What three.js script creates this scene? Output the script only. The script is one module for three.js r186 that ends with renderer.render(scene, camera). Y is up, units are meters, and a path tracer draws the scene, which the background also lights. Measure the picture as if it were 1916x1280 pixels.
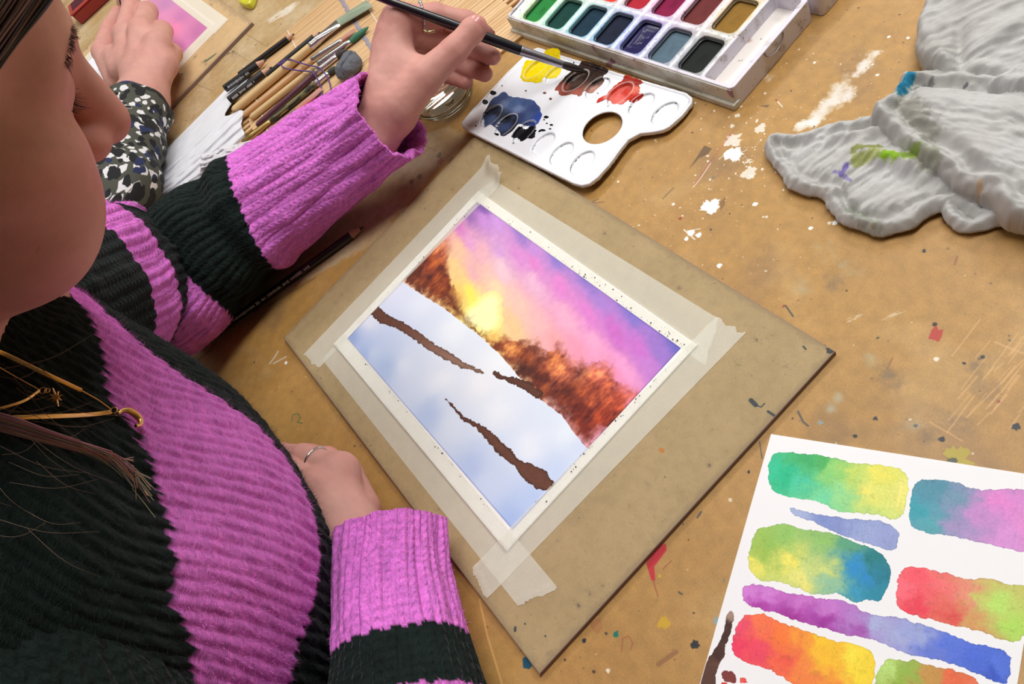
import * as THREE from 'three';
import { RoundedBoxGeometry } from 'three/addons/geometries/RoundedBoxGeometry.js';
import { mergeGeometries, mergeVertices } from 'three/addons/utils/BufferGeometryUtils.js';
import { MeshSurfaceSampler } from 'three/addons/math/MeshSurfaceSampler.js';
import { RectAreaLightUniformsLib } from 'three/addons/lights/RectAreaLightUniformsLib.js';
RectAreaLightUniformsLib.init();

// ---------------------------------------------------------------- camera, exposure, light
const V = (x, y, z) => new THREE.Vector3(x, y, z);
const W = 1916, H = 1280, FOC = 1450, TY = 0.75, CH = 0.43;          // table top at 0.75 m, lens 0.43 m above it
const scene = new THREE.Scene();
scene.background = new THREE.Color(0x000000);
const camera = new THREE.PerspectiveCamera(2 * Math.atan(H / 2 / FOC) * 180 / Math.PI, W / H, 0.02, 30);
// the axes of the drawing board (x away from the painter, y up, z towards the photographer) as seen by the lens (x right, y down, z ahead)
const AX = V(0.68250697, -0.73018672, 0.03180567), AY = V(-0.45224687, -0.45610124, -0.76644923), AZ = V(0.57415765, 0.50872293, -0.64151693);
camera.position.set(0, TY + CH, 0);
camera.quaternion.setFromRotationMatrix(new THREE.Matrix4().makeBasis(V(AX.x, AY.x, AZ.x), V(-AX.y, -AY.y, -AZ.y), V(-AX.z, -AY.z, -AZ.z)));
camera.updateMatrixWorld();
const renderer = new THREE.WebGLRenderer();
renderer.toneMapping = THREE.LinearToneMapping;
renderer.toneMappingExposure = 0.97;
renderer.shadowMap.enabled = true;
// ceiling panels, the last one added unseen to brighten the near table: [x, z, length along x, length along z, intensity]
const PANELS = [[0.75, -2.0, 1.3, 0.40, 9.5], [-1.6, -2.1, 1.5, 0.45, 7.5], [2.3, -1.2, 0.45, 1.7, 16], [0.75, -0.2, 1.5, 0.40, 14]];
const LIGHTCOL = new THREE.Color(1.0, 0.985, 0.965);

// a pixel of the survey photograph, taken at a height above the table or at a distance, as a point of the room
function ray(px, py) { const r = V((px - W / 2) / FOC, (py - H / 2) / FOC, 1); return V(r.dot(AX), r.dot(AY), r.dot(AZ)); }
function P(px, py, h = 0) { const r = ray(px, py); return r.multiplyScalar((h - CH) / r.y).add(V(0, TY + CH, 0)); }
function D(px, py, d) { return ray(px, py).multiplyScalar(d).add(V(0, TY + CH, 0)); }
const pl = (px, py, h = 0) => { const p = P(px, py, h); return [p.x, p.z]; };

// ---------------------------------------------------------------- helpers
const C = (r, g, b) => new THREE.Color().setRGB(r / 255, g / 255, b / 255, THREE.SRGBColorSpace);
function rng(s) { return () => { s = (s + 0x6d2b79f5) | 0; let t = Math.imul(s ^ (s >>> 15), 1 | s); t = (t + Math.imul(t ^ (t >>> 7), 61 | t)) ^ t; return ((t ^ (t >>> 14)) >>> 0) / 4294967296; }; }
const R0 = rng(7);
const PERM = new Uint8Array(512), VAL = new Float32Array(256);
{ const p = [...Array(256).keys()]; for (let i = 255; i > 0; i--) { const j = Math.floor(R0() * (i + 1)); [p[i], p[j]] = [p[j], p[i]]; } for (let i = 0; i < 512; i++) PERM[i] = p[i & 255]; for (let i = 0; i < 256; i++) VAL[i] = R0() * 2 - 1; }
const fl = Math.floor, lerp = (a, b, t) => a + (b - a) * t, clamp = (x, a = 0, b = 1) => (x < a ? a : x > b ? b : x), sst = (a, b, x) => { const t = clamp((x - a) / (b - a)); return t * t * (3 - 2 * t); };
const GX = Float32Array.from({ length: 256 }, (_, i) => Math.cos(i * 2.399963)), GY = Float32Array.from({ length: 256 }, (_, i) => Math.sin(i * 2.399963));
function n2(x, y) {                                                              // gradient noise, about -1..1
  const xi = fl(x), yi = fl(y), fx = x - xi, fy = y - yi, u = fx * fx * fx * (fx * (fx * 6 - 15) + 10), v = fy * fy * fy * (fy * (fy * 6 - 15) + 10);
  const a = PERM[xi & 255], b = PERM[(xi + 1) & 255], y0 = yi & 255, y1 = (yi + 1) & 255, p = PERM[a + y0], q = PERM[b + y0], r = PERM[a + y1], s = PERM[b + y1];
  const n00 = GX[p] * fx + GY[p] * fy, n10 = GX[q] * (fx - 1) + GY[q] * fy, n01 = GX[r] * fx + GY[r] * (fy - 1), n11 = GX[s] * (fx - 1) + GY[s] * (fy - 1);
  const m = n00 + (n10 - n00) * u; return (m + (n01 + (n11 - n01) * u - m) * v) * 1.5;
}
function n3(x, y, z) { const zi = fl(z); let fz = z - zi; fz = fz * fz * (3 - 2 * fz); const o = zi * 37.17, a = n2(x + o, y - o * 0.7), b = n2(x + o + 37.17, y - (o + 37.17) * 0.7); return a + (b - a) * fz; }
function fbm(x, y, o = 4) { let s = 0, a = 0.5; for (let i = 0; i < o; i++) { s += a * n2(x, y); x = x * 2.03 + 17.3; y = y * 2.03 - 9.1; a *= 0.5; } return s; }
const mix3 = (a, b, t) => [a[0] + (b[0] - a[0]) * t, a[1] + (b[1] - a[1]) * t, a[2] + (b[2] - a[2]) * t];

function pixTex(w, h, fn, srgb = true, wrap = THREE.RepeatWrapping) {         // fn(x, y, out) gives 0..255, row 0 at v = 0
  const data = new Uint8Array(w * h * 4), o = [0, 0, 0, 255];
  for (let y = 0, i = 0; y < h; y++) for (let x = 0; x < w; x++, i += 4) { fn(x, y, o); data[i] = clamp(o[0], 0, 255); data[i + 1] = clamp(o[1], 0, 255); data[i + 2] = clamp(o[2], 0, 255); data[i + 3] = 255; }
  const t = new THREE.DataTexture(data, w, h); t.wrapS = t.wrapT = wrap; t.magFilter = THREE.LinearFilter; t.minFilter = THREE.LinearMipmapLinearFilter; t.generateMipmaps = true;
  if (srgb) t.colorSpace = THREE.SRGBColorSpace; t.needsUpdate = true; return t;
}
function canTex(cv, srgb = true) { const t = new THREE.CanvasTexture(cv); t.wrapS = t.wrapT = THREE.ClampToEdgeWrapping; if (srgb) t.colorSpace = THREE.SRGBColorSpace; return t; }
const canvas = (w, h) => { const c = document.createElement('canvas'); c.width = w; c.height = h; return c; };
const std = (o) => new THREE.MeshStandardMaterial({ roughness: 0.6, ...o });
const phy = (o) => new THREE.MeshPhysicalMaterial({ roughness: 0.6, ...o });

// ---- things, parts, setting
const used = new Map();
function numbered(n) { const k = used.get(n) ?? 0; used.set(n, k + 1); return k ? n + '_' + String(k).padStart(3, '0') : n; }
function tag(o, label, category, group) { o.userData = { label, category }; if (group) o.userData.group = group; return o; }
const shade = (m) => { m.castShadow = m.receiveShadow = true; return m; };
function thing(name, label, category, pos = V(0, 0, 0), group) { const g = new THREE.Group(); g.name = numbered(name); g.position.copy(pos); tag(g, label, category, group); scene.add(g); return g; }
function one(name, label, category, geo, mat, group) { const m = shade(new THREE.Mesh(geo, mat)); m.name = numbered(name); tag(m, label, category, group); scene.add(m); return m; }   // a thing that is one mesh
function part(parent, name, geo, mat, label) {          // geometry is given in room coordinates unless it carries its own place
  const m = shade(new THREE.Mesh(geo, mat)); m.name = numbered(name); parent.add(m);
  if (label) m.userData.label = label; return m;
}
function local(parent, geo) { let p = parent, o = V(0, 0, 0); while (p && p !== scene) { o.add(p.position); p = p.parent; } return geo.translate(-o.x, -o.y, -o.z); }  // room coordinates to a parent's
function lpart(parent, name, geo, mat, label) { return part(parent, name, local(parent, geo), mat, label); }
function struct(name, geo, mat) { const m = shade(new THREE.Mesh(geo, mat)); m.name = name; m.userData.kind = 'structure'; scene.add(m); return m; }

// ---- geometry
function gridGeo(nu, nv, fn, closeU = false, flip = false) {                     // fn(u, v) -> {p:[x,y,z], uv:[a,b], c:[r,g,b]}
  const pos = [], uv = [], col = [], idx = []; let hasC = false;
  for (let j = 0; j <= nv; j++) for (let i = 0; i <= nu; i++) {
    const r = fn(i / nu, j / nv); pos.push(r.p[0], r.p[1], r.p[2]); uv.push(...(r.uv ?? [i / nu, j / nv])); if (r.c) { hasC = true; col.push(...r.c); }
  }
  for (let j = 0; j < nv; j++) for (let i = 0; i < nu; i++) { const a = j * (nu + 1) + i, b = a + 1, c = a + nu + 1, d = c + 1; flip ? idx.push(a, c, b, b, c, d) : idx.push(a, b, c, b, d, c); }
  const g = new THREE.BufferGeometry(); g.setAttribute('position', new THREE.Float32BufferAttribute(pos, 3)); g.setAttribute('uv', new THREE.Float32BufferAttribute(uv, 2));
  if (hasC) g.setAttribute('color', new THREE.Float32BufferAttribute(col, 3)); g.setIndex(idx); g.computeVertexNormals();
  if (closeU) { const n = g.attributes.normal; for (let j = 0; j <= nv; j++) { const a = j * (nu + 1), b = a + nu, v = V(n.getX(a) + n.getX(b), n.getY(a) + n.getY(b), n.getZ(a) + n.getZ(b)).normalize(); n.setXYZ(a, v.x, v.y, v.z); n.setXYZ(b, v.x, v.y, v.z); } }
  return g;
}
// naive surface nets over f(x, y, z) < 0 inside; sparse: blocks far from the surface are skipped (f must be close to a distance)
function nets(f, lo, hi, cell, sparse = false) {
  const nx = Math.ceil((hi.x - lo.x) / cell) + 1, ny = Math.ceil((hi.y - lo.y) / cell) + 1, nz = Math.ceil((hi.z - lo.z) / cell) + 1, sy = nx, sz = nx * ny;
  const d = new Float32Array(nx * ny * nz);
  const live = []; if (!sparse) { live.push([0, 0, 0]); for (let k = 0, i = 0; k < nz; k++) for (let j = 0; j < ny; j++) for (let x = 0; x < nx; x++, i++) d[i] = f(lo.x + x * cell, lo.y + j * cell, lo.z + k * cell); }
  else for (let K = 0; K < nz; K += 8) for (let J = 0; J < ny; J += 8) for (let I = 0; I < nx; I += 8) {
    const c = f(lo.x + (I + 3.5) * cell, lo.y + (J + 3.5) * cell, lo.z + (K + 3.5) * cell), far = Math.abs(c) > cell * 11; if (!far) live.push([I, J, K]);
    for (let k = K; k < Math.min(K + 8, nz); k++) for (let j = J; j < Math.min(J + 8, ny); j++) for (let x = I; x < Math.min(I + 8, nx); x++) d[x + j * sy + k * sz] = far ? c : f(lo.x + x * cell, lo.y + j * cell, lo.z + k * cell);
  }
  const id = new Int32Array(nx * ny * nz).fill(-1), pos = [], idx = [];
  const E = [[0, 1], [2, 3], [4, 5], [6, 7], [0, 2], [1, 3], [4, 6], [5, 7], [0, 4], [1, 5], [2, 6], [3, 7]];
  const off = [0, 1, sy, sy + 1, sz, sz + 1, sz + sy, sz + sy + 1], v = new Float32Array(8);
  const B = sparse ? 8 : 1e9;
  for (const [I, J, K] of live) for (let k = K; k < Math.min(K + B, nz - 1); k++) for (let j = J; j < Math.min(J + B, ny - 1); j++) for (let x = I; x < Math.min(I + B, nx - 1); x++) {
    const b = x + j * sy + k * sz; let m = 0; for (let c = 0; c < 8; c++) { v[c] = d[b + off[c]]; if (v[c] < 0) m++; }
    if (m === 0 || m === 8) continue;
    let px = 0, py = 0, pz = 0, n = 0;
    for (const [a, c] of E) if ((v[a] < 0) !== (v[c] < 0)) { const t = v[a] / (v[a] - v[c]); px += (a & 1) + ((c & 1) - (a & 1)) * t; py += ((a >> 1) & 1) + (((c >> 1) & 1) - ((a >> 1) & 1)) * t; pz += (a >> 2) + ((c >> 2) - (a >> 2)) * t; n++; }
    id[b] = pos.length / 3; pos.push(lo.x + (x + px / n) * cell, lo.y + (j + py / n) * cell, lo.z + (k + pz / n) * cell);
  }
  const quad = (a, b, c, e, fl_) => { if (a < 0 || b < 0 || c < 0 || e < 0) return; fl_ ? idx.push(a, b, c, a, c, e) : idx.push(a, c, b, a, e, c); };
  for (const [I, J, K] of live) for (let k = Math.max(K, 1); k < Math.min(K + B, nz - 1); k++) for (let j = Math.max(J, 1); j < Math.min(J + B, ny - 1); j++) for (let x = Math.max(I, 1); x < Math.min(I + B, nx - 1); x++) {
    const b = x + j * sy + k * sz, s = d[b] < 0;
    if (s !== d[b + 1] < 0) quad(id[b], id[b - sy], id[b - sy - sz], id[b - sz], !s);
    if (s !== d[b + sy] < 0) quad(id[b], id[b - sz], id[b - sz - 1], id[b - 1], !s);
    if (s !== d[b + sz] < 0) quad(id[b], id[b - 1], id[b - 1 - sy], id[b - sy], !s);
  }
  let vol = 0; for (let i = 0; i < idx.length; i += 3) { const a = idx[i] * 3, b = idx[i + 1] * 3, c = idx[i + 2] * 3, X = pos[a] - lo.x, Y = pos[a + 1] - lo.y, Z = pos[a + 2] - lo.z, bx = pos[b] - lo.x, by = pos[b + 1] - lo.y, bz = pos[b + 2] - lo.z, cx = pos[c] - lo.x, cy = pos[c + 1] - lo.y, cz = pos[c + 2] - lo.z; vol += X * (by * cz - bz * cy) + Y * (bz * cx - bx * cz) + Z * (bx * cy - by * cx); }
  if (vol < 0) for (let i = 0; i < idx.length; i += 3) { const s = idx[i]; idx[i] = idx[i + 1]; idx[i + 1] = s; }
  const g = new THREE.BufferGeometry(); g.setAttribute('position', new THREE.Float32BufferAttribute(pos, 3)); g.setIndex(idx);
  // normals from the field
  const nor = new Float32Array(pos.length), e = cell * 0.5;
  for (let i = 0; i < pos.length; i += 3) { const x = pos[i], y = pos[i + 1], z = pos[i + 2]; let a = f(x + e, y, z) - f(x - e, y, z), b = f(x, y + e, z) - f(x, y - e, z), c = f(x, y, z + e) - f(x, y, z - e); const l = Math.hypot(a, b, c) || 1; nor[i] = a / l; nor[i + 1] = b / l; nor[i + 2] = c / l; }
  g.setAttribute('normal', new THREE.BufferAttribute(nor, 3));
  return g;
}
const smin = (a, b, k) => { const h = Math.max(k - Math.abs(a - b), 0) / k; return Math.min(a, b) - h * h * k * 0.25; };
const smax = (a, b, k) => -smin(-a, -b, k);
function capD(x, y, z, b) {                                                      // tapered capsule b = {a, d, l2, ra, rb}
  const px = x - b.a.x, py = y - b.a.y, pz = z - b.a.z; let t = (px * b.d.x + py * b.d.y + pz * b.d.z) / b.l2; t = t < 0 ? 0 : t > 1 ? 1 : t;
  const qx = px - b.d.x * t, qy = py - b.d.y * t, qz = pz - b.d.z * t; return Math.sqrt(qx * qx + qy * qy + qz * qz) - (b.ra + (b.rb - b.ra) * t);
}
const cap = (a, b, ra, rb) => { const d = b.clone().sub(a); return { a, d, l2: Math.max(d.lengthSq(), 1e-9), ra, rb }; };
function boundsOf(bones, pad) { const lo = V(9, 9, 9), hi = V(-9, -9, -9); for (const b of bones) for (const [p, r] of [[b.a, b.ra], [b.a.clone().add(b.d), b.rb]]) { lo.min(p.clone().subScalar(r + pad)); hi.max(p.clone().addScalar(r + pad)); } return [lo, hi]; }
// signed distance to a polygon [[x, z], ...]
function polyD(p, x, y) {
  let d = Infinity, s = 1;
  for (let i = 0, j = p.length - 1; i < p.length; j = i++) {
    const ex = p[j][0] - p[i][0], ey = p[j][1] - p[i][1], wx = x - p[i][0], wy = y - p[i][1], t = clamp((wx * ex + wy * ey) / (ex * ex + ey * ey)), bx = wx - ex * t, by = wy - ey * t;
    d = Math.min(d, bx * bx + by * by); const c1 = y >= p[i][1], c2 = y < p[j][1], c3 = ex * wy > ey * wx; if ((c1 && c2 && c3) || (!c1 && !c2 && !c3)) s = -s;
  }
  return s * Math.sqrt(d);
}
function smoothPoly(pts, n = 120) { const c = new THREE.CatmullRomCurve3(pts.map(([x, y]) => V(x, y, 0)), true, 'centripetal'); return c.getSpacedPoints(n).slice(0, n).map((p) => [p.x, p.y]); }
function sweep(pts, rad, seg = 60, sides = 10, closed = false, sx = 1, up = null) {             // round (or flattened) tube along points; rad number or fn(t)
  const c = new THREE.CatmullRomCurve3(pts, closed, 'centripetal'); const fr = frames(c, seg, up); const rf = typeof rad === 'function' ? rad : () => rad;
  return gridGeo(sides, seg, (u, v) => { const f = fr[Math.round(v * seg)], a = u * Math.PI * 2, r = rf(v); const q = f.p.clone().addScaledVector(f.n, Math.cos(a) * r * sx).addScaledVector(f.b, Math.sin(a) * r); return { p: [q.x, q.y, q.z], uv: [u * 6.28 * r, v * f.len] }; }, true);
}
function frames(c, seg, up) {
  const out = [], len = c.getLength(); let n = null;
  for (let i = 0; i <= seg; i++) {
    const p = c.getPointAt(Math.min(1, i / seg)), t = c.getTangentAt(Math.min(1, i / seg));
    if (!n) { n = up ? up.clone() : Math.abs(t.y) < 0.9 ? V(0, 1, 0) : V(1, 0, 0); } else if (up) n = up.clone();
    n.addScaledVector(t, -n.dot(t)).normalize(); const b = t.clone().cross(n).normalize(); out.push({ p, t, n: n.clone(), b, len });
  }
  return out;
}
const lathe = (pts, seg = 48) => new THREE.LatheGeometry(pts.map(([x, y]) => new THREE.Vector2(x, y)), seg);
function along(geo, a, b) {                                                      // geometry built along +y from 0 to its length, laid from a towards b
  const d = b.clone().sub(a).normalize(), q = new THREE.Quaternion().setFromUnitVectors(V(0, 1, 0), d); geo.applyQuaternion(q); geo.translate(a.x, a.y, a.z); return geo;
}
function mg(list) { const any = list.some((g) => !g.index); return mergeGeometries(list.map((g) => { const q = any && g.index ? g.toNonIndexed() : g; for (const k of Object.keys(q.attributes)) if (!['position', 'normal', 'uv', 'color'].includes(k)) q.deleteAttribute(k); return q; })); }
function strip(geo, keep = ['position', 'normal']) { for (const k of Object.keys(geo.attributes)) if (!keep.includes(k)) geo.deleteAttribute(k); return geo; }
function planUV(geo, fn) { const p = geo.attributes.position, uv = new Float32Array(p.count * 2); for (let i = 0; i < p.count; i++) { const r = fn(p.getX(i), p.getY(i), p.getZ(i)); uv[2 * i] = r[0]; uv[2 * i + 1] = r[1]; } geo.setAttribute('uv', new THREE.BufferAttribute(uv, 2)); return geo; }
function vcol(geo, fn) { const p = geo.attributes.position, c = new Float32Array(p.count * 3), n = geo.attributes.normal; for (let i = 0; i < p.count; i++) { const r = fn(p.getX(i), p.getY(i), p.getZ(i), n, i); c[3 * i] = r[0]; c[3 * i + 1] = r[1]; c[3 * i + 2] = r[2]; } geo.setAttribute('color', new THREE.BufferAttribute(c, 3)); return geo; }
function extrude(poly, depth, bevel = 0, holes = []) {                            // plan outline [[x, z]] raised from y = 0 to depth
  const s = new THREE.Shape(poly.map(([x, z]) => new THREE.Vector2(x, -z))); for (const h of holes) s.holes.push(new THREE.Path(h.map(([x, z]) => new THREE.Vector2(x, -z))));
  const g = new THREE.ExtrudeGeometry(s, { depth: depth - 2 * bevel, bevelEnabled: bevel > 0, bevelThickness: bevel, bevelSize: bevel, bevelOffset: -bevel, bevelSegments: 2, curveSegments: 12 });
  g.translate(0, 0, bevel); g.rotateX(-Math.PI / 2); return g;
}
const lin = (c) => [c.r, c.g, c.b];
// ---------------------------------------------------------------- the room (only its light and its bounce reach the photograph)
const RX0 = -3.4, RX1 = 3.6, RZ0 = -4.6, RZ1 = 3.0, RH = 2.7, TH = 0.12;
{
  const wallM = std({ color: C(186, 182, 174), roughness: 0.9 }), ceilM = std({ color: C(238, 237, 233), roughness: 0.9 });
  const floorM = std({ map: pixTex(256, 256, (x, y, o) => { const v = 104 + 14 * fbm(x * 0.09, y * 0.09, 4) + 10 * n2(x * 0.9, y * 0.9); o[0] = v; o[1] = v * 0.97; o[2] = v * 0.92; }), roughness: 0.55 });
  const box = (w, h, d, x, y, z) => new THREE.BoxGeometry(w, h, d).translate(x, y, z), cx = (RX0 + RX1) / 2, cz = (RZ0 + RZ1) / 2, w = RX1 - RX0, d = RZ1 - RZ0;
  struct('floor', box(w + 2 * TH, TH, d + 2 * TH, cx, -TH / 2, cz), floorM);
  struct('ceiling', box(w + 2 * TH, TH, d + 2 * TH, cx, RH + TH / 2, cz), ceilM);
  struct('wall_left', box(TH, RH, d, RX0 - TH / 2, RH / 2, cz), wallM);
  struct('wall_right', box(TH, RH, d, RX1 + TH / 2, RH / 2, cz), wallM);
  struct('wall_back', box(w + 2 * TH, RH, TH, cx, RH / 2, RZ0 - TH / 2), wallM);
  struct('wall_front', box(w + 2 * TH, RH, TH, cx, RH / 2, RZ1 + TH / 2), std({ color: C(112, 104, 98), roughness: 0.9 }));
  const frameM = std({ color: C(230, 230, 228), roughness: 0.5 });
  for (const [x, z, lx, lz, k] of PANELS) {
    const t = thing('ceiling_light', ['ceiling light panel beyond the far end of the table', 'ceiling light panel over the painter\'s far left', 'ceiling light panel running along the far side of the table', 'added ceiling light panel, unseen, brightening the near end of the table'][PANELS.findIndex((q) => q[0] === x && q[1] === z)], 'ceiling light', V(x, RH, z), 'ceiling light panels');
    const fr = extrude([[-lx / 2 - 0.03, -lz / 2 - 0.03], [lx / 2 + 0.03, -lz / 2 - 0.03], [lx / 2 + 0.03, lz / 2 + 0.03], [-lx / 2 - 0.03, lz / 2 + 0.03]], 0.04, 0.004, [[[-lx / 2, -lz / 2], [-lx / 2, lz / 2], [lx / 2, lz / 2], [lx / 2, -lz / 2]]]);
    part(t, 'frame', fr.translate(0, -0.04, 0), frameM);
    part(t, 'diffuser', new THREE.BoxGeometry(lx, 0.01, lz).translate(0, -0.018, 0), std({ color: C(245, 245, 245), emissive: LIGHTCOL, emissiveIntensity: 3 }));
    const L = new THREE.RectAreaLight(LIGHTCOL, k, lx, lz); L.position.set(0, -0.045, 0); L.rotation.x = -Math.PI / 2; L.castShadow = true; t.add(L);
  }
}
// ---------------------------------------------------------------- work table: varnished hardboard, worn pale and spattered with paint
const TX0 = -0.218, TX1 = 0.95, TZ0 = -1.75, TZ1 = 0.75;
{
  const G = (px, py) => pl(px, py);
  // soft regions where the varnish has worn off (plan outlines)
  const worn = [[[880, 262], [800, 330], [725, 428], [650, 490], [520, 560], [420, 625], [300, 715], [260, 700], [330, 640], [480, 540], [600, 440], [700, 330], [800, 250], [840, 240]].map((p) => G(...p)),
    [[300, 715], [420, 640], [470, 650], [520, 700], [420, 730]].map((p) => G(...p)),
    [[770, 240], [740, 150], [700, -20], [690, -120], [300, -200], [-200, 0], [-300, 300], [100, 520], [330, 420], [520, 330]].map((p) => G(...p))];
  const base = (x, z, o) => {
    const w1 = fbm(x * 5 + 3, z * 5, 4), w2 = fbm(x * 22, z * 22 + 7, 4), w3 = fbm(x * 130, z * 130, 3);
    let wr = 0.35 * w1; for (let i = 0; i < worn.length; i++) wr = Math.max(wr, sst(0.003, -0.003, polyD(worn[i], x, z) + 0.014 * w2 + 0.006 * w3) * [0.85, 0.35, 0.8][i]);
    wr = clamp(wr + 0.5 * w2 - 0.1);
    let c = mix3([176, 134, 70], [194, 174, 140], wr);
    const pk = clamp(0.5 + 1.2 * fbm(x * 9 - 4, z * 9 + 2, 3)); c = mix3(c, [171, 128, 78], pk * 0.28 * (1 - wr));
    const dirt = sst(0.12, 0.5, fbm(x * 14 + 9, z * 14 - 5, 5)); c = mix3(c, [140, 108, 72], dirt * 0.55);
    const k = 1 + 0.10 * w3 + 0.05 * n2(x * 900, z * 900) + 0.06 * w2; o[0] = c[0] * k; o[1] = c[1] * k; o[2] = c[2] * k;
  };
  const jag = (g, x, z, r, seed, spikes = 0.35, n = 44) => { const q = rng(seed); g.beginPath(); const f = 2.2 + q(); for (let i = 0; i < n; i++) { const a = i / n * 6.283, rr = r * (1 + spikes * (0.9 * n2(Math.cos(a) * f * 0.5 + seed * 1.37, Math.sin(a) * f * 0.5 + seed * 0.71) + 0.5 * n2(Math.cos(a) * f * 1.7 + seed, Math.sin(a) * f * 1.7) + 0.12 * (q() - 0.5)) + (spikes < 0.5 && q() > 0.93 ? 0.35 : 0)); const X = x + Math.cos(a) * rr, Z = z + Math.sin(a) * rr; i ? g.lineTo(X, Z) : g.moveTo(X, Z); } g.closePath(); g.fill(); };
  const line = (g, pts, w) => { g.lineWidth = w; g.beginPath(); pts.forEach((p, i) => { const [x, z] = G(...p); i ? g.lineTo(x, z) : g.moveTo(x, z); }); g.stroke(); };
  const poly = (g, pts) => { g.beginPath(); pts.forEach((p, i) => { const [x, z] = G(...p); i ? g.lineTo(x, z) : g.moveTo(x, z); }); g.closePath(); g.fill(); };
  const rgb = (r, g, b, a = 1) => `rgba(${r},${g},${b},${a})`;
  const smear = (g, a, b, w, col, n, seed) => { const q = rng(seed), [x0, z0] = G(...a), [x1, z1] = G(...b), dx = x1 - x0, dz = z1 - z0, l = Math.hypot(dx, dz); g.strokeStyle = col; for (let i = 0; i < n; i++) { const t0 = q() * 0.75, t1 = t0 + 0.08 + q() * 0.25, s = (q() + q() - 1) * w; g.lineWidth = w * (0.05 + 0.16 * q()); g.beginPath(); g.moveTo(x0 + dx * t0 - dz / l * s, z0 + dz * t0 + dx / l * s); g.lineTo(x0 + dx * t1 - dz / l * (s + (q() - 0.5) * w * 0.3), z0 + dz * t1 + dx / l * s); g.stroke(); } };
  const marks = (g) => {
    g.lineCap = 'round';
    // old cracks, pencil lines and one wider dark line in the pale part
    g.strokeStyle = rgb(110, 92, 70, 0.5); line(g, [[455, 60], [490, 82], [520, 96]], 0.0009); line(g, [[352, 152], [398, 170]], 0.0011); line(g, [[430, 92], [470, 118]], 0.0008); line(g, [[655, 345], [715, 300], [770, 252]], 0.0012); line(g, [[590, 520], [505, 570], [430, 600], [395, 655], [350, 690]], 0.0022);
    g.strokeStyle = rgb(150, 70, 60, 0.5); line(g, [[772, 255], [800, 275], [815, 282]], 0.0007);
    g.fillStyle = rgb(95, 80, 62, 0.6); for (const [x, y] of [[427, 101], [436, 97], [822, 290], [845, 300], [785, 330], [770, 340]]) jag(g, ...G(x, y), 0.0028, x, 0.7);
    g.fillStyle = rgb(160, 70, 50, 0.55); jag(g, ...G(823, 302), 0.004, 4, 0.9);
    // white smears
    smear(g, [500, 42], [562, 2], 0.010, rgb(235, 232, 225, 0.5), 60, 3);
    { const q = rng(61); const film = (a, b, n, w, al) => { for (let i = 0; i < n; i++) { const u = q(), k = 0.55 + 0.45 * Math.sin(u * 3.1); g.fillStyle = rgb(226, 220, 212, al * (0.5 + 0.8 * q())); jag(g, ...G(lerp(a[0], b[0], u) + (q() - 0.5) * w * k, lerp(a[1], b[1], u) + (q() - 0.5) * w * k), (0.0012 + 0.0034 * q()) * k, i + 70 + a[0], 0.8); } }; film([1515, 235], [1590, 142], 90, 22, 0.2); film([1518, 232], [1560, 185], 30, 12, 0.3); film([1600, 140], [1640, 98], 34, 10, 0.35); film([1562, 198], [1594, 168], 34, 20, 0.32); film([1490, 240], [1530, 226], 20, 8, 0.4); } smear(g, [1480, 238], [1530, 222], 0.004, rgb(240, 236, 232, 0.6), 40, 9);
    smear(g, [1585, 602], [1620, 585], 0.002, rgb(225, 220, 210, 0.6), 14, 10); smear(g, [1645, 600], [1700, 578], 0.002, rgb(225, 220, 210, 0.6), 16, 11); smear(g, [1432, 152], [1452, 138], 0.004, rgb(215, 220, 230, 0.55), 20, 12);
    g.fillStyle = rgb(240, 240, 238); for (const [x, y, r, s] of [[1331, 387, 0.0055, 1], [1372, 288, 0.006, 2], [1293, 436, 0.0026, 13], [1284, 447, 0.0016, 15], [1307, 440, 0.002, 16], [1260, 382, 0.0012, 17], [1413, 382, 0.0016, 18], [1346, 497, 0.0018, 19], [884, 1246, 0.0018, 20], [535, 679, 0.0017, 21], [1663, 69, 0.0011, 22], [1699, 71, 0.0011, 23], [1642, 140, 0.0011, 24], [1524, 117, 0.001, 25], [1562, 417, 0.0017, 26], [1517, 427, 0.0014, 27]]) jag(g, ...G(x, y), r, s, 0.4);
    g.fillStyle = rgb(240, 240, 238, 0.75); for (const [x, y, r, s] of [[1371, 262, 0.0058, 31], [1422, 240, 0.0040, 32], [1402, 325, 0.0046, 33], [1380, 216, 0.002, 34], [1370, 236, 0.0017, 35], [1434, 406, 0.001, 36]]) jag(g, ...G(x, y), r, s, 0.55);
    g.strokeStyle = rgb(240, 238, 235, 0.8); line(g, [[1355, 290], [1345, 298]], 0.0006); line(g, [[1388, 285], [1398, 280]], 0.0006); line(g, [[1280, 430], [1300, 448]], 0.001); line(g, [[1286, 432], [1310, 428]], 0.0007); line(g, [[1297, 350], [1310, 335], [1330, 305]], 0.0006); line(g, [[1455, 190], [1464, 200]], 0.0008); line(g, [[1566, 838], [1564, 828]], 0.0005);
    g.strokeStyle = rgb(190, 60, 90, 0.5); line(g, [[1300, 345], [1322, 312], [1350, 275], [1372, 245]], 0.0007);
    g.fillStyle = rgb(95, 70, 45, 0.8); poly(g, [[1300, 300], [1318, 272], [1332, 278], [1325, 288], [1308, 296], [1288, 318]]); poly(g, [[1420, 198], [1440, 196], [1436, 201]]);
    g.fillStyle = rgb(110, 75, 40, 0.6); poly(g, [[1347, 378], [1358, 368], [1356, 384], [1348, 396]]);
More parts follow.
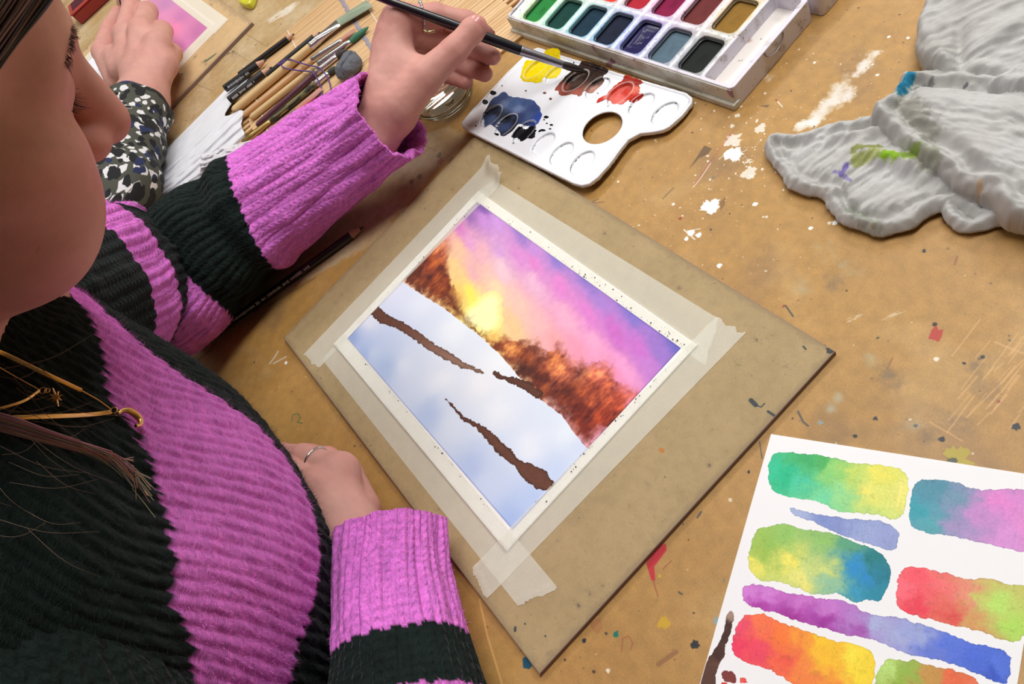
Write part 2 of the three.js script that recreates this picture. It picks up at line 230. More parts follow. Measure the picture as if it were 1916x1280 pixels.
    // coloured drips
    g.fillStyle = rgb(178, 55, 40); poly(g, [[1737, 634], [1743, 618], [1752, 608], [1756, 618], [1765, 616], [1762, 630], [1756, 640], [1748, 636]]); g.fillStyle = rgb(40, 30, 30); jag(g, ...G(1749, 607), 0.0012, 41);
    g.fillStyle = rgb(190, 25, 45, 0.9); poly(g, [[1228, 1020], [1246, 1018], [1247, 1030], [1232, 1050], [1224, 1060], [1226, 1086], [1219, 1086], [1209, 1054], [1216, 1044]]);
    g.strokeStyle = rgb(150, 50, 45, 0.6); line(g, [[1222, 1086], [1231, 1116]], 0.0006); line(g, [[1163, 1220], [1165, 1195], [1176, 1190], [1184, 1203], [1180, 1216]], 0.0005); line(g, [[1240, 1065], [1256, 1050]], 0.0006);
    g.fillStyle = rgb(10, 78, 105); poly(g, [[978, 1232], [986, 1228], [996, 1246], [990, 1252], [979, 1250]]); g.fillStyle = rgb(0, 110, 95); jag(g, ...G(1153, 1187), 0.0016, 43, 0.6);
    g.fillStyle = rgb(60, 115, 140, 0.6); jag(g, ...G(872, 1248), 0.0045, 44, 1); jag(g, ...G(893, 1232), 0.001, 45); g.fillStyle = rgb(120, 165, 190, 0.7); jag(g, ...G(1535, 791), 0.0014, 46, 0.9); jag(g, ...G(1341, 1161), 0.002, 47, 0.8);
    g.fillStyle = rgb(205, 165, 25, 0.75); jag(g, ...G(1243, 1165), 0.0032, 48, 0.7); jag(g, ...G(1234, 1078), 0.001, 49); g.fillStyle = rgb(185, 180, 45, 0.6); jag(g, ...G(1792, 862), 0.0062, 50, 1); g.fillStyle = rgb(60, 62, 66, 0.8); jag(g, ...G(1784, 863), 0.002, 51, 1.2);
    g.fillStyle = rgb(28, 30, 36); for (const [x, y, r] of [[1301, 1206, 0.0022], [1839, 668, 0.0011], [1804, 680, 0.0008], [1901, 799, 0.0018], [1762, 822, 0.0014], [1401, 883, 0.0009], [1713, 797, 0.001], [1729, 470, 0.0011], [1600, 816, 0.001], [1638, 783, 0.0011], [1057, 1235, 0.0006], [1093, 1199, 0.0012], [1200, 1055, 0.0006], [1480, 170, 0.0006], [1330, 430, 0.0007], [1365, 400, 0.0005]]) jag(g, ...G(x, y), r, x + y, 0.5);
    g.strokeStyle = rgb(60, 62, 66, 0.8); line(g, [[1493, 770], [1503, 790], [1512, 797]], 0.0011); line(g, [[1421, 826], [1426, 858]], 0.0006); line(g, [[1305, 968], [1312, 958]], 0.0012); line(g, [[1270, 1108], [1276, 1112]], 0.001); line(g, [[1484, 592], [1470, 572]], 0.0011);
    g.strokeStyle = rgb(130, 85, 55, 0.6); line(g, [[1232, 1243], [1265, 1220]], 0.0025); line(g, [[1660, 690], [1670, 670]], 0.001); line(g, [[1786, 495], [1791, 480]], 0.0013);
    g.fillStyle = rgb(150, 85, 55, 0.4); poly(g, [[1104, 1165], [1124, 1155], [1128, 1175], [1118, 1188], [1106, 1176]]);
    g.fillStyle = rgb(120, 95, 72, 0.35); { const q = rng(62); for (const [x, y, r] of [[1655, 700, 24], [1680, 720, 26], [1830, 690, 34], [1790, 790, 30], [1740, 815, 26], [1850, 740, 32], [1560, 530, 22]]) for (let i = 0; i < 46; i++) { g.fillStyle = rgb(112, 92, 72, 0.05 + 0.07 * q()); jag(g, ...G(x + (q() + q() - 1) * r, y + (q() + q() - 1) * r), 0.0008 + 0.0034 * q() * q(), i + x, 0.9); } }
    g.fillStyle = rgb(172, 160, 140, 0.4); { const q = rng(63); for (const [x, y, r] of [[1628, 674, 14], [1568, 744, 10], [1712, 795, 22], [1555, 766, 8], [1550, 470, 30], [1500, 540, 20], [1590, 500, 26]]) for (let i = 0; i < 36; i++) { g.fillStyle = rgb(170, 164, 142, 0.06 + 0.09 * q()); jag(g, ...G(x + (q() + q() - 1) * r, y + (q() + q() - 1) * r), 0.0006 + 0.0026 * q() * q(), i + x, 0.9); } }
    // knife scratches
    g.strokeStyle = rgb(214, 168, 112, 0.55); const q = rng(99); for (let i = 0; i < 26; i++) { const x = 1770 + q() * 150, y = 660 + q() * 150, l = 20 + q() * 75; line(g, [[x, y], [x + l * 0.62, y - l * 0.85 + q() * 8]], 0.0004 + q() * 0.0006); } line(g, [[1862, 640], [1916, 662]], 0.0012); line(g, [[1808, 782], [1860, 730], [1916, 672]], 0.0008); line(g, [[1740, 790], [1800, 825]], 0.0009);
    g.strokeStyle = rgb(218, 168, 100, 0.75); line(g, [[897, 1122], [912, 1190], [940, 1282]], 0.0013);
    g.strokeStyle = rgb(155, 105, 65, 0.45); line(g, [[1705, 18], [1678, 40], [1668, 62], [1676, 80], [1700, 84]], 0.0006);
    // left, under the hand
    g.strokeStyle = rgb(40, 95, 60, 0.8); line(g, [[546, 788], [548, 776], [558, 774], [562, 782], [556, 790], [566, 792]], 0.0007); g.strokeStyle = rgb(210, 205, 195, 0.7); line(g, [[505, 680], [514, 668], [520, 658]], 0.0022); line(g, [[512, 680], [535, 668]], 0.0018);
    g.strokeStyle = rgb(80, 70, 55, 0.6); line(g, [[1085, 395], [1100, 382], [1120, 372]], 0.0012); line(g, [[1110, 380], [1130, 378]], 0.0008); line(g, [[1240, 372], [1260, 352]], 0.0009);
    // fine spatter everywhere
    const s = rng(1234); const cols = [[243, 240, 232], [243, 240, 232], [243, 240, 232], [60, 42, 30], [60, 42, 30], [40, 40, 44], [110, 60, 40], [150, 55, 40], [90, 110, 120], [130, 100, 60]];
    for (let i = 0; i < 2600; i++) { const x = TX0 + s() * 0.72, z = -1.1 + s() * 1.1, c = cols[fl(s() * cols.length)], r = 0.00025 + 0.0009 * Math.pow(s(), 5) + 0.0003 * s(); const white = c[0] > 200; if (white && s() > 0.25 + 0.75 * sst(0.35, 0.0, Math.hypot(x - 0.22, z + 0.3))) continue; g.fillStyle = rgb(...c, 0.35 + 0.6 * s()); jag(g, x, z, r, i, 0.6, 9); }
    for (let i = 0; i < 260; i++) { const a = s() * 6.28, d = Math.pow(s(), 1.4) * 0.1, [cx, cz] = G(1400, 300); g.fillStyle = rgb(243, 240, 232, 0.8); jag(g, cx + Math.cos(a) * d * 1.2, cz + Math.sin(a) * d, 0.0003 + 0.0008 * Math.pow(s(), 4), i + 5000, 0.7, 9); }
  };
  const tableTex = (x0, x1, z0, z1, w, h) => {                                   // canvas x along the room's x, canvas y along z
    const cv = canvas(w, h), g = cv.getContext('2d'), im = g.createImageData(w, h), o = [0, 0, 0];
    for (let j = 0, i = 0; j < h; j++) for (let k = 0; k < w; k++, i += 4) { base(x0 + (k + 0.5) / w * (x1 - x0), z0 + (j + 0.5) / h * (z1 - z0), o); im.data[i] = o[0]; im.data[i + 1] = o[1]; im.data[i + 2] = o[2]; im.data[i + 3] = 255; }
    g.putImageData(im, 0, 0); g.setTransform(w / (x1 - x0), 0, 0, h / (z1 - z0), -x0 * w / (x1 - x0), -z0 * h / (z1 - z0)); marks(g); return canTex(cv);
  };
  const bump = pixTex(512, 512, (x, y, o) => { const v = 128 + 50 * fbm(x * 0.05, y * 0.05, 5) + 24 * n2(x * 0.8, y * 0.8); o[0] = o[1] = o[2] = v; }, false);
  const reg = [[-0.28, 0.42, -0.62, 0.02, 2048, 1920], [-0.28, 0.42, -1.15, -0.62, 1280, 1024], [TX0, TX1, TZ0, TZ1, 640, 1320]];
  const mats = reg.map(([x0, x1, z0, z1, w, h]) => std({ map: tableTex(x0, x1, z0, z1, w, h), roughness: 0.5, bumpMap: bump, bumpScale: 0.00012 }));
  const t = thing('work_table', 'paint-spattered brown hardboard work table under all the art materials', 'table', V((TX0 + TX1) / 2, 0, (TZ0 + TZ1) / 2));
  const flat = (x0, x1, z0, z1, uvr) => { const g = new THREE.PlaneGeometry(x1 - x0, z1 - z0).rotateX(-Math.PI / 2).translate((x0 + x1) / 2, TY, (z0 + z1) / 2); return planUV(g, (x, y, z) => [(x - uvr[0]) / (uvr[1] - uvr[0]), 1 - (z - uvr[2]) / (uvr[3] - uvr[2])]); };
  const r0 = reg[0], r1 = reg[1], un = [...reg[2].slice(0, 4)], gs = [];
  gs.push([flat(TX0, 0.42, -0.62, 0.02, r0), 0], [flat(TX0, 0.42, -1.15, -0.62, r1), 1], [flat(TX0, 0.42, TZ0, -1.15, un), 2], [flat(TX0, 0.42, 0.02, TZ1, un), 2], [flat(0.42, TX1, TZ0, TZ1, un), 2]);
  const sides = []; const bx = (w, h, d, x, y, z) => new THREE.BoxGeometry(w, h, d).translate(x, y, z);
  sides.push(bx(TX1 - TX0, 0.028, TZ1 - TZ0, (TX0 + TX1) / 2, TY - 0.0142, (TZ0 + TZ1) / 2));
  gs.push([mg(sides), 2]);
  const merged = mergeGeometries(gs.map((a) => { const g = a[0].index ? a[0].toNonIndexed() : a[0]; return g; }), true);
  merged.groups.forEach((gr, i) => { gr.materialIndex = gs[i][1]; });
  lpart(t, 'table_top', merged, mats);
  const legM = std({ color: C(90, 92, 96), roughness: 0.4, metalness: 0.6 });
  for (const x of [TX0 + 0.06, TX1 - 0.06]) for (const z of [TZ0 + 0.08, TZ1 - 0.08]) lpart(t, 'leg', new RoundedBoxGeometry(0.04, TY - 0.028, 0.04, 2, 0.004).translate(x, (TY - 0.028) / 2, z), legM);
}
// ---------------------------------------------------------------- drawing board, watercolour paper, masking tape, swatch sheet
const BH = 0.0042;                                                                // board thickness
const pxLine = (pts, px, py) => { let d = 1e9; for (let i = 1; i < pts.length; i++) { const [x0, y0] = pts[i - 1], [x1, y1] = pts[i], ex = x1 - x0, ey = y1 - y0, t = clamp(((px - x0) * ex + (py - y0) * ey) / (ex * ex + ey * ey)), w = lerp(pts[i - 1][2], pts[i][2], t); d = Math.min(d, Math.hypot(px - x0 - ex * t, py - y0 - ey * t) - w); } return d; };
function idw(list, x, y, out, pw = 2) { let a = 0, b = 0, c = 0, s = 0; for (const q of list) { const dx = x - q[0], dy = y - q[1]; let w = 1 / Math.pow(dx * dx + dy * dy + 1e-9, pw); if (q[5]) w *= q[5]; a += w * q[2]; b += w * q[3]; c += w * q[4]; s += w; } out[0] = a / s; out[1] = b / s; out[2] = c / s; }
function boardTex(w, h, seed, tint, marks) {
  const cv = canvas(w, h), g = cv.getContext('2d'), im = g.createImageData(w, h);
  for (let y = 0, i = 0; y < h; y++) for (let x = 0; x < w; x++, i += 4) {
    const a = fbm(x * 0.006 + seed, y * 0.006, 4), b = fbm(x * 0.03, y * 0.03 + seed, 4), f = n2(x * 0.5, y * 0.5), e = Math.min(x, y, w - x, h - y) / 40;
    const k = 1 + 0.07 * a + 0.07 * b + 0.06 * f - 0.05 * sst(0.2, 0.6, b + 0.3 * a); let r = tint[0] * k, gg = tint[1] * k, bb = tint[2] * k * (1 + 0.03 * a);
    const ed = sst(0.5 + 0.9 * b, 0.05, e) * 0.22; r = lerp(r, 78, ed); gg = lerp(gg, 70, ed); bb = lerp(bb, 62, ed);
    im.data[i] = r; im.data[i + 1] = gg; im.data[i + 2] = bb; im.data[i + 3] = 255;
  }
  g.putImageData(im, 0, 0); const q = rng(seed * 31 + 5);
  for (let i = 0; i < w * h / 130; i++) { const x = q() * w, y = q() * h, an = q() * 6.28, l = 3 + q() * 13, c = q(); g.strokeStyle = c > 0.5 ? `rgba(${tint[0] + 32},${tint[1] + 28},${tint[2] + 18},${0.10 + 0.28 * q() * q()})` : `rgba(95,72,45,${0.08 + 0.2 * q() * q()})`; g.lineWidth = 0.6 + q() * 0.9; g.beginPath(); g.moveTo(x, y); g.quadraticCurveTo(x + Math.cos(an) * l * 0.5 + q() * 3, y + Math.sin(an) * l * 0.5 + q() * 3, x + Math.cos(an + 0.3) * l, y + Math.sin(an + 0.3) * l); g.stroke(); }
  for (let i = 0; i < 90; i++) { const x = q() * w, y = q() * h; g.fillStyle = `rgba(60,48,36,${0.15 + 0.5 * q()})`; g.beginPath(); g.ellipse(x, y, 0.8 + q() * 2, 0.8 + q() * 2, 0, 0, 7); g.fill(); }
  for (let i = 0; i < 46; i++) { const x = q() * w, y = q() * h, r = 10 + q() * 50; for (let k = 0; k < 110; k++) { const a = q() * 6.28, d = r * (q() + q() - 1); g.fillStyle = `rgba(78,70,56,${0.03 + 0.06 * q()})`; g.beginPath(); g.ellipse(x + Math.cos(a) * d, y + Math.sin(a) * d * 0.7, 1 + q() * 3, 0.6 + q() * 1.6, q() * 3, 0, 7); g.fill(); } }
  if (marks) marks(g); return canTex(cv);
}
const fibreBump = pixTex(256, 256, (x, y, o) => { o[0] = o[1] = o[2] = 128 + 60 * fbm(x * 0.16, y * 0.16, 3) + 30 * n2(x * 0.7, y * 0.7); }, false);
const paperBump = pixTex(256, 256, (x, y, o) => { o[0] = o[1] = o[2] = 128 + 70 * fbm(x * 0.11, y * 0.11, 3); }, false); paperBump.repeat.set(12, 12);
const edgeBrown = std({ color: C(142, 118, 106), roughness: 0.9 });
const paperM = std({ color: C(243, 242, 239), roughness: 0.85, bumpMap: paperBump, bumpScale: 0.0001 });

// ---- the board
const BX0 = -0.112, BX1 = 0.1365, BZ0 = -0.5495, BZ1 = -0.1755;
{
  const t = thing('drawing_board', 'large fibreboard drawing board with the sunset painting taped onto it', 'drawing board', V((BX0 + BX1) / 2, TY, (BZ0 + BZ1) / 2));
  const tex = boardTex(1512, 1000, 3, [171, 148, 107], (g) => {
    const at = (px, py) => { const [x, z] = pl(px, py, BH); return [(z - BZ0) / (BZ1 - BZ0) * 1512, (BX1 - x) / (BX1 - BX0) * 1000]; };
    g.strokeStyle = 'rgba(45,58,66,0.85)'; g.lineCap = 'round'; const L = (pts, w) => { g.lineWidth = w; g.beginPath(); pts.forEach((p, i) => { const [a, b] = at(...p); i ? g.lineTo(a, b) : g.moveTo(a, b); }); g.stroke(); };
    L([[1405, 749], [1414, 758]], 11); L([[1414, 758], [1424, 762], [1431, 755]], 3); L([[1437, 770], [1455, 782]], 6); L([[1503, 648], [1508, 654]], 4); L([[964, 1180], [964, 1175]], 7); L([[982, 1167], [983, 1168]], 4); L([[1020, 1190], [1021, 1191]], 4);
    g.fillStyle = 'rgba(60,60,60,0.75)'; const q = rng(5); for (let i = 0; i < 50; i++) { const [a, b] = at(1555 + q() * 14 - q() * 10, 652 + q() * 8); g.beginPath(); g.ellipse(a, b, 1 + q() * 4, 1 + q() * 3, 0, 0, 7); g.fill(); }
    g.fillStyle = 'rgba(190,110,40,0.7)'; { const [a, b] = at(1238, 843); g.beginPath(); g.ellipse(a, b, 8, 6, 0, 0, 7); g.fill(); }
  });
  const body = extrude([[BX0, BZ0], [BX1, BZ0], [BX1, BZ1], [BX0, BZ1]], BH, 0.0004).translate(0, TY, 0);
  lpart(t, 'panel', body, edgeBrown);
  const top = new THREE.PlaneGeometry(BX1 - BX0 - 0.001, BZ1 - BZ0 - 0.001).rotateX(-Math.PI / 2).translate((BX0 + BX1) / 2, TY + BH + 0.00006, (BZ0 + BZ1) / 2);
  planUV(top, (x, y, z) => [(z - BZ0) / (BZ1 - BZ0), 1 - (BX1 - x) / (BX1 - BX0)]);
  lpart(t, 'face', top, std({ map: tex, roughness: 0.75, bumpMap: fibreBump, bumpScale: 0.00008 }));
}
// ---- the painting: paper with a printed wash
const QX0 = -0.0815, QX1 = 0.0932, QZ0 = -0.4945, QZ1 = -0.2435, PH = BH + 0.0011, AXa = -0.070, AXb = 0.0855, AZa = -0.4865, AZb = -0.2505;
{
  const Wt = 1440, Ht = 956, at = (px, py) => { const [x, z] = pl(px, py, PH); return [(z - AZa) / (AZb - AZa), (AXb - x) / (AXb - AXa)]; };     // to s (left to right), t (top to foot of the picture)
  const map = (pts) => pts.map((p) => { const [s, t] = at(p[0], p[1]); return [s * 1.5, t, ...p.slice(2)]; });
  const sky = map([[903, 388, 132, 92, 172], [880, 402, 160, 110, 182], [858, 425, 214, 128, 196], [930, 420, 204, 150, 222], [905, 410, 200, 140, 214], [1000, 470, 196, 142, 216], [1130, 570, 172, 130, 212], [880, 450, 226, 160, 206], [975, 432, 150, 120, 200], [1040, 482, 148, 125, 208], [1100, 525, 140, 120, 205], [1180, 582, 132, 118, 206], [1270, 650, 112, 106, 196], [1235, 660, 158, 120, 206], [1215, 690, 200, 130, 212],
    [935, 470, 214, 160, 214], [970, 478, 220, 142, 212], [1000, 492, 226, 134, 206], [1050, 540, 228, 134, 208], [1100, 585, 226, 130, 210], [1150, 622, 208, 110, 202], [1195, 655, 206, 116, 208], [1000, 530, 238, 186, 214], [940, 505, 242, 200, 212], [1060, 600, 248, 178, 206], [1110, 640, 250, 172, 210], [1170, 690, 246, 164, 212],
    [830, 440, 232, 170, 168], [860, 465, 246, 196, 160], [900, 470, 238, 180, 190], [885, 510, 238, 180, 182], [850, 500, 248, 204, 138], [860, 545, 250, 205, 110], [930, 540, 252, 218, 176], [975, 575, 252, 200, 184], [1010, 600, 252, 188, 188], [960, 610, 253, 206, 150], [1040, 640, 250, 168, 172], [1080, 655, 248, 158, 184], [1130, 680, 246, 160, 196], [1160, 712, 244, 150, 190],
    [880, 552, 253, 236, 100], [905, 585, 255, 255, 176], [915, 600, 255, 252, 150], [890, 575, 255, 246, 110], [920, 625, 252, 205, 110], [880, 600, 250, 210, 100]]);
  const skyB = sky.map((q) => [q[0] * 0.5, (q[1] - 0.27 * q[0]) * 1.3, ...q.slice(2)]);
  const snow = map([[655, 632, 150, 172, 220], [690, 600, 226, 230, 245], [740, 540, 222, 226, 244], [790, 565, 228, 234, 248], [850, 620, 240, 246, 254], [930, 680, 244, 249, 254], [700, 660, 196, 210, 238], [720, 690, 176, 196, 232], [680, 665, 168, 188, 230], [760, 680, 222, 230, 246], [830, 710, 238, 242, 252], [800, 780, 186, 204, 238], [850, 790, 222, 232, 248], [930, 770, 240, 246, 254], [880, 870, 186, 204, 240], [920, 900, 206, 220, 246], [955, 975, 172, 196, 240], [990, 840, 236, 243, 254], [1060, 810, 232, 242, 252], [1040, 880, 206, 222, 250], [1000, 935, 190, 210, 246], [1085, 840, 216, 228, 250], [900, 720, 244, 246, 252]]);
  const trees = map([[742, 520], [790, 468], [835, 452], [842, 466], [836, 490], [842, 520], [856, 555], [872, 598], [898, 622], [925, 640], [950, 628], [985, 640], [1008, 640], [1022, 660], [1046, 648], [1070, 676], [1092, 682], [1125, 680], [1146, 686], [1150, 714], [1178, 730], [1200, 742], [1140, 800], [1097, 838], [1076, 812], [1052, 778], [1012, 748], [972, 706], [940, 668], [895, 626], [868, 606], [830, 576], [790, 552]]).map((q) => [q[0], q[1]]);
  const foot = map([[742, 520], [790, 552], [830, 576], [868, 606], [895, 626], [940, 668], [972, 706], [1012, 748], [1052, 778], [1076, 812], [1097, 838], [1130, 860]]);
  const treeC = map([[775, 520, 92, 38, 18], [800, 490, 150, 68, 30], [828, 462, 196, 108, 66], [820, 520, 128, 56, 22], [850, 560, 112, 46, 16], [868, 598, 100, 40, 16], [905, 625, 130, 62, 28], [925, 650, 150, 72, 34], [950, 655, 200, 124, 70], [985, 668, 130, 60, 32], [1005, 648, 150, 84, 54], [1035, 690, 196, 110, 66], [1060, 690, 190, 104, 72], [1085, 695, 170, 96, 66], [1130, 695, 212, 112, 84], [1140, 730, 198, 96, 62], [1180, 742, 190, 84, 58], [1110, 740, 178, 84, 48], [1060, 740, 112, 44, 22], [1015, 705, 116, 50, 28], [1090, 770, 112, 36, 20], [1130, 775, 140, 48, 26], [1150, 765, 176, 72, 44], [1100, 815, 120, 38, 22], [975, 700, 82, 38, 24], [1040, 765, 104, 38, 22]]);
  const streams = [[[684, 578, 8], [700, 580, 13], [718, 597, 11], [745, 607, 9], [775, 625, 9], [805, 648, 9], [840, 668, 8], [868, 684, 6], [905, 698, 2]], [[926, 698, 5], [938, 706, 4], [960, 712, 6], [985, 722, 8], [1006, 738, 8]], [[833, 745, 1.5], [846, 760, 2], [852, 766, 2], [868, 784, 3], [894, 797, 5], [912, 812, 8], [930, 832, 9], [952, 853, 9], [965, 866, 6], [985, 880, 14], [1010, 897, 16], [1026, 908, 10]]];
  const stST = streams.map((s) => map(s).map((q) => [q[0], q[1], q[2] / 2600 / 0.158]));
  const o2 = [0, 0, 0], o3 = [0, 0, 0];
  const tex = pixTex(Wt, Ht, (X, Y, o) => {
    const s = (X + 0.5) / Wt * 1.5, t = 1 - (Y + 0.5) / Ht, w = fbm(s * 9, t * 9, 4), w2 = fbm(s * 34 + 5, t * 34, 4), gr = n2(s * 620, t * 620) * 0.5 + n2(s * 310, t * 310) * 0.5, wx = s + 0.035 * w + 0.012 * w2, wy = t + 0.035 * fbm(s * 9 + 40, t * 9, 4) + 0.012 * fbm(s * 34, t * 34 + 60, 3);
    const fd = (() => { let d = 1e9, sg = 1; for (let i = 1; i < foot.length; i++) { const ex = foot[i][0] - foot[i - 1][0], ey = foot[i][1] - foot[i - 1][1], q = clamp(((s - foot[i - 1][0]) * ex + (t - foot[i - 1][1]) * ey) / (ex * ex + ey * ey)), dx = s - foot[i - 1][0] - ex * q, dy = t - foot[i - 1][1] - ey * q, m = dx * dx + dy * dy; if (m < d) { d = m; sg = ex * dy - ey * dx > 0 ? 1 : -1; } } return sg * Math.sqrt(d); })();
    if (fd + 0.004 * w2 > 0) { idw(snow, s + 0.03 * w, t + 0.03 * w, o, 1.15); o[0] += 2 * w; o[1] += 2 * w; o[2] += 1 * w; }
    else {
      { const S = s + 0.05 * w + 0.008 * w2, T = t + 0.03 * w + 0.008 * w2; idw(skyB, S * 0.5, (T - 0.27 * S) * 1.3, o, 1.35); }; const k = 1 + 0.05 * w2; o[0] *= k; o[1] *= k; o[2] *= k;
      const sun = map1(s, t); if (sun < 0) { const q = sst(0, -0.05, sun); o[0] = lerp(o[0], 255, 0.5 + 0.5 * q); o[1] = lerp(o[1], 253, 0.5 + 0.5 * q); o[2] = lerp(o[2], 150 + 40 * q, 0.5 + 0.5 * q); }
      const td = polyD(trees, s + 0.035 * w2 + 0.03 * w, t + 0.035 * w2 + 0.02 * w), soft = 0.010 + 0.05 * clamp(0.5 + w * 1.8), m = sst(soft * 0.6, -soft, td);
      if (m > 0) { idw(treeC, wx + 0.02 * w2, wy, o2, 1.6); const tu = fbm(s * 17 + 3, t * 12, 4) + 0.45 * fbm(s * 70, t * 34 + s * 20, 3), q = 1 + 0.75 * tu + 0.12 * gr; o2[0] *= q; o2[1] *= q * (0.95 + 0.35 * tu); o2[2] *= q; const dk = sst(-0.05, 0, fd) * 0.4; o[0] = lerp(o[0], lerp(o2[0], 86, dk), m); o[1] = lerp(o[1], lerp(o2[1], 40, dk), m); o[2] = lerp(o[2], lerp(o2[2], 24, dk), m); }
    }
    for (let i = 0; i < 3; i++) { const q = stST[i]; let d = 1e9; for (let j = 1; j < q.length; j++) { const ex = q[j][0] - q[j - 1][0], ey = q[j][1] - q[j - 1][1], u = clamp(((s - q[j - 1][0]) * ex + (t - q[j - 1][1]) * ey) / (ex * ex + ey * ey)); d = Math.min(d, Math.hypot(s - q[j - 1][0] - ex * u, t - q[j - 1][1] - ey * u) - lerp(q[j - 1][2], q[j][2], u)); }
      d += 0.012 * w2 + 0.002 * n2(s * 90, t * 90); if (d < 0) { const e = sst(-0.012, -0.001, d), l = i === 0 ? sst(0.1, 0.7, s) : i === 2 ? 0.1 : 0; const c = mix3([98, 56, 40], [150, 112, 96], l), k = 1 + 0.12 * gr + 0.15 * w2 - 0.25 * e; o[0] = c[0] * k; o[1] = c[1] * k; o[2] = c[2] * k; } }
    const ed = Math.min(s, t, 1.5 - s, 1 - t), ee = sst(0.008, 0.001, ed) * 0.22; o[0] *= 1 - ee; o[1] *= 1 - ee; o[2] *= 1 - ee * 0.5; const g2 = 1 + 0.022 * gr; o[0] *= g2; o[1] *= g2; o[2] *= g2;
  }, true, THREE.ClampToEdgeWrapping);
  function map1(s, t) { const [cx, cy] = map1.c ??= (() => { const [a, b] = at(905, 588); return [a * 1.5, b]; })(); const a = Math.atan2(t - cy, s - cx); return Math.hypot((s - cx) * 0.95, t - cy) - 0.115 - 0.016 * Math.sin(a * 3 + 1) - 0.008 * n2(a * 4 + 20, 3); }
  const t = thing('watercolour_painting', 'watercolour of a pink and yellow sunset over snow with brown trees', 'painting', V((QX0 + QX1) / 2, TY + BH, (QZ0 + QZ1) / 2));
  lpart(t, 'paper', extrude([[QX0, QZ0], [QX1, QZ0], [QX1, QZ1], [QX0, QZ1]], PH - BH, 0.0001).translate(0, TY + BH, 0), paperM);
  const top = new THREE.PlaneGeometry(AXb - AXa, AZb - AZa).rotateX(-Math.PI / 2).translate((AXa + AXb) / 2, TY + PH + 0.00006, (AZa + AZb) / 2);
  planUV(top, (x, y, z) => [(z - AZa) / (AZb - AZa), 1 - (AXb - x) / (AXb - AXa)]);
  lpart(t, 'painted_area', top, std({ map: tex, roughness: 0.8, bumpMap: paperBump, bumpScale: 0.00008 }));
  const q = rng(91), specks = [], along2 = (a, b, n, w) => { for (let i = 0; i < n; i++) { const u = q(), k = Math.pow(q(), 2) * w * (q() > 0.5 ? 1 : 0.6), p = P(lerp(a[0], b[0], u) + k * (b[1] - a[1]) / 500, lerp(a[1], b[1], u) - k * (b[0] - a[0]) / 500, PH + 0.0003), r = 0.00015 + 0.0005 * Math.pow(q(), 4); specks.push(new THREE.CylinderGeometry(r, r, 0.0001, 7).translate(p.x, TY + PH + 0.0004, p.z)); } };
  along2([898, 379], [1278, 651], 90, 14); along2([1279, 655], [952, 990], 60, 16); along2([950, 990], [646, 634], 40, 6); along2([646, 628], [896, 380], 30, 12);
  lpart(t, 'paint_specks', mg(specks), std({ color: C(74, 44, 66), roughness: 0.6 })).userData.kind = 'stuff';
}
// ---- masking tape
{
  const tapeTex = pixTex(256, 256, (x, y, o) => { const k = 1 + 0.03 * fbm(x * 0.05, y * 0.05, 4) + 0.02 * n2(x * 0.6, y * 0.3); o[0] = 249 * k; o[1] = 249 * k; o[2] = 234 * k; });
  const tapeM = std({ map: tapeTex, roughness: 0.55, transparent: true, opacity: 0.44, side: THREE.DoubleSide });
  const spat = canvas(512, 512);
  const strips = [
    ['strip of pale masking tape along the upper right edge, the sky side', [925, 337], [1345, 597], [878, 368], [1318, 683], 0.4, 0.8, 0, 0],
    ['strip of pale masking tape along the lower left edge, the snow side', [603, 673], [968, 1132], [644, 624], [1044, 1101], 0.3, 1, 0, 0],
    ['strip of pale masking tape on the upper left edge, its top end curled up', [568, 664], [918, 296], [597, 687], [946, 335], 1, 1, 0, 1],
    ['strip of pale masking tape on the right edge, torn above and below', [1394, 625], [912, 1121], [1339, 592], [885, 1060], 1, 1, 0, 0]];
  strips.forEach(([label, oa, ob, ia, ib, ja, jb, , curl], n) => {
    const [a, b, c, d] = [oa, ob, ia, ib].map((p, i) => V(pl(...p, i < 2 ? BH : PH)[0], 0, pl(...p, i < 2 ? BH : PH)[1])), q = (u, k, s) => s * (0.0022 * n2(u * 4.2 + n * 9 + k, 1.7) + 0.0012 * n2(u * 17 + n * 5 + k, 3.1));
    const len = a.distanceTo(b), ax = b.clone().sub(a).normalize();
    const geo = gridGeo(28, 150, (u, v) => {
      const A = a.clone().lerp(c, u), B = b.clone().lerp(d, u); A.addScaledVector(ax, q(u, 0, ja)); B.addScaledVector(ax, q(u, 7, jb));
      const p = A.lerp(B, v), inX = Math.min(p.x - QX0, QX1 - p.x), inZ = Math.min(p.z - QZ0, QZ1 - p.z), on = sst(-0.0012, 0.0006, Math.min(inX, inZ)), e = sst(0.93, 1, v) * curl;
      const y = TY + BH + 0.00012 + n * 0.00011 + on * (PH - BH) + 0.00012 * fbm(p.x * 60, p.z * 60, 2) * (1 - on) + e * e * 0.009 * (0.5 + 0.5 * u) + 0.0012 * e * Math.sin(u * 6) + (v > 0.985 && !curl ? 0.0004 : 0);
      return { p: [p.x, y, p.z], uv: [p.x * 8, p.z * 8] };
    }, false, false);
    { const m = geo.attributes.normal; let up = 0; for (let i = 0; i < m.count; i += 50) up += m.getY(i); if (up < 0) { const ix = geo.index.array; for (let i = 0; i < ix.length; i += 3) { const s = ix[i]; ix[i] = ix[i + 1]; ix[i + 1] = s; } geo.computeVertexNormals(); } }
    one('masking_tape', label, 'tape', geo, tapeM);
  });
}
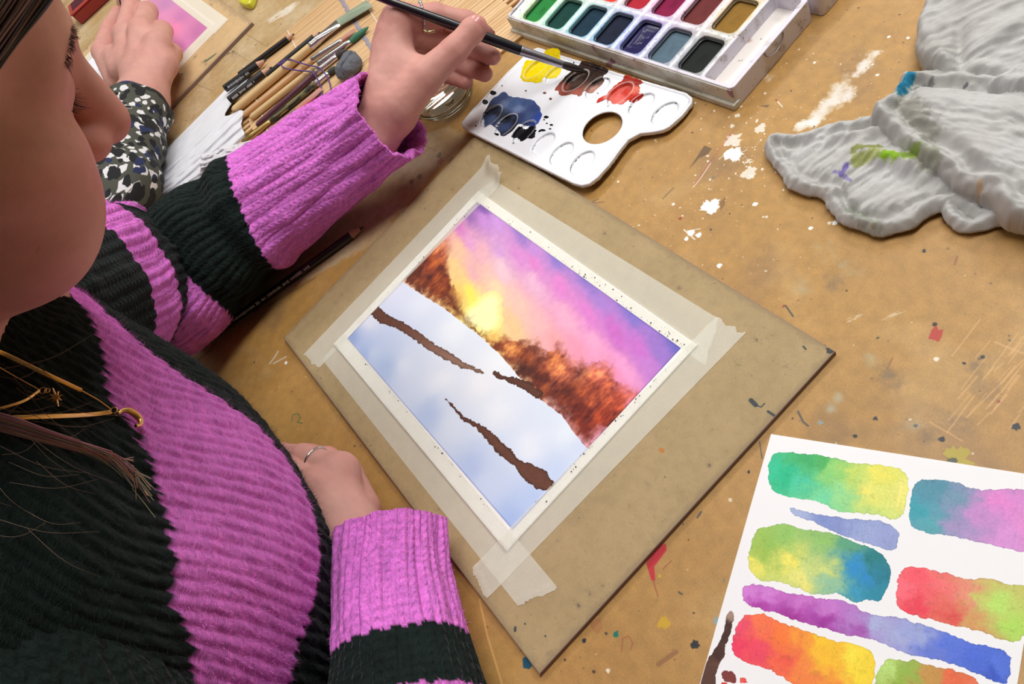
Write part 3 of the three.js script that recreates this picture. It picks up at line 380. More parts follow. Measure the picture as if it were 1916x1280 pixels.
// ---- swatch sheet
{
  const O = V(pl(1443, 813)[0], 0, pl(1443, 813)[1]), e1 = V(pl(1916, 887)[0], 0, pl(1916, 887)[1]).sub(O).normalize(), e2a = V(pl(1310, 1280)[0], 0, pl(1310, 1280)[1]).sub(O).normalize();
  const SW = 0.1315, SH = 0.178, Wt = 1315, Ht = 1780;
  const det = e1.x * e2a.z - e1.z * e2a.x, toAB = (x, z) => { const dx = x - O.x, dz = z - O.z; return [(dx * e2a.z - dz * e2a.x) / det, (e1.x * dz - e1.z * dx) / det]; };
  const at = (px, py) => { const [x, z] = pl(px, py, 0.0006); return toAB(x, z); }, map = (pts) => pts.map((p) => [...at(p[0], p[1]), ...p.slice(2)]);
  const S = [
    [[[1446, 850], [1500, 848], [1560, 856], [1600, 866], [1650, 870], [1690, 880], [1700, 905], [1698, 930], [1680, 972], [1640, 962], [1600, 960], [1565, 955], [1530, 938], [1490, 932], [1450, 920], [1438, 900]], [[1450, 880, 60, 200, 155], [1470, 890, 40, 190, 140], [1505, 858, 70, 178, 110], [1540, 862, 80, 180, 100], [1500, 900, 80, 205, 165], [1560, 880, 150, 215, 120], [1570, 930, 150, 220, 150], [1540, 930, 120, 220, 165], [1600, 880, 200, 222, 110], [1620, 920, 238, 232, 118], [1690, 920, 240, 234, 130], [1650, 885, 236, 230, 105]]],
    [[[1716, 902], [1745, 897], [1790, 902], [1830, 915], [1900, 915], [1960, 930], [1960, 1030], [1900, 1030], [1860, 1020], [1820, 1012], [1770, 1000], [1740, 998], [1706, 985], [1702, 955]], [[1715, 950, 70, 165, 180], [1740, 915, 90, 150, 170], [1790, 930, 120, 155, 180], [1740, 985, 90, 170, 180], [1790, 985, 165, 150, 195], [1830, 960, 200, 145, 205], [1870, 940, 232, 140, 212], [1880, 1010, 218, 150, 215], [1930, 980, 230, 145, 212]]],
    [[[1478, 950], [1500, 955], [1535, 963], [1560, 966], [1600, 972], [1650, 975], [1680, 995], [1680, 1008], [1672, 1030], [1640, 1022], [1600, 1010], [1570, 998], [1545, 988], [1520, 975], [1483, 962]], [[1490, 956, 170, 184, 222], [1550, 970, 130, 148, 205], [1565, 982, 136, 150, 205], [1620, 1000, 158, 172, 218], [1670, 1015, 152, 164, 212]]],
    [[[1418, 990], [1440, 985], [1465, 979], [1500, 990], [1550, 996], [1600, 1015], [1640, 1030], [1664, 1055], [1667, 1085], [1655, 1110], [1645, 1125], [1625, 1122], [1605, 1128], [1580, 1118], [1570, 1110], [1530, 1113], [1490, 1100], [1455, 1088], [1420, 1085], [1402, 1065], [1402, 1030]], [[1412, 1060, 240, 232, 110], [1440, 1020, 150, 195, 90], [1470, 1000, 150, 200, 105], [1540, 1010, 150, 200, 110], [1425, 1035, 160, 195, 85], [1480, 1050, 244, 234, 110], [1540, 1065, 212, 222, 130], [1500, 1085, 236, 232, 130], [1590, 1020, 95, 165, 130], [1640, 1045, 40, 125, 130], [1655, 1080, 40, 125, 145], [1600, 1060, 50, 145, 205], [1620, 1080, 45, 140, 200], [1560, 1090, 150, 200, 165], [1600, 1110, 60, 155, 190], [1645, 1115, 45, 140, 165]]],
    [[[1693, 1062], [1720, 1062], [1760, 1070], [1820, 1085], [1850, 1082], [1890, 1095], [1930, 1100], [1930, 1170], [1900, 1202], [1870, 1195], [1830, 1180], [1790, 1172], [1750, 1160], [1710, 1152], [1680, 1135], [1676, 1115]], [[1690, 1100, 252, 112, 128], [1720, 1080, 250, 95, 110], [1715, 1135, 238, 72, 90], [1760, 1100, 245, 115, 120], [1780, 1150, 228, 90, 85], [1810, 1110, 235, 145, 125], [1810, 1165, 212, 160, 100], [1840, 1120, 200, 205, 110], [1870, 1130, 190, 228, 112], [1900, 1170, 180, 222, 100]]],
    [[[1392, 1098], [1410, 1093], [1440, 1098], [1470, 1110], [1500, 1112], [1530, 1120], [1560, 1120], [1590, 1130], [1620, 1145], [1640, 1152], [1680, 1155], [1720, 1168], [1760, 1180], [1810, 1200], [1860, 1212], [1890, 1225], [1892, 1250], [1885, 1278], [1860, 1275], [1830, 1262], [1790, 1245], [1740, 1232], [1700, 1225], [1630, 1196], [1590, 1190], [1540, 1175], [1500, 1165], [1460, 1150], [1430, 1142], [1400, 1132], [1388, 1118]], [[1400, 1105, 214, 130, 215], [1440, 1110, 212, 130, 214], [1420, 1135, 178, 65, 170], [1480, 1150, 165, 50, 155], [1500, 1125, 205, 120, 205], [1550, 1135, 205, 125, 210], [1540, 1165, 162, 55, 160], [1590, 1155, 186, 130, 205], [1610, 1180, 168, 92, 180], [1640, 1170, 172, 180, 222], [1680, 1190, 170, 178, 222], [1720, 1190, 160, 172, 222], [1740, 1215, 105, 125, 215], [1780, 1210, 92, 120, 222], [1830, 1235, 80, 112, 218], [1870, 1250, 86, 118, 220], [1850, 1265, 62, 92, 200]]],
    [[[1392, 1152], [1410, 1150], [1430, 1150], [1460, 1165], [1500, 1178], [1540, 1192], [1560, 1200], [1600, 1205], [1630, 1222], [1637, 1245], [1625, 1290], [1560, 1300], [1500, 1290], [1460, 1265], [1430, 1250], [1400, 1242], [1372, 1222], [1370, 1195]], [[1385, 1170, 240, 80, 110], [1380, 1210, 238, 62, 98], [1420, 1165, 250, 120, 80], [1420, 1220, 240, 75, 100], [1460, 1190, 250, 125, 60], [1470, 1240, 242, 95, 75], [1510, 1200, 250, 160, 60], [1540, 1200, 250, 200, 50], [1550, 1240, 250, 195, 50], [1510, 1270, 245, 135, 70], [1600, 1230, 250, 226, 70], [1610, 1265, 248, 220, 60], [1560, 1285, 246, 150, 60]]],
    [[[1660, 1234], [1690, 1238], [1710, 1236], [1740, 1246], [1790, 1256], [1830, 1275], [1830, 1330], [1645, 1330], [1640, 1265]], [[1665, 1250, 190, 225, 125], [1700, 1250, 150, 185, 80], [1690, 1275, 150, 180, 70], [1740, 1270, 200, 150, 80], [1790, 1270, 232, 110, 75], [1830, 1300, 236, 120, 90], [1740, 1310, 212, 140, 80]]],
    [[[1363, 1145], [1372, 1146], [1370, 1165], [1368, 1180], [1358, 1205], [1352, 1230], [1340, 1255], [1335, 1300], [1310, 1300], [1312, 1270], [1320, 1240], [1335, 1218], [1350, 1190], [1356, 1165]], [[1367, 1148, 170, 140, 125], [1362, 1180, 66, 40, 34], [1340, 1225, 70, 42, 34], [1345, 1240, 105, 72, 60], [1322, 1275, 90, 60, 50]]],
    [[[1352, 1258], [1365, 1256], [1377, 1266], [1376, 1276], [1362, 1278], [1350, 1268]], [[1360, 1266, 128, 58, 54]]], [[[1382, 1268], [1392, 1268], [1398, 1278], [1386, 1278]], [[1390, 1272, 240, 90, 80]]], [[[1350, 1278], [1364, 1282], [1360, 1300], [1346, 1296]], [[1356, 1288, 230, 70, 60]]]].map(([poly, cols]) => { const p = smoothPoly(map(poly), 70); let x0 = 9, x1 = -9, y0 = 9, y1 = -9; for (const q of p) { x0 = Math.min(x0, q[0]); x1 = Math.max(x1, q[0]); y0 = Math.min(y0, q[1]); y1 = Math.max(y1, q[1]); } return { p, c: map(cols), b: [x0 - 0.003, x1 + 0.003, y0 - 0.003, y1 + 0.003] }; });
  const q3 = [0, 0, 0];
  const tex = pixTex(Wt, Ht, (X, Y, o) => {
    const a = (X + 0.5) / Wt * SW, b = (1 - (Y + 0.5) / Ht) * SH; o[0] = 243; o[1] = 243; o[2] = 245;
    if (b > 0.15) return;
    for (const s of S) { if (a < s.b[0] || a > s.b[1] || b < s.b[2] || b > s.b[3]) continue;
      const w = fbm(a * 300, b * 300, 3), d = polyD(s.p, a, b) + 0.0013 * w + 0.00012 * n2(a * 1500, b * 1500); if (d > 0) continue;
      const v = fbm(a * 130 + 9, b * 130, 4), gr = fbm(a * 900, b * 900, 2); idw(s.c, a + 0.007 * v + 0.002 * w, b + 0.007 * fbm(a * 130, b * 130 + 30, 4), q3, 1.3);
      const e = sst(-0.0006, -0.00005, d) * 0.1, k = 1 - e + 0.07 * gr - 0.05 * sst(0.16, 0.40, w) * sst(235, 120, Math.min(q3[0], q3[1], q3[2])) + 0.04 * v; o[0] = q3[0] * k; o[1] = q3[1] * k; o[2] = q3[2] * k; }
  }, true, THREE.ClampToEdgeWrapping);
  const nrm = (a, b) => V(O.x + e1.x * a + e2a.x * b, 0, O.z + e1.z * a + e2a.z * b);
  const quad = [[0, 0], [SW, 0], [SW, SH], [0, SH]].map(([a, b]) => { const p = nrm(a, b); return [p.x, p.z]; });
  const c = nrm(SW / 2, SH / 2), t = thing('swatch_sheet', 'white paper sheet covered with bright watercolour blending swatches', 'paper', V(c.x, TY, c.z));
  lpart(t, 'sheet', extrude(quad, 0.0005, 0.00008).translate(0, TY + 0.0002, 0), paperM);
  const g = gridGeo(2, 2, (u, v) => { const p = nrm(0.0003 + u * (SW - 0.0006), 0.0003 + v * (SH - 0.0006)); return { p: [p.x, TY + 0.00076, p.z], uv: [u, 1 - v] }; });
  if (g.attributes.normal.getY(0) < 0) { const ix = g.index.array; for (let i = 0; i < ix.length; i += 3) { const s = ix[i]; ix[i] = ix[i + 1]; ix[i + 1] = s; } g.computeVertexNormals(); }
  lpart(t, 'painted_swatches', g, std({ map: tex, roughness: 0.8, bumpMap: paperBump, bumpScale: 0.00006 }));
}
// ---------------------------------------------------------------- mixing palette with wells and wet paint
const plasticW = phy({ color: C(236, 238, 244), roughness: 0.22, clearcoat: 0.5, clearcoatRoughness: 0.12 });
{
  const TH0 = 0.0056, tilt = (x) => 0.0045 * clamp((0.235 - x) / 0.11);
  const A = (px, py) => pl(px, py, TH0 + 0.002);
  const out = [[866, 233], [879, 216], [912, 178], [950, 134], [990, 93], [1006, 86], [1040, 98], [1100, 116], [1180, 141], [1250, 161], [1284, 171], [1295, 180], [1294, 190], [1276, 214], [1252, 236], [1240, 243], [1222, 247], [1197, 250], [1176, 262], [1160, 283], [1140, 312], [1120, 335], [1104, 348], [1090, 351], [1075, 347], [1020, 320], [940, 280], [876, 248], [867, 241]].map((p) => A(...p));
  const hc = A(1126, 238), hr = (() => { const a = A(1089, 245), b = A(1161, 230), c = A(1132, 207), d = A(1118, 267); return [Math.hypot(a[0] - b[0], a[1] - b[1]) / 2, Math.hypot(c[0] - d[0], c[1] - d[1]) / 2]; })();
  const wells = [[919, 219], [947, 236], [981, 249], [1017, 270], [1051, 288], [1090, 305], [1002, 126], [1040, 136], [1076, 149], [1116, 161], [1158, 173], [1198, 191], [1242, 208]].map((p) => A(...p)).map(([x, z]) => [x, z, 0.0125, 0.0085, 0]);
  wells.forEach((w, i) => { w[4] = i < 6 ? -0.05 : 0.1; });
  const dg = (x, z) => { const p = out, d = polyD(p, x, z), h = (Math.hypot((x - hc[0]) / hr[0], (z - hc[1]) / hr[1]) - 1) * Math.min(hr[0], hr[1]); return [d, h]; };
  const step = 0.0009, gx0 = 0.115, gz0 = -0.60, gnx = 175, gnz = 260, cache = new Map();
  const wellAt = (x, z) => { let q = 0; for (const [cx, cz, a, b, th] of wells) { const dx = x - cx, dz = z - cz, u = dx * Math.cos(th) + dz * Math.sin(th), v = -dx * Math.sin(th) + dz * Math.cos(th), r = Math.hypot(u / a, v / b); if (r < 1.25) q = Math.max(q, sst(1.03, 0.86, r) * (0.0019 + 0.0006 * (1 - r * r)) - 0.00045 * Math.exp(-Math.pow((r - 1.07) / 0.07, 2))); } return q; };
  const topY = (x, z, d) => TH0 + tilt(x) - wellAt(x, z) + 0.0009 * sst(-0.0035, -0.0012, d);
  const keyd = (x, z) => { const k = fl((x - gx0) / step * 4 + 0.5) * 5000 + fl((z - gz0) / step * 4 + 0.5); let r = cache.get(k); if (!r) { const [d, h] = dg(x, z); r = [d, h, topY(x, z, d)]; cache.set(k, r); } return r; };
  const f = (x, y, z) => { const [d, h, ty] = keyd(x, z), yy = y - TY, b = 0.0011; const plate = smax(Math.max(d, -h), Math.max(yy - ty, ty - 0.0019 - yy), 0.0011), skirt = Math.max(smax(Math.abs(d + b) - b, yy - ty, 0.001), tilt(x) + 0.0026 - yy); return Math.min(plate, skirt); };
  const g = nets(f, V(gx0, TY - 0.001, gz0), V(gx0 + gnx * step, TY + 0.016, gz0 + gnz * step), step);
  const t = thing('paint_palette', 'white plastic mixing palette with a thumb hole, smeared with yellow, brown, red and blue paint', 'palette', V(hc[0], TY, hc[1]));
  lpart(t, 'tray', g, plasticW);
  // paint lying in and between the wells
  const cp = (x, y) => A(850 + x / 3.556, y / 3.556);
  const wet = (r, o = {}) => phy({ vertexColors: true, roughness: r, specularIntensity: 0.12, clearcoat: 0.08, clearcoatRoughness: 0.05, ...o });
  const puddle = (label, poly, cols, th, mat, seed, nse = 0.0008) => {
    const raw = smoothPoly(poly.map((p) => cp(...p)), 150), b = raw.map(([x, z], i) => { const a = i / 150 * 6.283; return [x + nse * n2(Math.cos(a) * 6 + seed, Math.sin(a) * 6), z + nse * n2(Math.cos(a) * 6, Math.sin(a) * 6 + seed)]; });
    let cx = 0, cz = 0; for (const q of b) { cx += q[0] / b.length; cz += q[1] / b.length; } const c = cols.map((q) => [...cp(q[0], q[1]), ...lin(C(...[q[2], q[3], q[4]].map((v) => v * (0.62 + 0.33 * sst(40, 190, Math.max(q[2], q[3], q[4]))))))]), o = [0, 0, 0];
    const geo = gridGeo(150, 34, (u, v) => {
      const q = b[Math.round(u * 150) % 150], vv = 1 - v, s = vv * vv * (3 - 2 * vv) * 0.3 + vv * 0.7, x = lerp(cx, q[0], s), z = lerp(cz, q[1], s), d = polyD(out, x, z), rim = sst(1, 0.94, s);
      idw(c, x + 0.0012 * fbm(x * 400, z * 400, 3), z + 0.0012 * fbm(x * 400 + 9, z * 400, 3), o, 1.6); const k = 1 + 0.22 * fbm(x * 330 + seed, z * 330, 4), rr = wells.reduce((m, [wx, wz, a, bb, thh]) => { const dx = x - wx, dz = z - wz, uu = dx * Math.cos(thh) + dz * Math.sin(thh), w = -dx * Math.sin(thh) + dz * Math.cos(thh); return Math.min(m, Math.abs(Math.hypot(uu / a, w / bb) - 1.06)); }, 9), pale = sst(0.08, 0.02, rr) * 0.4 * sst(1, 0.9, s);
      return { p: [x, TY + topY(x, z, d) + th * rim * (0.6 + 0.4 * fbm(x * 220, z * 220, 2)) + 0.00008, z], c: [lerp(o[0] * k, 0.75, pale), lerp(o[1] * k, 0.74, pale), lerp(o[2] * k, 0.72, pale)] };
    }, true, false);
    if (geo.attributes.normal.getY(2000) < 0) { const ix = geo.index.array; for (let i = 0; i < ix.length; i += 3) { const s = ix[i]; ix[i] = ix[i + 1]; ix[i + 1] = s; } geo.computeVertexNormals(); }
    lpart(t, 'paint_puddle', geo, mat, label);
  };
  const glossy = wet(0.28), satin = wet(0.6, { clearcoat: 0.05, specularIntensity: 0.4 });
  puddle('yellow paint', [[440, 500], [455, 440], [470, 400], [540, 392], [585, 365], [605, 330], [640, 318], [695, 325], [700, 370], [700, 450], [665, 498], [620, 508], [590, 512], [580, 540], [545, 548], [500, 545], [450, 532]], [[500, 470, 240, 214, 0], [560, 430, 246, 222, 12], [480, 530, 232, 202, 0], [650, 350, 224, 196, 0], [640, 470, 240, 218, 40]], 0.0004, glossy, 1);
  puddle('dark brown paint', [[690, 600], [665, 598], [690, 560], [735, 500], [790, 455], [850, 402], [900, 408], [1022, 462], [990, 490], [985, 520], [940, 570], [905, 600], [862, 602], [835, 635], [790, 622], [745, 632], [695, 628]], [[720, 580, 150, 72, 58], [690, 610, 168, 86, 70], [800, 620, 176, 96, 82], [760, 510, 62, 40, 32], [860, 430, 70, 46, 38], [950, 440, 40, 26, 22], [1000, 465, 58, 38, 32], [810, 540, 104, 80, 68], [780, 570, 92, 68, 58], [880, 500, 60, 40, 32], [930, 530, 60, 38, 30], [930, 575, 196, 140, 124], [950, 490, 74, 48, 38]], 0.00045, glossy, 2);
  puddle('red paint', [[948, 682], [953, 655], [975, 640], [1010, 622], [1050, 570], [1090, 540], [1122, 510], [1135, 493], [1190, 508], [1255, 540], [1228, 545], [1225, 605], [1180, 640], [1150, 660], [1112, 688], [1060, 676], [1010, 650], [985, 660]], [[965, 662, 206, 54, 44], [1010, 640, 226, 110, 96], [1080, 625, 238, 112, 104], [1100, 660, 240, 130, 120], [1060, 600, 214, 66, 52], [1130, 590, 205, 60, 48], [1140, 520, 176, 50, 36], [1220, 535, 170, 44, 30], [1190, 590, 230, 120, 100], [1170, 640, 205, 52, 40]], 0.00045, glossy, 3);
  puddle('red paint', [[1158, 668], [1175, 640], [1215, 615], [1252, 613], [1225, 640], [1180, 668]], [[1200, 640, 186, 46, 32]], 0.0003, glossy, 4, 0.0004);
  puddle('mottled dark blue paint', [[198, 760], [225, 720], [250, 668], [290, 640], [330, 613], [365, 640], [440, 652], [515, 665], [562, 705], [582, 780], [550, 832], [485, 832], [425, 835], [395, 880], [328, 916], [290, 872], [240, 840], [208, 856], [195, 800]], [[290, 660, 66, 88, 140], [340, 640, 62, 84, 138], [330, 700, 110, 128, 170], [400, 690, 74, 100, 150], [430, 730, 116, 134, 176], [470, 690, 64, 88, 142], [540, 720, 52, 74, 136], [560, 790, 46, 76, 168], [500, 780, 72, 92, 142], [440, 790, 52, 72, 128], [270, 740, 40, 46, 66], [300, 760, 26, 28, 42], [230, 800, 70, 92, 136], [250, 780, 78, 98, 140], [350, 790, 28, 30, 46], [410, 800, 26, 28, 44], [340, 840, 62, 80, 126], [400, 860, 30, 34, 52], [330, 900, 40, 48, 76], [210, 740, 24, 26, 40]], 0.0003, satin, 5);
  puddle('glossy black paint', [[385, 920], [405, 882], [432, 850], [478, 852], [505, 835], [532, 836], [546, 880], [530, 928], [492, 925], [468, 938], [432, 930], [408, 912]], [[460, 890, 26, 26, 36]], 0.0011, glossy, 6, 0.0012);
  [[262, 622, 20, 14], [210, 685, 19, 16], [613, 782, 17, 9], [600, 617, 12, 7, 1], [640, 657, 10, 8, 1], [284, 895, 13, 9], [590, 872, 22, 7], [648, 835, 12, 6], [400, 962, 7, 6], [570, 880, 8, 5], [618, 825, 7, 4], [476, 604, 6, 4], [945, 600, 4, 4, 1], [1020, 700, 4, 3, 1], [150, 848, 5, 5], [640, 862, 9, 4], [600, 800, 6, 4], [318, 572, 5, 4, 1], [790, 408, 5, 4]].forEach(([x, y, w, h, br], i) => puddle(br ? 'small brown paint drop' : 'small black paint drop', [[x - w, y], [x - w * 0.4, y - h], [x + w * 0.6, y - h * 0.8], [x + w, y + h * 0.2], [x + w * 0.2, y + h], [x - w * 0.7, y + h * 0.7]], [[x, y, ...(br ? [140, 80, 66] : [26, 27, 38])]], 0.0003, glossy, 20 + i, 0.0002));
}
// ---------------------------------------------------------------- the box of watercolour pans
{
  const F1 = P(1381, 202, 0), an = 0.058, ef = V(-Math.sin(an), 0, -Math.cos(an)), ed = V(Math.cos(an), 0, -Math.sin(an));
  const Lp = (a, b) => [F1.x + ef.x * a + ed.x * b, F1.z + ef.z * a + ed.z * b], LA = 0.264, LB = 0.089, HB = 0.0192;
  const rect = (a0, a1, b0, b1, r = 0.003, n = 4) => { const o = []; for (const [ca, cb, s] of [[a0 + r, b0 + r, 2], [a1 - r, b0 + r, 3], [a1 - r, b1 - r, 0], [a0 + r, b1 - r, 1]]) for (let i = 0; i <= n; i++) { const q = (s + i / n) * Math.PI / 2; o.push(Lp(ca + r * Math.cos(q), cb + r * Math.sin(q))); } return o; };
  const toL = (x, z) => { const dx = x - F1.x, dz = z - F1.z; return [dx * ef.x + dz * ef.z, dx * ed.x + dz * ed.z]; };
  const pans = []; const cols = [[[30, 34, 32], 'black'], [[86, 108, 122], 'grey'], [[22, 14, 74], 'deep ultramarine'], [[24, 32, 52], 'navy blue'], [[22, 50, 68], 'dark teal'], [[14, 62, 54], 'dark green'], [[40, 130, 60], 'bright green'], [[140, 104, 42], 'ochre'], [[106, 46, 46], 'red-brown'], [[130, 20, 66], 'magenta'], [[172, 34, 50], 'crimson'], [[222, 62, 44], 'orange-red'], [[232, 120, 40], 'orange'], [[240, 200, 40], 'yellow']];
  for (let r = 0; r < 2; r++) for (let i = 0; i < 7; i++) pans.push({ a: 0.0468 + 0.0316 * i, b: 0.0213 + 0.0405 * r, c: cols[r * 7 + i][0], n: cols[r * 7 + i][1] });
  const stain = [[110, 115, 120], [120, 130, 150], [95, 100, 200], [90, 160, 215], [110, 190, 215], [120, 215, 195], [205, 235, 175], [225, 205, 140], [240, 185, 205], [245, 160, 215], [245, 170, 190], [240, 190, 175], [245, 220, 160], [250, 240, 170]];
  const t = thing('watercolour_box', 'white plastic paint box of colour pans standing half on the mixing palette', 'paint box', V(...(([x, z]) => [x, TY, z])(Lp(LA / 2, LB / 2))));
  const dirtTex = pixTex(512, 256, (x, y, o) => { const a = fbm(x * 0.02, y * 0.03, 5), b = fbm(x * 0.12 + 5, y * 0.12, 3); let c = [222, 218, 228]; c = mix3(c, [176, 166, 160], sst(0.05, 0.4, a) * 0.6); c = mix3(c, [96, 66, 84], sst(0.42, 0.5, b + 0.4 * a) * 0.8); o[0] = c[0]; o[1] = c[1]; o[2] = c[2]; });
  const frontTex = pixTex(512, 256, (x, y, o) => { const a = fbm(x * 0.014, y * 0.03, 5), b = fbm(x * 0.08 + 5, y * 0.12, 4); let c = [205, 203, 188]; c = mix3(c, [168, 160, 140], sst(-0.1, 0.35, a) * 0.8); c = mix3(c, [70, 62, 88], sst(0.40, 0.48, b) * 0.8); c = mix3(c, [140, 96, 112], sst(0.3, 0.36, fbm(x * 0.012 + 3, y * 0.012, 3)) * 0.8); o[0] = c[0]; o[1] = c[1]; o[2] = c[2]; });  // greyer, yellower base than the case, with dark and reddish blotches
  const caseM = phy({ map: dirtTex, roughness: 0.4 }), frontM = phy({ map: frontTex, roughness: 0.45 });
  const sideUV = (g) => planUV(g, (x, y, z) => { const [a, b] = toL(x, z); return [(a + b) * 7, (y - TY) * 9 + b * 3]; });
  // outer wall, floor and front ledge
  const hull = (a0, a1, b0, b1, y0, y1, bev, r, holes = []) => extrude(rect(a0, a1, b0, b1, r), y1 - y0, bev, holes).translate(0, TY + y0, 0);
  const tro = [0.0042, 0.0285];
  lpart(t, 'case', sideUV(hull(0, LA, 0, LB, 0.0002, HB, 0.0006, 0.004, [rect(tro[0], tro[1], 0.003, LB - 0.003, 0.002).reverse(), rect(tro[1] + 0.0018, LA - 0.0025, 0.0025, LB - 0.0025, 0.002).reverse()])), caseM);
  lpart(t, 'case_floor', sideUV(hull(0.001, LA - 0.001, 0.001, LB - 0.001, 0.0006, 0.0042, 0.0004, 0.003)), caseM);
  lpart(t, 'front_ledge', sideUV(hull(-0.0004, LA + 0.001, -0.0034, 0.004, 0.0002, 0.0056, 0.0008, 0.001)), frontM);
  lpart(t, 'front_face', sideUV(hull(0.0008, LA - 0.0005, -0.0009, 0.0005, 0.0054, HB - 0.0012, 0.0004, 0.0004)), frontM);
  // thumb notch in the end wall
  { const c = Lp(-0.0001, LB / 2 + 0.002), R = 0.011, g = gridGeo(28, 6, (u, v) => { const a = Math.PI * (1 + u), rr = R * (1 - 0.12 * v), b = LB / 2 + 0.002 + Math.cos(a) * rr, y = TY + HB - 0.0008 + Math.sin(a) * rr * 0.85, q = Lp(-0.0003 - 0.0010 * Math.sin(v * Math.PI), b); return { p: [q[0], Math.min(y, TY + HB - 0.0006), q[1]], uv: [u, v] }; }); lpart(t, 'thumb_notch', g, std({ color: C(150, 132, 128), roughness: 0.5, side: THREE.DoubleSide })); }
  // brush trough
  lpart(t, 'brush_trough', planUV(hull(tro[0] - 0.0002, tro[1] + 0.0002, 0.0028, LB - 0.0028, 0.004, 0.0068, 0.0003, 0.002), (x, y, z) => { const [a, b] = toL(x, z); return [a * 9, b * 9]; }), std({ map: pixTex(256, 256, (x, y, o) => { const a = fbm(x * 0.03, y * 0.02, 4), e = Math.min(x % 256, 90) / 90; let c = [238, 232, 226]; c = mix3(c, [150, 96, 74], sst(0.2, 0.45, a) * 0.7); c = mix3(c, [60, 58, 60], sst(0.42, 0.5, fbm(x * 0.05 + 9, y * 0.05, 4)) * 0.8); o[0] = c[0]; o[1] = c[1]; o[2] = c[2]; }), roughness: 0.5 }));
  // stained insert with openings for the pans
  const Wt = 1024, Ht = 384, oo = [0, 0, 0], pc = pans.map((p, i) => [p.a, p.b, ...stain[i]]);
  const insTex = pixTex(Wt, Ht, (X, Y, o) => {
    const a = X / Wt * LA, b = Y / Ht * LB, w = fbm(a * 120, b * 120, 4), w2 = fbm(a * 420, b * 420, 3); idw(pc, a + 0.006 * w, b + 0.006 * w2, oo, 1.3);
    let dn = 9; for (const p of pans) dn = Math.min(dn, Math.max(Math.abs(a - p.a) - 0.0118, Math.abs(b - p.b) - 0.0168));
    const m = clamp(sst(0.0042, 0, dn + 0.004 * w) * 0.75 + 0.25 * sst(-0.1, 0.5, w)); let c = mix3([236, 240, 242], oo, m); c = mix3(c, [40, 40, 70], sst(0.36, 0.5, w2 + 0.2 * w) * 0.7); o[0] = c[0]; o[1] = c[1]; o[2] = c[2];
  });
  const holes = pans.map((p) => rect(p.a - 0.0118, p.a + 0.0118, p.b - 0.0168, p.b + 0.0168, 0.0055, 6).reverse());
  const insM = phy({ map: insTex, roughness: 0.35, clearcoat: 0.3 }), insUV = (g) => planUV(g, (x, y, z) => { const [a, b] = toL(x, z); return [a / LA, b / LB]; });
  lpart(t, 'pan_holder', insUV(hull(tro[1] + 0.0020, LA - 0.0027, 0.0027, LB - 0.0027, 0.0044, HB - 0.0016, 0.0007, 0.002, holes)), insM);
  pans.forEach((p, i) => {
    const dark = p.c.map((v) => v * 0.55), rim = rect(p.a - 0.0112, p.a + 0.0112, p.b - 0.0162, p.b + 0.0162, 0.005, 6), inn = rect(p.a - 0.0103, p.a + 0.0103, p.b - 0.0153, p.b + 0.0153, 0.0044, 6);
    const rm = lpart(t, 'pan', extrude(rim, 0.0016, 0.0004, [inn.slice().reverse()]).translate(0, TY + HB - 0.0052, 0), phy({ color: C(...mix3(dark, stain[i], 0.22)), roughness: 0.3, clearcoat: 0.4 }), p.n + ' paint pan');
    const base = rect(p.a - 0.0112, p.a + 0.0112, p.b - 0.0162, p.b + 0.0162, 0.005, 6), N = base.length, cen = Lp(p.a, p.b), q = rng(40 + i), tex = lin(C(...p.c));
    const cake = gridGeo(N, 14, (u, v) => { const e = base[Math.round(u * N) % N], s = 1 - v, x = lerp(cen[0], e[0], s), z = lerp(cen[1], e[1], s), dip = 0.0012 * (1 - s * s), k = 1 + 0.22 * fbm(x * 260 + i * 7, z * 260, 4) - 0.3 * Math.exp(-s * s * 14) * (i % 3 === 0 ? 1 : 0.4) + (s > 0.9 ? -0.3 : 0); return { p: [x, TY + HB - 0.0054 - dip + 0.0004 * fbm(x * 300, z * 300 + i, 3), z], c: tex.map((w) => w * k) }; }, true);
    if (cake.attributes.normal.getY(20) < 0) { const ix = cake.index.array; for (let j = 0; j < ix.length; j += 3) { const s = ix[j]; ix[j] = ix[j + 1]; ix[j + 1] = s; } cake.computeVertexNormals(); }
    const body = extrude(base, HB - 0.0115, 0).translate(0, TY + 0.0044, 0); body.deleteAttribute('uv'); vcol(body, () => tex); cake.deleteAttribute('uv');
    const m = part(rm, 'paint', local(rm, mg([cake, body])), phy({ vertexColors: true, roughness: i === 2 ? 0.4 : 0.75, specularIntensity: 0.4, clearcoat: i === 2 ? 0.25 : 0, clearcoatRoughness: 0.1 }));
  });
  // the lid lying open behind
  const lb0 = LB + 0.0035, lid = thing('box_lid', 'white lid of the paint box opened flat behind it', 'lid', V(...(([x, z]) => [x, TY, z])(Lp(LA / 2, lb0 + 0.045))));
  lpart(lid, 'rim', sideUV(hull(-0.006, LA, lb0, lb0 + 0.09, 0.0002, 0.016, 0.0006, 0.004, [rect(-0.0035, LA - 0.003, lb0 + 0.003, lb0 + 0.087, 0.003).reverse()])), caseM);
  lpart(lid, 'base', sideUV(hull(-0.005, LA - 0.001, lb0 + 0.001, lb0 + 0.089, 0.0004, 0.004, 0.0004, 0.004)), caseM);
}
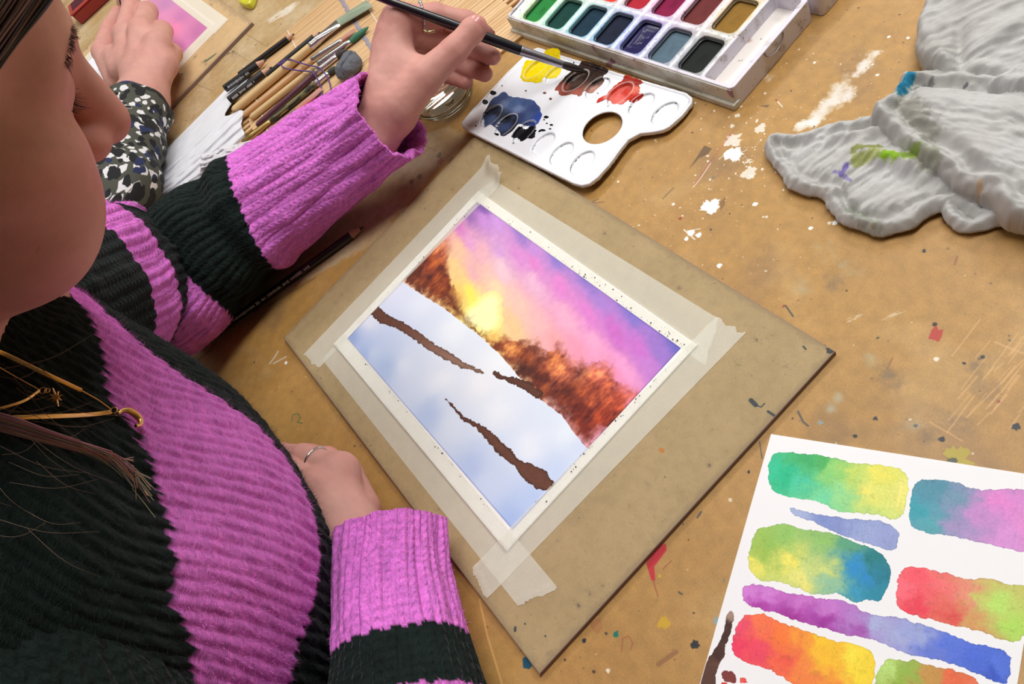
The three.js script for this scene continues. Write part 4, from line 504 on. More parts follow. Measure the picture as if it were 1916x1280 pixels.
// ---------------------------------------------------------------- pencil, glass of water, bamboo brush mat with its brushes and pencils
const wood = (a, b, s = 1) => std({ map: pixTex(64, 256, (x, y, o) => { const k = 0.5 + 0.5 * fbm(x * 0.16 + a[0], y * 0.012, 3) + 0.15 * n2(x * 0.6, y * 0.05); const c = mix3(a, b, clamp(k)); o[0] = c[0]; o[1] = c[1]; o[2] = c[2]; }), roughness: 0.55 });
const beech = wood([206, 172, 118], [228, 198, 146]), pine = wood([196, 150, 104], [222, 180, 134]), blackM = phy({ color: C(20, 20, 21), roughness: 0.4, clearcoat: 0.3 }), coneM = wood([188, 140, 112], [206, 160, 132]), leadM = std({ color: C(40, 40, 42), roughness: 0.5 }), steel = std({ color: C(208, 206, 204), metalness: 1, roughness: 0.25 }), brass = std({ color: C(198, 168, 104), metalness: 1, roughness: 0.28 });
function pencil(label, a, b, r, tipL, bodyM, group, sides = 6, print = false) {
  const t = thing('pencil', label, 'pencil', a, group), d = b.clone().sub(a).normalize(), s = b.clone().addScaledVector(d, -tipL), L = s.distanceTo(a);
  const bd = lpart(t, 'body', along(new THREE.CylinderGeometry(r, r, L, sides, 1).translate(0, L / 2, 0), a, s), bodyM);
  lpart(t, 'wood_cone', along(lathe([[r * 0.99, 0], [r * 0.42, tipL * 0.72], [r * 0.4, tipL * 0.73]], 20), s, b), coneM);
  lpart(t, 'lead', along(lathe([[r * 0.42, tipL * 0.7], [r * 0.36, tipL * 0.76], [r * 0.06, tipL], [0.00001, tipL]], 14), s, b), leadM);
  if (print) { const q = rng(print), up = camera.position.clone().sub(a); up.addScaledVector(d, -up.dot(d)).normalize(); const sd = d.clone().cross(up), gs = []; let x = L * 0.1; while (x < L * 0.72) { const w = 0.0005 + 0.0007 * q(), hh = r * (0.16 + 0.2 * q()), c = a.clone().addScaledVector(d, x).addScaledVector(up, r * 1.0).addScaledVector(sd, r * 0.1); const g = new THREE.BoxGeometry(w, 0.0001, hh * 2); g.applyMatrix4(new THREE.Matrix4().makeBasis(d, up, sd)); g.translate(c.x, c.y, c.z); gs.push(g); x += w + 0.0004 + (q() > 0.85 ? 0.002 : 0); } lpart(t, 'lettering', mg(gs), std({ color: C(190, 190, 190), roughness: 0.5 })); }
  return t;
}
pencil('black hexagonal pencil lying under the forearm beside the drawing board', P(392, 631, 0.0042), P(680, 424, 0.0036), 0.0041, 0.0135, phy({ color: C(18, 16, 17), roughness: 0.3, clearcoat: 0.6, clearcoatRoughness: 0.15 }), undefined, 6, 3);
// ---- glass of water
{
  const c = P(838, 187, 0), t = thing('water_glass', 'low round clear glass of rinsing water under the painting hand', 'glass', c), R = 0.0335;
  const pr = [[0.0001, 0.0006], [0.016, 0.0008], [0.022, 0.0002], [0.027, 0.0022], [0.031, 0.0075], [R, 0.017], [R + 0.0004, 0.03], [R - 0.0004, 0.045], [R - 0.0022, 0.054], [R - 0.0032, 0.0555], [R - 0.0045, 0.054], [R - 0.0032, 0.044], [R - 0.0024, 0.03], [R - 0.003, 0.018], [0.0275, 0.0095], [0.022, 0.0056], [0.0001, 0.0048]];
  const sp = new THREE.CatmullRomCurve3(pr.map(([x, y]) => V(x, y, 0)), false, 'centripetal').getPoints(90).map((p) => [Math.max(p.x, 0.00005), p.y]);
  part(t, 'glass', lathe(sp, 72), phy({ color: 0xffffff, transmission: 1, thickness: 0.003, ior: 1.5, roughness: 0.02, attenuationColor: C(236, 240, 226), attenuationDistance: 0.04 }));
  part(t, 'water', lathe([[0.00005, 0.0047], [0.0218, 0.0055], [0.0274, 0.0094], [R - 0.0031, 0.0181], [R - 0.0025, 0.03], [R - 0.0028, 0.038], [0.00005, 0.0378]], 64), phy({ color: 0xffffff, transmission: 1, thickness: 0.03, ior: 1.33, roughness: 0.02, attenuationColor: C(240, 240, 226), attenuationDistance: 0.08 }));
}
// ---- bamboo mat: one slat after the other, bound by threads
{
  const m0 = V(...(([x, z]) => [x, TY, z])(pl(474, 116))), u = V(...(([x, z]) => [x, TY, z])(pl(615, 0))).sub(m0).normalize(), w = V(-u.z, 0, u.x), N = 62, pitch = 0.312 / N;
  const t = thing('brush_mat', 'bamboo slat brush mat bound with threads, lying under the brushes and pencils', 'mat', m0);
  const mats = [[224, 188, 142], [220, 182, 134], [228, 192, 146], [214, 174, 126], [222, 184, 138]].map((c) => wood(c.map((v) => v - 14), c)), q = rng(5), rot = Math.atan2(-u.z, u.x);
  const gs = [0.3, 0.32].map((l) => new RoundedBoxGeometry(l, 0.0028, pitch * 0.975, 1, 0.0007));
  for (let i = 0; i < N; i++) { const m = part(t, 'slat', gs[i % 2], mats[fl(q() * 5)]); m.rotation.y = rot; const d = (i + 0.5) * pitch; m.position.set(u.x * (0.12 + (q() - 0.5) * 0.003) + w.x * d, 0.0016 + 0.0002 * q(), u.z * 0.12 + w.z * d); }
  const at = (x, d) => [m0.x + u.x * x + w.x * d, m0.z + u.z * x + w.z * d];
  const thread = (x, r, flat, mat, name, wob) => { const pts = []; for (let i = 0; i <= N; i++) { const [X, Z] = at(x + wob * Math.sin(i * 2.1), i * pitch); pts.push(V(X, TY + 0.0031 + (i % 2 ? 0.0004 : -0.0001), Z)); } lpart(t, name, sweep(pts, r, N * 4, 6, false, flat, V(0, 1, 0)), mat); };
  const xs = (px, py) => { const [a, b] = pl(px, py, 0.003); return V(a - m0.x, 0, b - m0.z).dot(u); };
  const white = std({ color: C(232, 228, 224), roughness: 0.8 }), lilac = std({ color: C(150, 142, 152), roughness: 0.85 });
  thread(xs(538, 57), 0.0006, 1, white, 'thread', 0); thread(xs(690, 18), 0.0006, 1, white, 'thread', 0); thread(xs(645, 10), 0.0028, 0.16, lilac, 'ribbon', 0.0006); thread(xs(538, 57) - 0.07, 0.0006, 1, white, 'thread', 0);
  // purple tie cord
  const cord = std({ color: C(92, 66, 132), roughness: 0.8 }), hy = 0.014;
  lpart(t, 'tie_cord', mg([sweep([P(526, 118, 0.012), P(540, 111, hy), P(556, 116, hy), P(577, 122, 0.0135), P(597, 127, 0.012), P(611, 142, 0.010), P(618, 160, 0.007), P(620, 178, 0.005)], 0.0008, 60, 6), sweep([P(524, 119, 0.012), P(532, 127, hy), P(558, 132, hy), P(585, 136, 0.0135), P(596, 152, 0.010), P(602, 168, 0.006), P(600, 186, 0.005)], 0.0008, 60, 6), sweep([P(520, 121, 0.011), P(528, 119, 0.0135), P(534, 113, 0.0135)], 0.0018, 16, 8)]), cord);
}
const brushes = [];
function brush(label, a, f0, f1, tip, o) {                                        // a = butt of the handle, f0-f1 the ferrule, tip the end of the hair
  const t = thing('paint_brush', label, 'paint brush', f0), L = a.distanceTo(f0), fL = f0.distanceTo(f1), bL = f1.distanceTo(tip), r = o.r, fw = o.fw ?? r, flat = o.flat ?? 1;
  lpart(t, 'handle', along(lathe([[0.0001, 0], [r * 0.7, 0.0006], [r, 0.004], [r, L * 0.8], [r * 0.95, L]], 24), a, f0), o.handle);
  const up = V(0, 1, 0), d = f1.clone().sub(f0).normalize(); const n = up.addScaledVector(d, -up.dot(d)).normalize(), sd = d.clone().cross(n);
  const sect = (p0, dir, len, prof) => gridGeo(24, prof.length - 1, (u, v) => { const i = Math.round(v * (prof.length - 1)), [y, w, h2] = prof[i], c = p0.clone().addScaledVector(dir, y * len), a2 = u * Math.PI * 2; c.addScaledVector(sd, Math.cos(a2) * w).addScaledVector(n, Math.sin(a2) * h2); return { p: [c.x, c.y, c.z] }; }, true);
  lpart(t, 'ferrule', sect(f0, d, fL, [[-0.02, r * 1.02, r * 1.02], [0.05, r * 1.12, r * 1.12], [0.1, r * 1.02, r * 1.02], [0.16, r * 1.12, r * 1.12], [0.2, r * 1.03, r * 1.03], [0.26, r * 1.12, r * 1.12], [0.3, r * 1.05, r * 1.05], [0.65, lerp(r, fw, 0.5), lerp(r, r * flat, 0.6)], [0.9, fw * 0.96, r * flat], [1, fw, r * flat * 0.8], [1.0, fw * 0.8, r * flat * 0.6]]), o.metal ?? steel);
  const tw = o.round ? [[-0.05, fw * 0.9, r * flat * 0.7], [0.3, fw * 1.15, r * 1.1], [0.65, fw * 0.95, r * 0.9], [0.9, fw * 0.45, r * 0.4], [1, fw * 0.05, r * 0.05]] : [[-0.05, fw * 0.95, r * flat * 0.75], [0.4, fw * 1.12, r * flat * 0.9], [0.8, fw * 1.2, r * flat * 0.55], [0.97, fw * 1.1, r * flat * 0.25], [1, fw * 0.9, r * flat * 0.05]];
  const g = sect(f1, tip.clone().sub(f1).normalize(), bL, tw), ca = lin(C(...o.hair)), cb = lin(C(...(o.hair2 ?? o.hair)));
  vcol(g, (x, y, z) => mix3(ca, cb, 0.5 + 0.5 * n3(x * 120, y * 120, z * 120)).map((c) => c * (1 + 0.25 * n3(x * 900, y * 900, z * 300)))); lpart(t, 'bristles', g, std({ vertexColors: true, roughness: 0.7 }));
}
const k1 = 0.0085;
brush('large flat brush with a pale wooden handle and wide grey-green bristles', P(436, 209, k1), P(582, 87, k1), P(633, 43, k1), P(692, 6, k1), { r: 0.0049, fw: 0.0090, flat: 0.5, handle: beech, hair: [120, 134, 112], hair2: [158, 170, 146] });
brush('pale wooden brush with red-stained bristles beside the large flat brush', P(454, 218, 0.007), P(585, 112, 0.007), P(640, 75, 0.007), P(664, 56, 0.007), { r: 0.0033, fw: 0.0036, flat: 0.8, handle: pine, hair: [176, 74, 76], hair2: [196, 170, 140] });
brush('pale wooden brush with a round dark green tip', P(468, 222, 0.007), P(597, 120, 0.007), P(656, 78, 0.007), P(690, 50, 0.007), { r: 0.0036, fw: 0.0034, flat: 0.95, round: true, handle: beech, hair: [44, 104, 92], hair2: [70, 130, 90] });
brush('dark maroon-handled brush between the pale handles and the mottled one', P(480, 236, 0.0065), P(592, 136, 0.0065), P(630, 106, 0.0065), P(650, 92, 0.0065), { r: 0.0033, fw: 0.0032, handle: phy({ color: C(84, 40, 60), roughness: 0.35, clearcoat: 0.5 }), hair: [60, 52, 46], round: true });
brush('mottled olive and black-handled brush lying by the grey eraser', P(505, 228, 0.0068), P(592, 157, 0.0068), P(615, 138, 0.0068), P(633, 124, 0.0068), { r: 0.0036, fw: 0.0034, handle: std({ map: pixTex(64, 128, (x, y, o) => { const k = fbm(x * 0.07, y * 0.05, 4), c = k > 0.06 ? [112, 108, 66] : k > -0.12 ? [52, 50, 38] : [26, 28, 26]; o[0] = c[0]; o[1] = c[1]; o[2] = c[2]; }), roughness: 0.45 }), hair: [52, 56, 44], round: true });
brush('short brush with a gold ferrule and amber bristles near the paper sleeve', P(430, 290, 0.0068), P(457, 267, 0.0068), P(506, 225, 0.0068), P(538, 201, 0.0068), { r: 0.0036, fw: 0.0042, flat: 0.6, handle: pine, metal: brass, hair: [170, 128, 40], hair2: [140, 96, 30] });
brush('small silver-ferruled brush with a red tip just above the pink sleeve', P(478, 276, 0.0065), P(516, 243, 0.0065), P(556, 207, 0.0065), P(602, 165, 0.0065), { r: 0.0034, fw: 0.0040, flat: 0.8, handle: wood([196, 156, 122], [208, 170, 138]), hair: [206, 96, 84], hair2: [176, 150, 140] });
pencil('slim black pencil lying farthest from the brushes on the mat edge', P(448, 140, 0.0068), P(551, 63, 0.0068), 0.0036, 0.010, blackM);
pencil('thick black pencil with white lettering, the upper of two', P(421, 166, 0.0118), P(499, 111, 0.0090), 0.0046, 0.0125, blackM, undefined, 20, 8);
pencil('thick black pencil with white lettering, the lower of two', P(429, 188, 0.0118), P(509, 125, 0.0090), 0.0046, 0.0125, blackM, undefined, 20, 9);
pencil('slim black pencil half hidden behind the large flat brush', P(500, 142, 0.0066), P(599, 60, 0.0066), 0.0036, 0.009, blackM);
// ---- grey kneaded eraser
{
  const c = P(651, 124, 0.012), g = nets((x, y, z) => { const X = x - c.x, Y = y - c.y, Z = z - c.z; let d = ell(X, Y, Z, 0, -0.001, 0, 0.0165, 0.0105, 0.0135); d = smin(d, ell(X, Y, Z, 0.008, 0.001, -0.006, 0.008, 0.008, 0.008), 0.004); d += 0.0012 * n3(x * 110, y * 110, z * 110) + 0.0005 * n3(x * 300, y * 300, z * 300); const cr = Math.abs(X * 0.5 + Z * 0.86 - 0.003 - 0.002 * Math.sin(X * 200)); return d + 0.0022 * Math.exp(-cr * cr / 0.0000012) * (Y > 0 ? 1 : 0.2); }, c.clone().subScalar(0.024), c.clone().addScalar(0.024), 0.0009);
  one('kneaded_eraser', 'grey lump of kneaded eraser resting on the bamboo mat', 'eraser', skinlessUV(g), std({ color: C(96, 100, 108), roughness: 0.75 }));
}
function skinlessUV(g) { return planUV(g, (x, y, z) => [x * 20, z * 20]); }
function ell(x, y, z, cx, cy, cz, a, b, c) { const X = x - cx, Y = y - cy, Z = z - cz, k0 = Math.hypot(X / a, Y / b, Z / c), k1_ = Math.hypot(X / (a * a), Y / (b * b), Z / (c * c)); return k1_ > 1e-9 ? k0 * (k0 - 1) / k1_ : -Math.min(a, b, c); }
// ---- white paper sleeve over the lower ends of the brushes, and a crumpled tissue
{
  const whiteP = phy({ color: C(226, 227, 233), roughness: 0.75, side: THREE.DoubleSide, bumpMap: fibreBump, bumpScale: 0.00006 });
  const A = [[264, 328], [300, 290], [350, 240], [410, 180], [474, 112]], B = [[288, 402], [330, 376], [375, 342], [415, 306], [459, 268]];
  const line = (l, u) => { const n = l.length - 1, x = clamp(u) * n, i = Math.min(fl(x), n - 1), f = x - i; return [lerp(l[i][0], l[i + 1][0], f), lerp(l[i][1], l[i + 1][1], f)]; };
  const mouth = (v) => 1 - 0.21 * Math.exp(-Math.pow((v - 0.36) / 0.13, 2)) - 0.06 * Math.exp(-Math.pow((v - 0.7) / 0.15, 2)) + 0.01 * n2(v * 14, 2);
  const ridges = [[0.12, 0.002, 0.05], [0.33, 0.0045, 0.05], [0.46, 0.0058, 0.05], [0.60, 0.0065, 0.055], [0.72, 0.005, 0.04], [0.84, 0.005, 0.04], [0.94, 0.004, 0.03]];
  const g = gridGeo(90, 110, (u, v) => { const um = u * mouth(v), [ax, ay] = line(A, um), [bx, by] = line(B, um); let hh = 0.0016 + 0.0035 * sst(0, 0.25, v) * sst(1.02, 0.85, v); for (const [c, a, w] of ridges) hh += 0.62 * a * Math.exp(-Math.pow((v - c + 0.03 * Math.sin(um * 3 + c * 9)) / w, 2)) * sst(0, 0.25, um); hh *= sst(-0.02, 0.1, um); hh += 0.0006 * n2(um * 14, v * 18); const p = P(lerp(ax, bx, v), lerp(ay, by, v), hh + 0.0012); return { p: [p.x, p.y, p.z], uv: [u * 1.5, v * 1.2] }; });
  if (g.attributes.normal.getY(3000) < 0) { const ix = g.index.array; for (let i = 0; i < ix.length; i += 3) { const s = ix[i]; ix[i] = ix[i + 1]; ix[i + 1] = s; } g.computeVertexNormals(); }
  one('paper_sleeve', 'white paper sleeve covering the handles of the brushes and pencils', 'paper sleeve', g, whiteP);
  const tg = gridGeo(50, 50, (u, v) => { const x = lerp(375, 470, u) + 6 * n2(u * 3, v * 3 + 4), y = lerp(lerp(288, 262, u), lerp(330, 302, u), v) + 5 * n2(u * 3 + 8, v * 3), hh = 0.010 + 0.008 * Math.sin(v * Math.PI) + 0.006 * Math.abs(n2(u * 4 + 2, v * 4)) + 0.003 * n2(u * 11, v * 11), p = P(x, y, Math.max(hh, 0.006)); return { p: [p.x, p.y, p.z] }; });
  one('crumpled_tissue', 'crumpled thin white tissue tucked by the upper edge of the pink sleeve', 'tissue', tg, phy({ color: C(228, 226, 232), roughness: 0.8, transmission: 0.25, side: THREE.DoubleSide }));
}
// ---------------------------------------------------------------- the painter
const h = (x, y, z) => V(x, TY + y, z);                                          // a point given by its height above the table
const PINK = lin(C(240, 132, 224)), DARK = lin(C(29, 40, 36)), SKIN = lin(C(211, 161, 149)), SKINR = lin(C(204, 134, 124));
const pn = (a, k, v) => n3(Math.cos(a) * k, Math.sin(a) * k, v);              // noise that closes around a tube
const knitBump = (nW, mm) => pixTex(512, 512, (x, y, o) => {                      // nW wales across the tile
  const p = 512 / nW, wx = (x % p) / p - 0.5, rows = 10, ph = (y / 512 * rows + Math.abs(wx) * 1.1) % 1, wv = x * 6.28319 / 512, hv = y * 6.28319 / 512;
  const nz = fbm(Math.cos(wv) * 6 + 20, Math.sin(wv) * 6 + Math.cos(hv) * 6, 3) + fbm(Math.sin(hv) * 9 + 5, Math.cos(wv * 2) * 5 + Math.sin(wv) * 4, 3), rg = Math.pow(Math.max(0, Math.cos(wx * Math.PI)), 0.7);
  o[0] = o[1] = o[2] = 255 * clamp(0.12 + rg * (0.55 + 0.2 * Math.sin(ph * 6.283)) + 0.16 * nz + 0.06 * n2(x * 0.35, y * 0.35));
}, false);
const woolCol = pixTex(512, 512, (x, y, o) => { const wv = x * 6.28319 / 512, hv = y * 6.28319 / 512, a = fbm(Math.cos(wv) * 5 + 3, Math.sin(wv) * 5 + Math.sin(hv) * 5, 4) + fbm(Math.cos(hv) * 6, Math.sin(wv) * 4 + 9, 4), b = n2(x * 0.22 + Math.sin(y * 0.1), y * 0.13) + 0.6 * n2(x * 0.5, y * 0.5); const k = 234 + 26 * a + 26 * b; o[0] = k + 6 * a; o[1] = k - 10 * b; o[2] = k + 8; });
const wool = (bump, sc, rx, ry) => { const b = bump.clone(), m = woolCol.clone(); b.repeat.set(rx, ry); m.repeat.set(rx * 0.6, ry * 0.6); b.needsUpdate = m.needsUpdate = true; return phy({ vertexColors: true, map: m, bumpMap: b, bumpScale: sc, roughness: 0.95, specularIntensity: 0.2, sheen: 0.35, sheenRoughness: 0.6, sheenColor: new THREE.Color(0.5, 0.42, 0.5) }); };
const bump8 = knitBump(8), fluff = pixTex(512, 512, (x, y, o) => { const wv = x * 6.28319 / 512, hv = y * 6.28319 / 512, a = n3(Math.cos(wv) * 6, Math.sin(wv) * 6 + Math.cos(hv) * 6, Math.sin(hv) * 6), b = n3(Math.cos(wv) * 15 + 4, Math.sin(wv) * 15 + Math.cos(hv) * 15, Math.sin(hv) * 15); o[0] = o[1] = o[2] = 128 + 52 * a + 44 * b + 20 * n2(x * 0.4, y * 0.4); }, false);
function spl(vals, t) { const n = vals.length - 1, x = clamp(t) * n, i = Math.min(fl(x), n - 1), f = x - i, g = (k) => vals[clamp(k, 0, n)], a = g(i - 1), b = g(i), c = g(i + 1), d = g(i + 2); return b + 0.5 * f * (c - a + f * (2 * a - 5 * b + 4 * c - d + f * (3 * (b - c) + d - a))); }
// a knitted tube: stations [point, radius across, radius front to back]
function loft(st, nu, nv, up, off, colour, turnIn = 0) {
  const c = new THREE.CatmullRomCurve3(st.map((s) => s[0]), false, 'centripetal'), N = 400, fr = frames(c, N, up), cum = st.map((s, i) => i);
  // station parameter by arc length
  const pos = st.map((s) => { let best = 0, d = 9; for (let i = 0; i <= N; i++) { const q = fr[i].p.distanceTo(s[0]); if (q < d) { d = q; best = i / N; } } return best; }); pos[0] = 0; pos[pos.length - 1] = 1;
  const toS = (v) => { let i = 0; while (i < pos.length - 2 && v > pos[i + 1]) i++; return (i + (v - pos[i]) / (pos[i + 1] - pos[i])) / (pos.length - 1); };
  const A = st.map((s) => s[1]), B = st.map((s) => s[2]);
  return gridGeo(nu, nv, (u, v0) => {
    let v = v0, inn = 0; if (turnIn && v0 > 1 - turnIn) { const q = (v0 - 1 + turnIn) / turnIn; v = 1 - 0.035 * Math.max(0, (q - 0.35) / 0.65); inn = sst(0, 0.6, q); } else if (turnIn) v = v0 / (1 - turnIn);
    const x = v * N, i = Math.min(fl(x), N - 1), f = x - i, p = fr[i].p.clone().lerp(fr[i + 1].p, f), n = fr[i].n.clone().lerp(fr[i + 1].n, f).normalize(), b = fr[i].b.clone().lerp(fr[i + 1].b, f).normalize(), s = toS(v), a = u * Math.PI * 2;
    const ra = spl(A, s), rb = spl(B, s), o = off ? off(u, v, a) : 0, k = 1 - 0.0;
    const X = Math.cos(a) * (rb + o) - inn * Math.cos(a) * 0.004, Y = Math.sin(a) * (ra + o) - inn * Math.sin(a) * 0.004, q = p.addScaledVector(n, X).addScaledVector(b, Y);
    return { p: [q.x, q.y, q.z], uv: [u * Math.PI * (ra + rb), v * fr[0].len], c: colour(u, v) };
  }, true);
}
function fuzz(parent, geo, count, len, seed, keep) {                              // loose mohair fibres standing off the knit
  const fib = new THREE.BufferGeometry(), w = 0.5; const pts = [[0, 0], [0.12, 0.38], [0.42, 0.72], [0.95, 0.92]], pos = [], idx = [];
  pts.forEach(([x, y], i) => { const ww = w * (1 - i / 4.2); pos.push(x, y, -ww, x, y, ww); if (i) idx.push(2 * i - 2, 2 * i - 1, 2 * i, 2 * i - 1, 2 * i + 1, 2 * i); });
  fib.setAttribute('position', new THREE.Float32BufferAttribute(pos, 3)); fib.setIndex(idx); fib.computeVertexNormals();
  const sm = new MeshSurfaceSampler(new THREE.Mesh(geo)).setRandomGenerator(rng(seed)).build(), q = rng(seed + 1), im = new THREE.InstancedMesh(fib, std({ roughness: 1, side: THREE.DoubleSide }), count);
  const p = V(0, 0, 0), n = V(0, 0, 0), c = new THREE.Color(), M = new THREE.Matrix4(), x = V(0, 0, 0), z = V(0, 0, 0);
  for (let i = 0; i < count; i++) {
    let g = 0; do { sm.sample(p, n, c); g++; } while (keep && !keep(p) && g < 40);
    const l = len * (0.3 + 0.8 * q() * q()); x.set(q() - 0.5, q() - 0.5, q() - 0.5).cross(n).normalize(); const y = n.clone().addScaledVector(x, (q() - 0.3) * 1.2).normalize(); z.crossVectors(x, y).normalize(); x.crossVectors(y, z);
    M.makeBasis(x.clone().multiplyScalar(l * (q() > 0.5 ? 1 : -1)), y.multiplyScalar(l), z.clone().multiplyScalar(0.00010)); M.setPosition(p.x, p.y, p.z); im.setMatrixAt(i, M);
    const k = 0.85 + 0.5 * q(); im.setColorAt(i, new THREE.Color(c.r * k + 0.012, c.g * k + 0.014, c.b * k + 0.013));
  }
  im.name = numbered('wool_fuzz'); im.userData.kind = 'stuff'; shade(im); parent.add(im); return im;
}
const painter = thing('person', 'woman in a fuzzy pink and dark green striped sweater leaning over her painting', 'person');
// ---- sweater
const TSTA = [[h(-0.50, -0.30, -0.385), 0.19, 0.15], [h(-0.43, -0.15, -0.382), 0.19, 0.13], [h(-0.375, -0.03, -0.378), 0.185, 0.124], [h(-0.305, 0.070, -0.372), 0.175, 0.146], [h(-0.252, 0.163, -0.368), 0.162, 0.142], [h(-0.22, 0.24, -0.372), 0.145, 0.108], [h(-0.195, 0.298, -0.378), 0.104, 0.088], [h(-0.174, 0.332, -0.378), 0.078, 0.076], [h(-0.158, 0.356, -0.378), 0.068, 0.068]];
const pw = (t, x) => { let i = 0; while (i < t.length - 2 && x > t[i + 1][0]) i++; return lerp(t[i][1], t[i + 1][1], clamp((x - t[i][0]) / (t[i + 1][0] - t[i][0]))); };
const shadeOf = (c, k) => c.map((v) => v * k);
const stripeCol = (pink, x, y, z) => shadeOf(pink ? PINK : DARK, pink ? 1 + 0.12 * n3(x * 160, y * 160, z * 160) : 1 + 0.25 * n3(x * 120, y * 120, z * 120));
let torsoMesh = null;
const wool8 = wool(bump8, 0.0016, 1 / 0.056, 1 / 0.056), sweater = new THREE.Group(); sweater.name = 'sweater'; painter.add(sweater);
{
  const NU = 1000, NV = 230, WALES = 128;
  const g = loft(TSTA, NU, NV, V(1, -0.45, 0), (u, v, a) => 0.006 * pn(a, 1.6, v * 7) + 0.003 * pn(a, 4, v * 16) + 0.0011 * pn(a, 26, v * 70) + 0.0008 * pn(a, 60, v * 130) + 0.0017 * (Math.pow(Math.abs(Math.sin((u + 0.3125 * v + 0.0016 * pn(a, 9, v * 14)) * WALES * Math.PI)), 0.6) - 0.5), () => DARK);
  const VS = g.attributes.uv.getY(g.attributes.uv.count - 1) / 0.7098;
  const up = [[-0.40, 0.935], [-0.363, 0.924], [-0.341, 0.909], [-0.313, 0.89], [-0.30, 0.873], [-0.287, 0.86], [-0.272, 0.846], [-0.258, 0.834], [-0.248, 0.823], [-0.239, 0.813], [-0.234, 0.802], [-0.229, 0.785], [-0.222, 0.772], [-0.18, 0.72]];
  const lo = [[-0.40, 0.885], [-0.37, 0.868], [-0.358, 0.84], [-0.354, 0.815], [-0.350, 0.79], [-0.341, 0.768], [-0.332, 0.748], [-0.315, 0.737], [-0.299, 0.728], [-0.281, 0.719], [-0.266, 0.714], [-0.251, 0.712], [-0.239, 0.704], [-0.18, 0.66]];
  vcol(g, (x, y, z, n, i) => { const v = fl(i / (NU + 1)) / NV, u = (i % (NU + 1)) / NU, w = 0.003 * Math.abs(Math.sin(u * WALES * Math.PI)) + 0.002 * n2(u * 60, 5) + 0.0025 * n3(x * 500, y * 500, z * 500); return stripeCol(v * VS + w < pw(up, z) && v * VS + w > pw(lo, z) || v < 0.48, x, y, z); });
  const m = part(sweater, 'sweater_body', g, wool(fluff, 0.0011, 1 / 0.05, 1 / 0.05)); torsoMesh = m; fuzz(m, g, 70000, 0.0040, 11, (p) => p.x > -0.26 && p.y > TY - 0.02);
}
const rc = new THREE.Raycaster();
function onTorso(px, py, off, fallback = 0.33) { torsoMesh.updateMatrixWorld(true); rc.set(camera.position, ray(px, py).normalize()); const hit = rc.intersectObject(torsoMesh)[0]; return hit ? D(px, py, hit.distance / ray(px, py).length() - off) : D(px, py, fallback); }   // a point lying on the knit, as seen at a pixel
const ribOff = (n, amp) => (u) => amp * (Math.pow(Math.abs(Math.sin(u * n * Math.PI)), 0.6) - 0.5);
const LS = [[h(-0.205, 0.235, -0.46), 0.075, 0.07], [P(135, 560, 0.150), 0.074, 0.072], [P(240, 535, 0.085), 0.068, 0.068], [P(332, 506, 0.064), 0.073, 0.060], [P(406, 450, 0.059), 0.059, 0.055], [P(486, 390, 0.057), 0.0515, 0.050], [P(598, 310, 0.058), 0.0455, 0.044], [P(690, 247, 0.064), 0.0405, 0.0395], [P(733, 216, 0.070), 0.0405, 0.039]];
{
  const NU = 400, NV = 420, rib = ribOff(17, 0.0026), folds = (u, v, a) => 0.006 * Math.exp(-Math.pow((v - 0.51) / 0.03, 2)) * (0.6 + 0.6 * Math.sin(a)) - 0.006 * Math.exp(-Math.pow((v - 0.465 - 0.02 * Math.sin(a)) / 0.018, 2)) - 0.007 * Math.exp(-Math.pow((v - 0.575 + 0.02 * Math.cos(a)) / 0.022, 2)) + 0.005 * Math.exp(-Math.pow((v - 0.63) / 0.035, 2)) * Math.max(0, Math.cos(a - 0.6)) + 0.004 * Math.exp(-Math.pow((v - 0.70) / 0.02, 2)) - 0.004 * Math.exp(-Math.pow((v - 0.665) / 0.018, 2));
  const g = loft(LS, NU, NV, V(0, 1, 0), (u, v, a) => 0.006 * pn(a, 1.3, v * 8 + 3) + 0.003 * pn(a, 3, v * 22) + 0.0008 * pn(a, 12, v * 70) + folds(u, v, a) + rib(u) * sst(0.60, 0.74, v) + 0.0016 * (1 - sst(0.60, 0.74, v)) * Math.abs(Math.sin(u * 50 * Math.PI)), () => DARK, 0.06);
  const edges = [0.20, 0.30, 0.455, 0.55, 0.70];
  LS.edges = edges;
  vcol(g, (x, y, z, n, i) => { const v = Math.min(1, fl(i / (NU + 1)) / NV / 0.94), u = (i % (NU + 1)) / NU, w = v - 0.024 * Math.max(0, Math.sin(u * 6.2832)) * sst(0.47, 0.52, v) * (1 - sst(0.60, 0.66, v)) - 0.034 * Math.cos(u * 6.2832) * sst(0.6, 0.7, v) + 0.003 * Math.abs(Math.sin(u * 34 * Math.PI)) + 0.003 * n3(x * 400, y * 400, z * 400); let k = 0; while (k < edges.length && w > edges[k]) k++; return stripeCol(k % 2 === 1, x, y, z); });
  const m = part(sweater, 'sleeve', g, wool8, 'striped left sleeve with pink cuff'); fuzz(m, g, 42000, 0.0036, 21);
}
const RS = [[h(-0.225, 0.225, -0.31), 0.062, 0.062], [h(-0.258, 0.185, -0.225), 0.068, 0.066], [h(-0.295, 0.085, -0.105), 0.060, 0.056], [P(800, 1500, 0.048), 0.056, 0.046], [P(768, 1390, 0.045), 0.048, 0.043], [P(750, 1220, 0.042), 0.0385, 0.038], [P(737, 1090, 0.040), 0.0345, 0.034], [P(735, 992, 0.040), 0.0335, 0.031]];
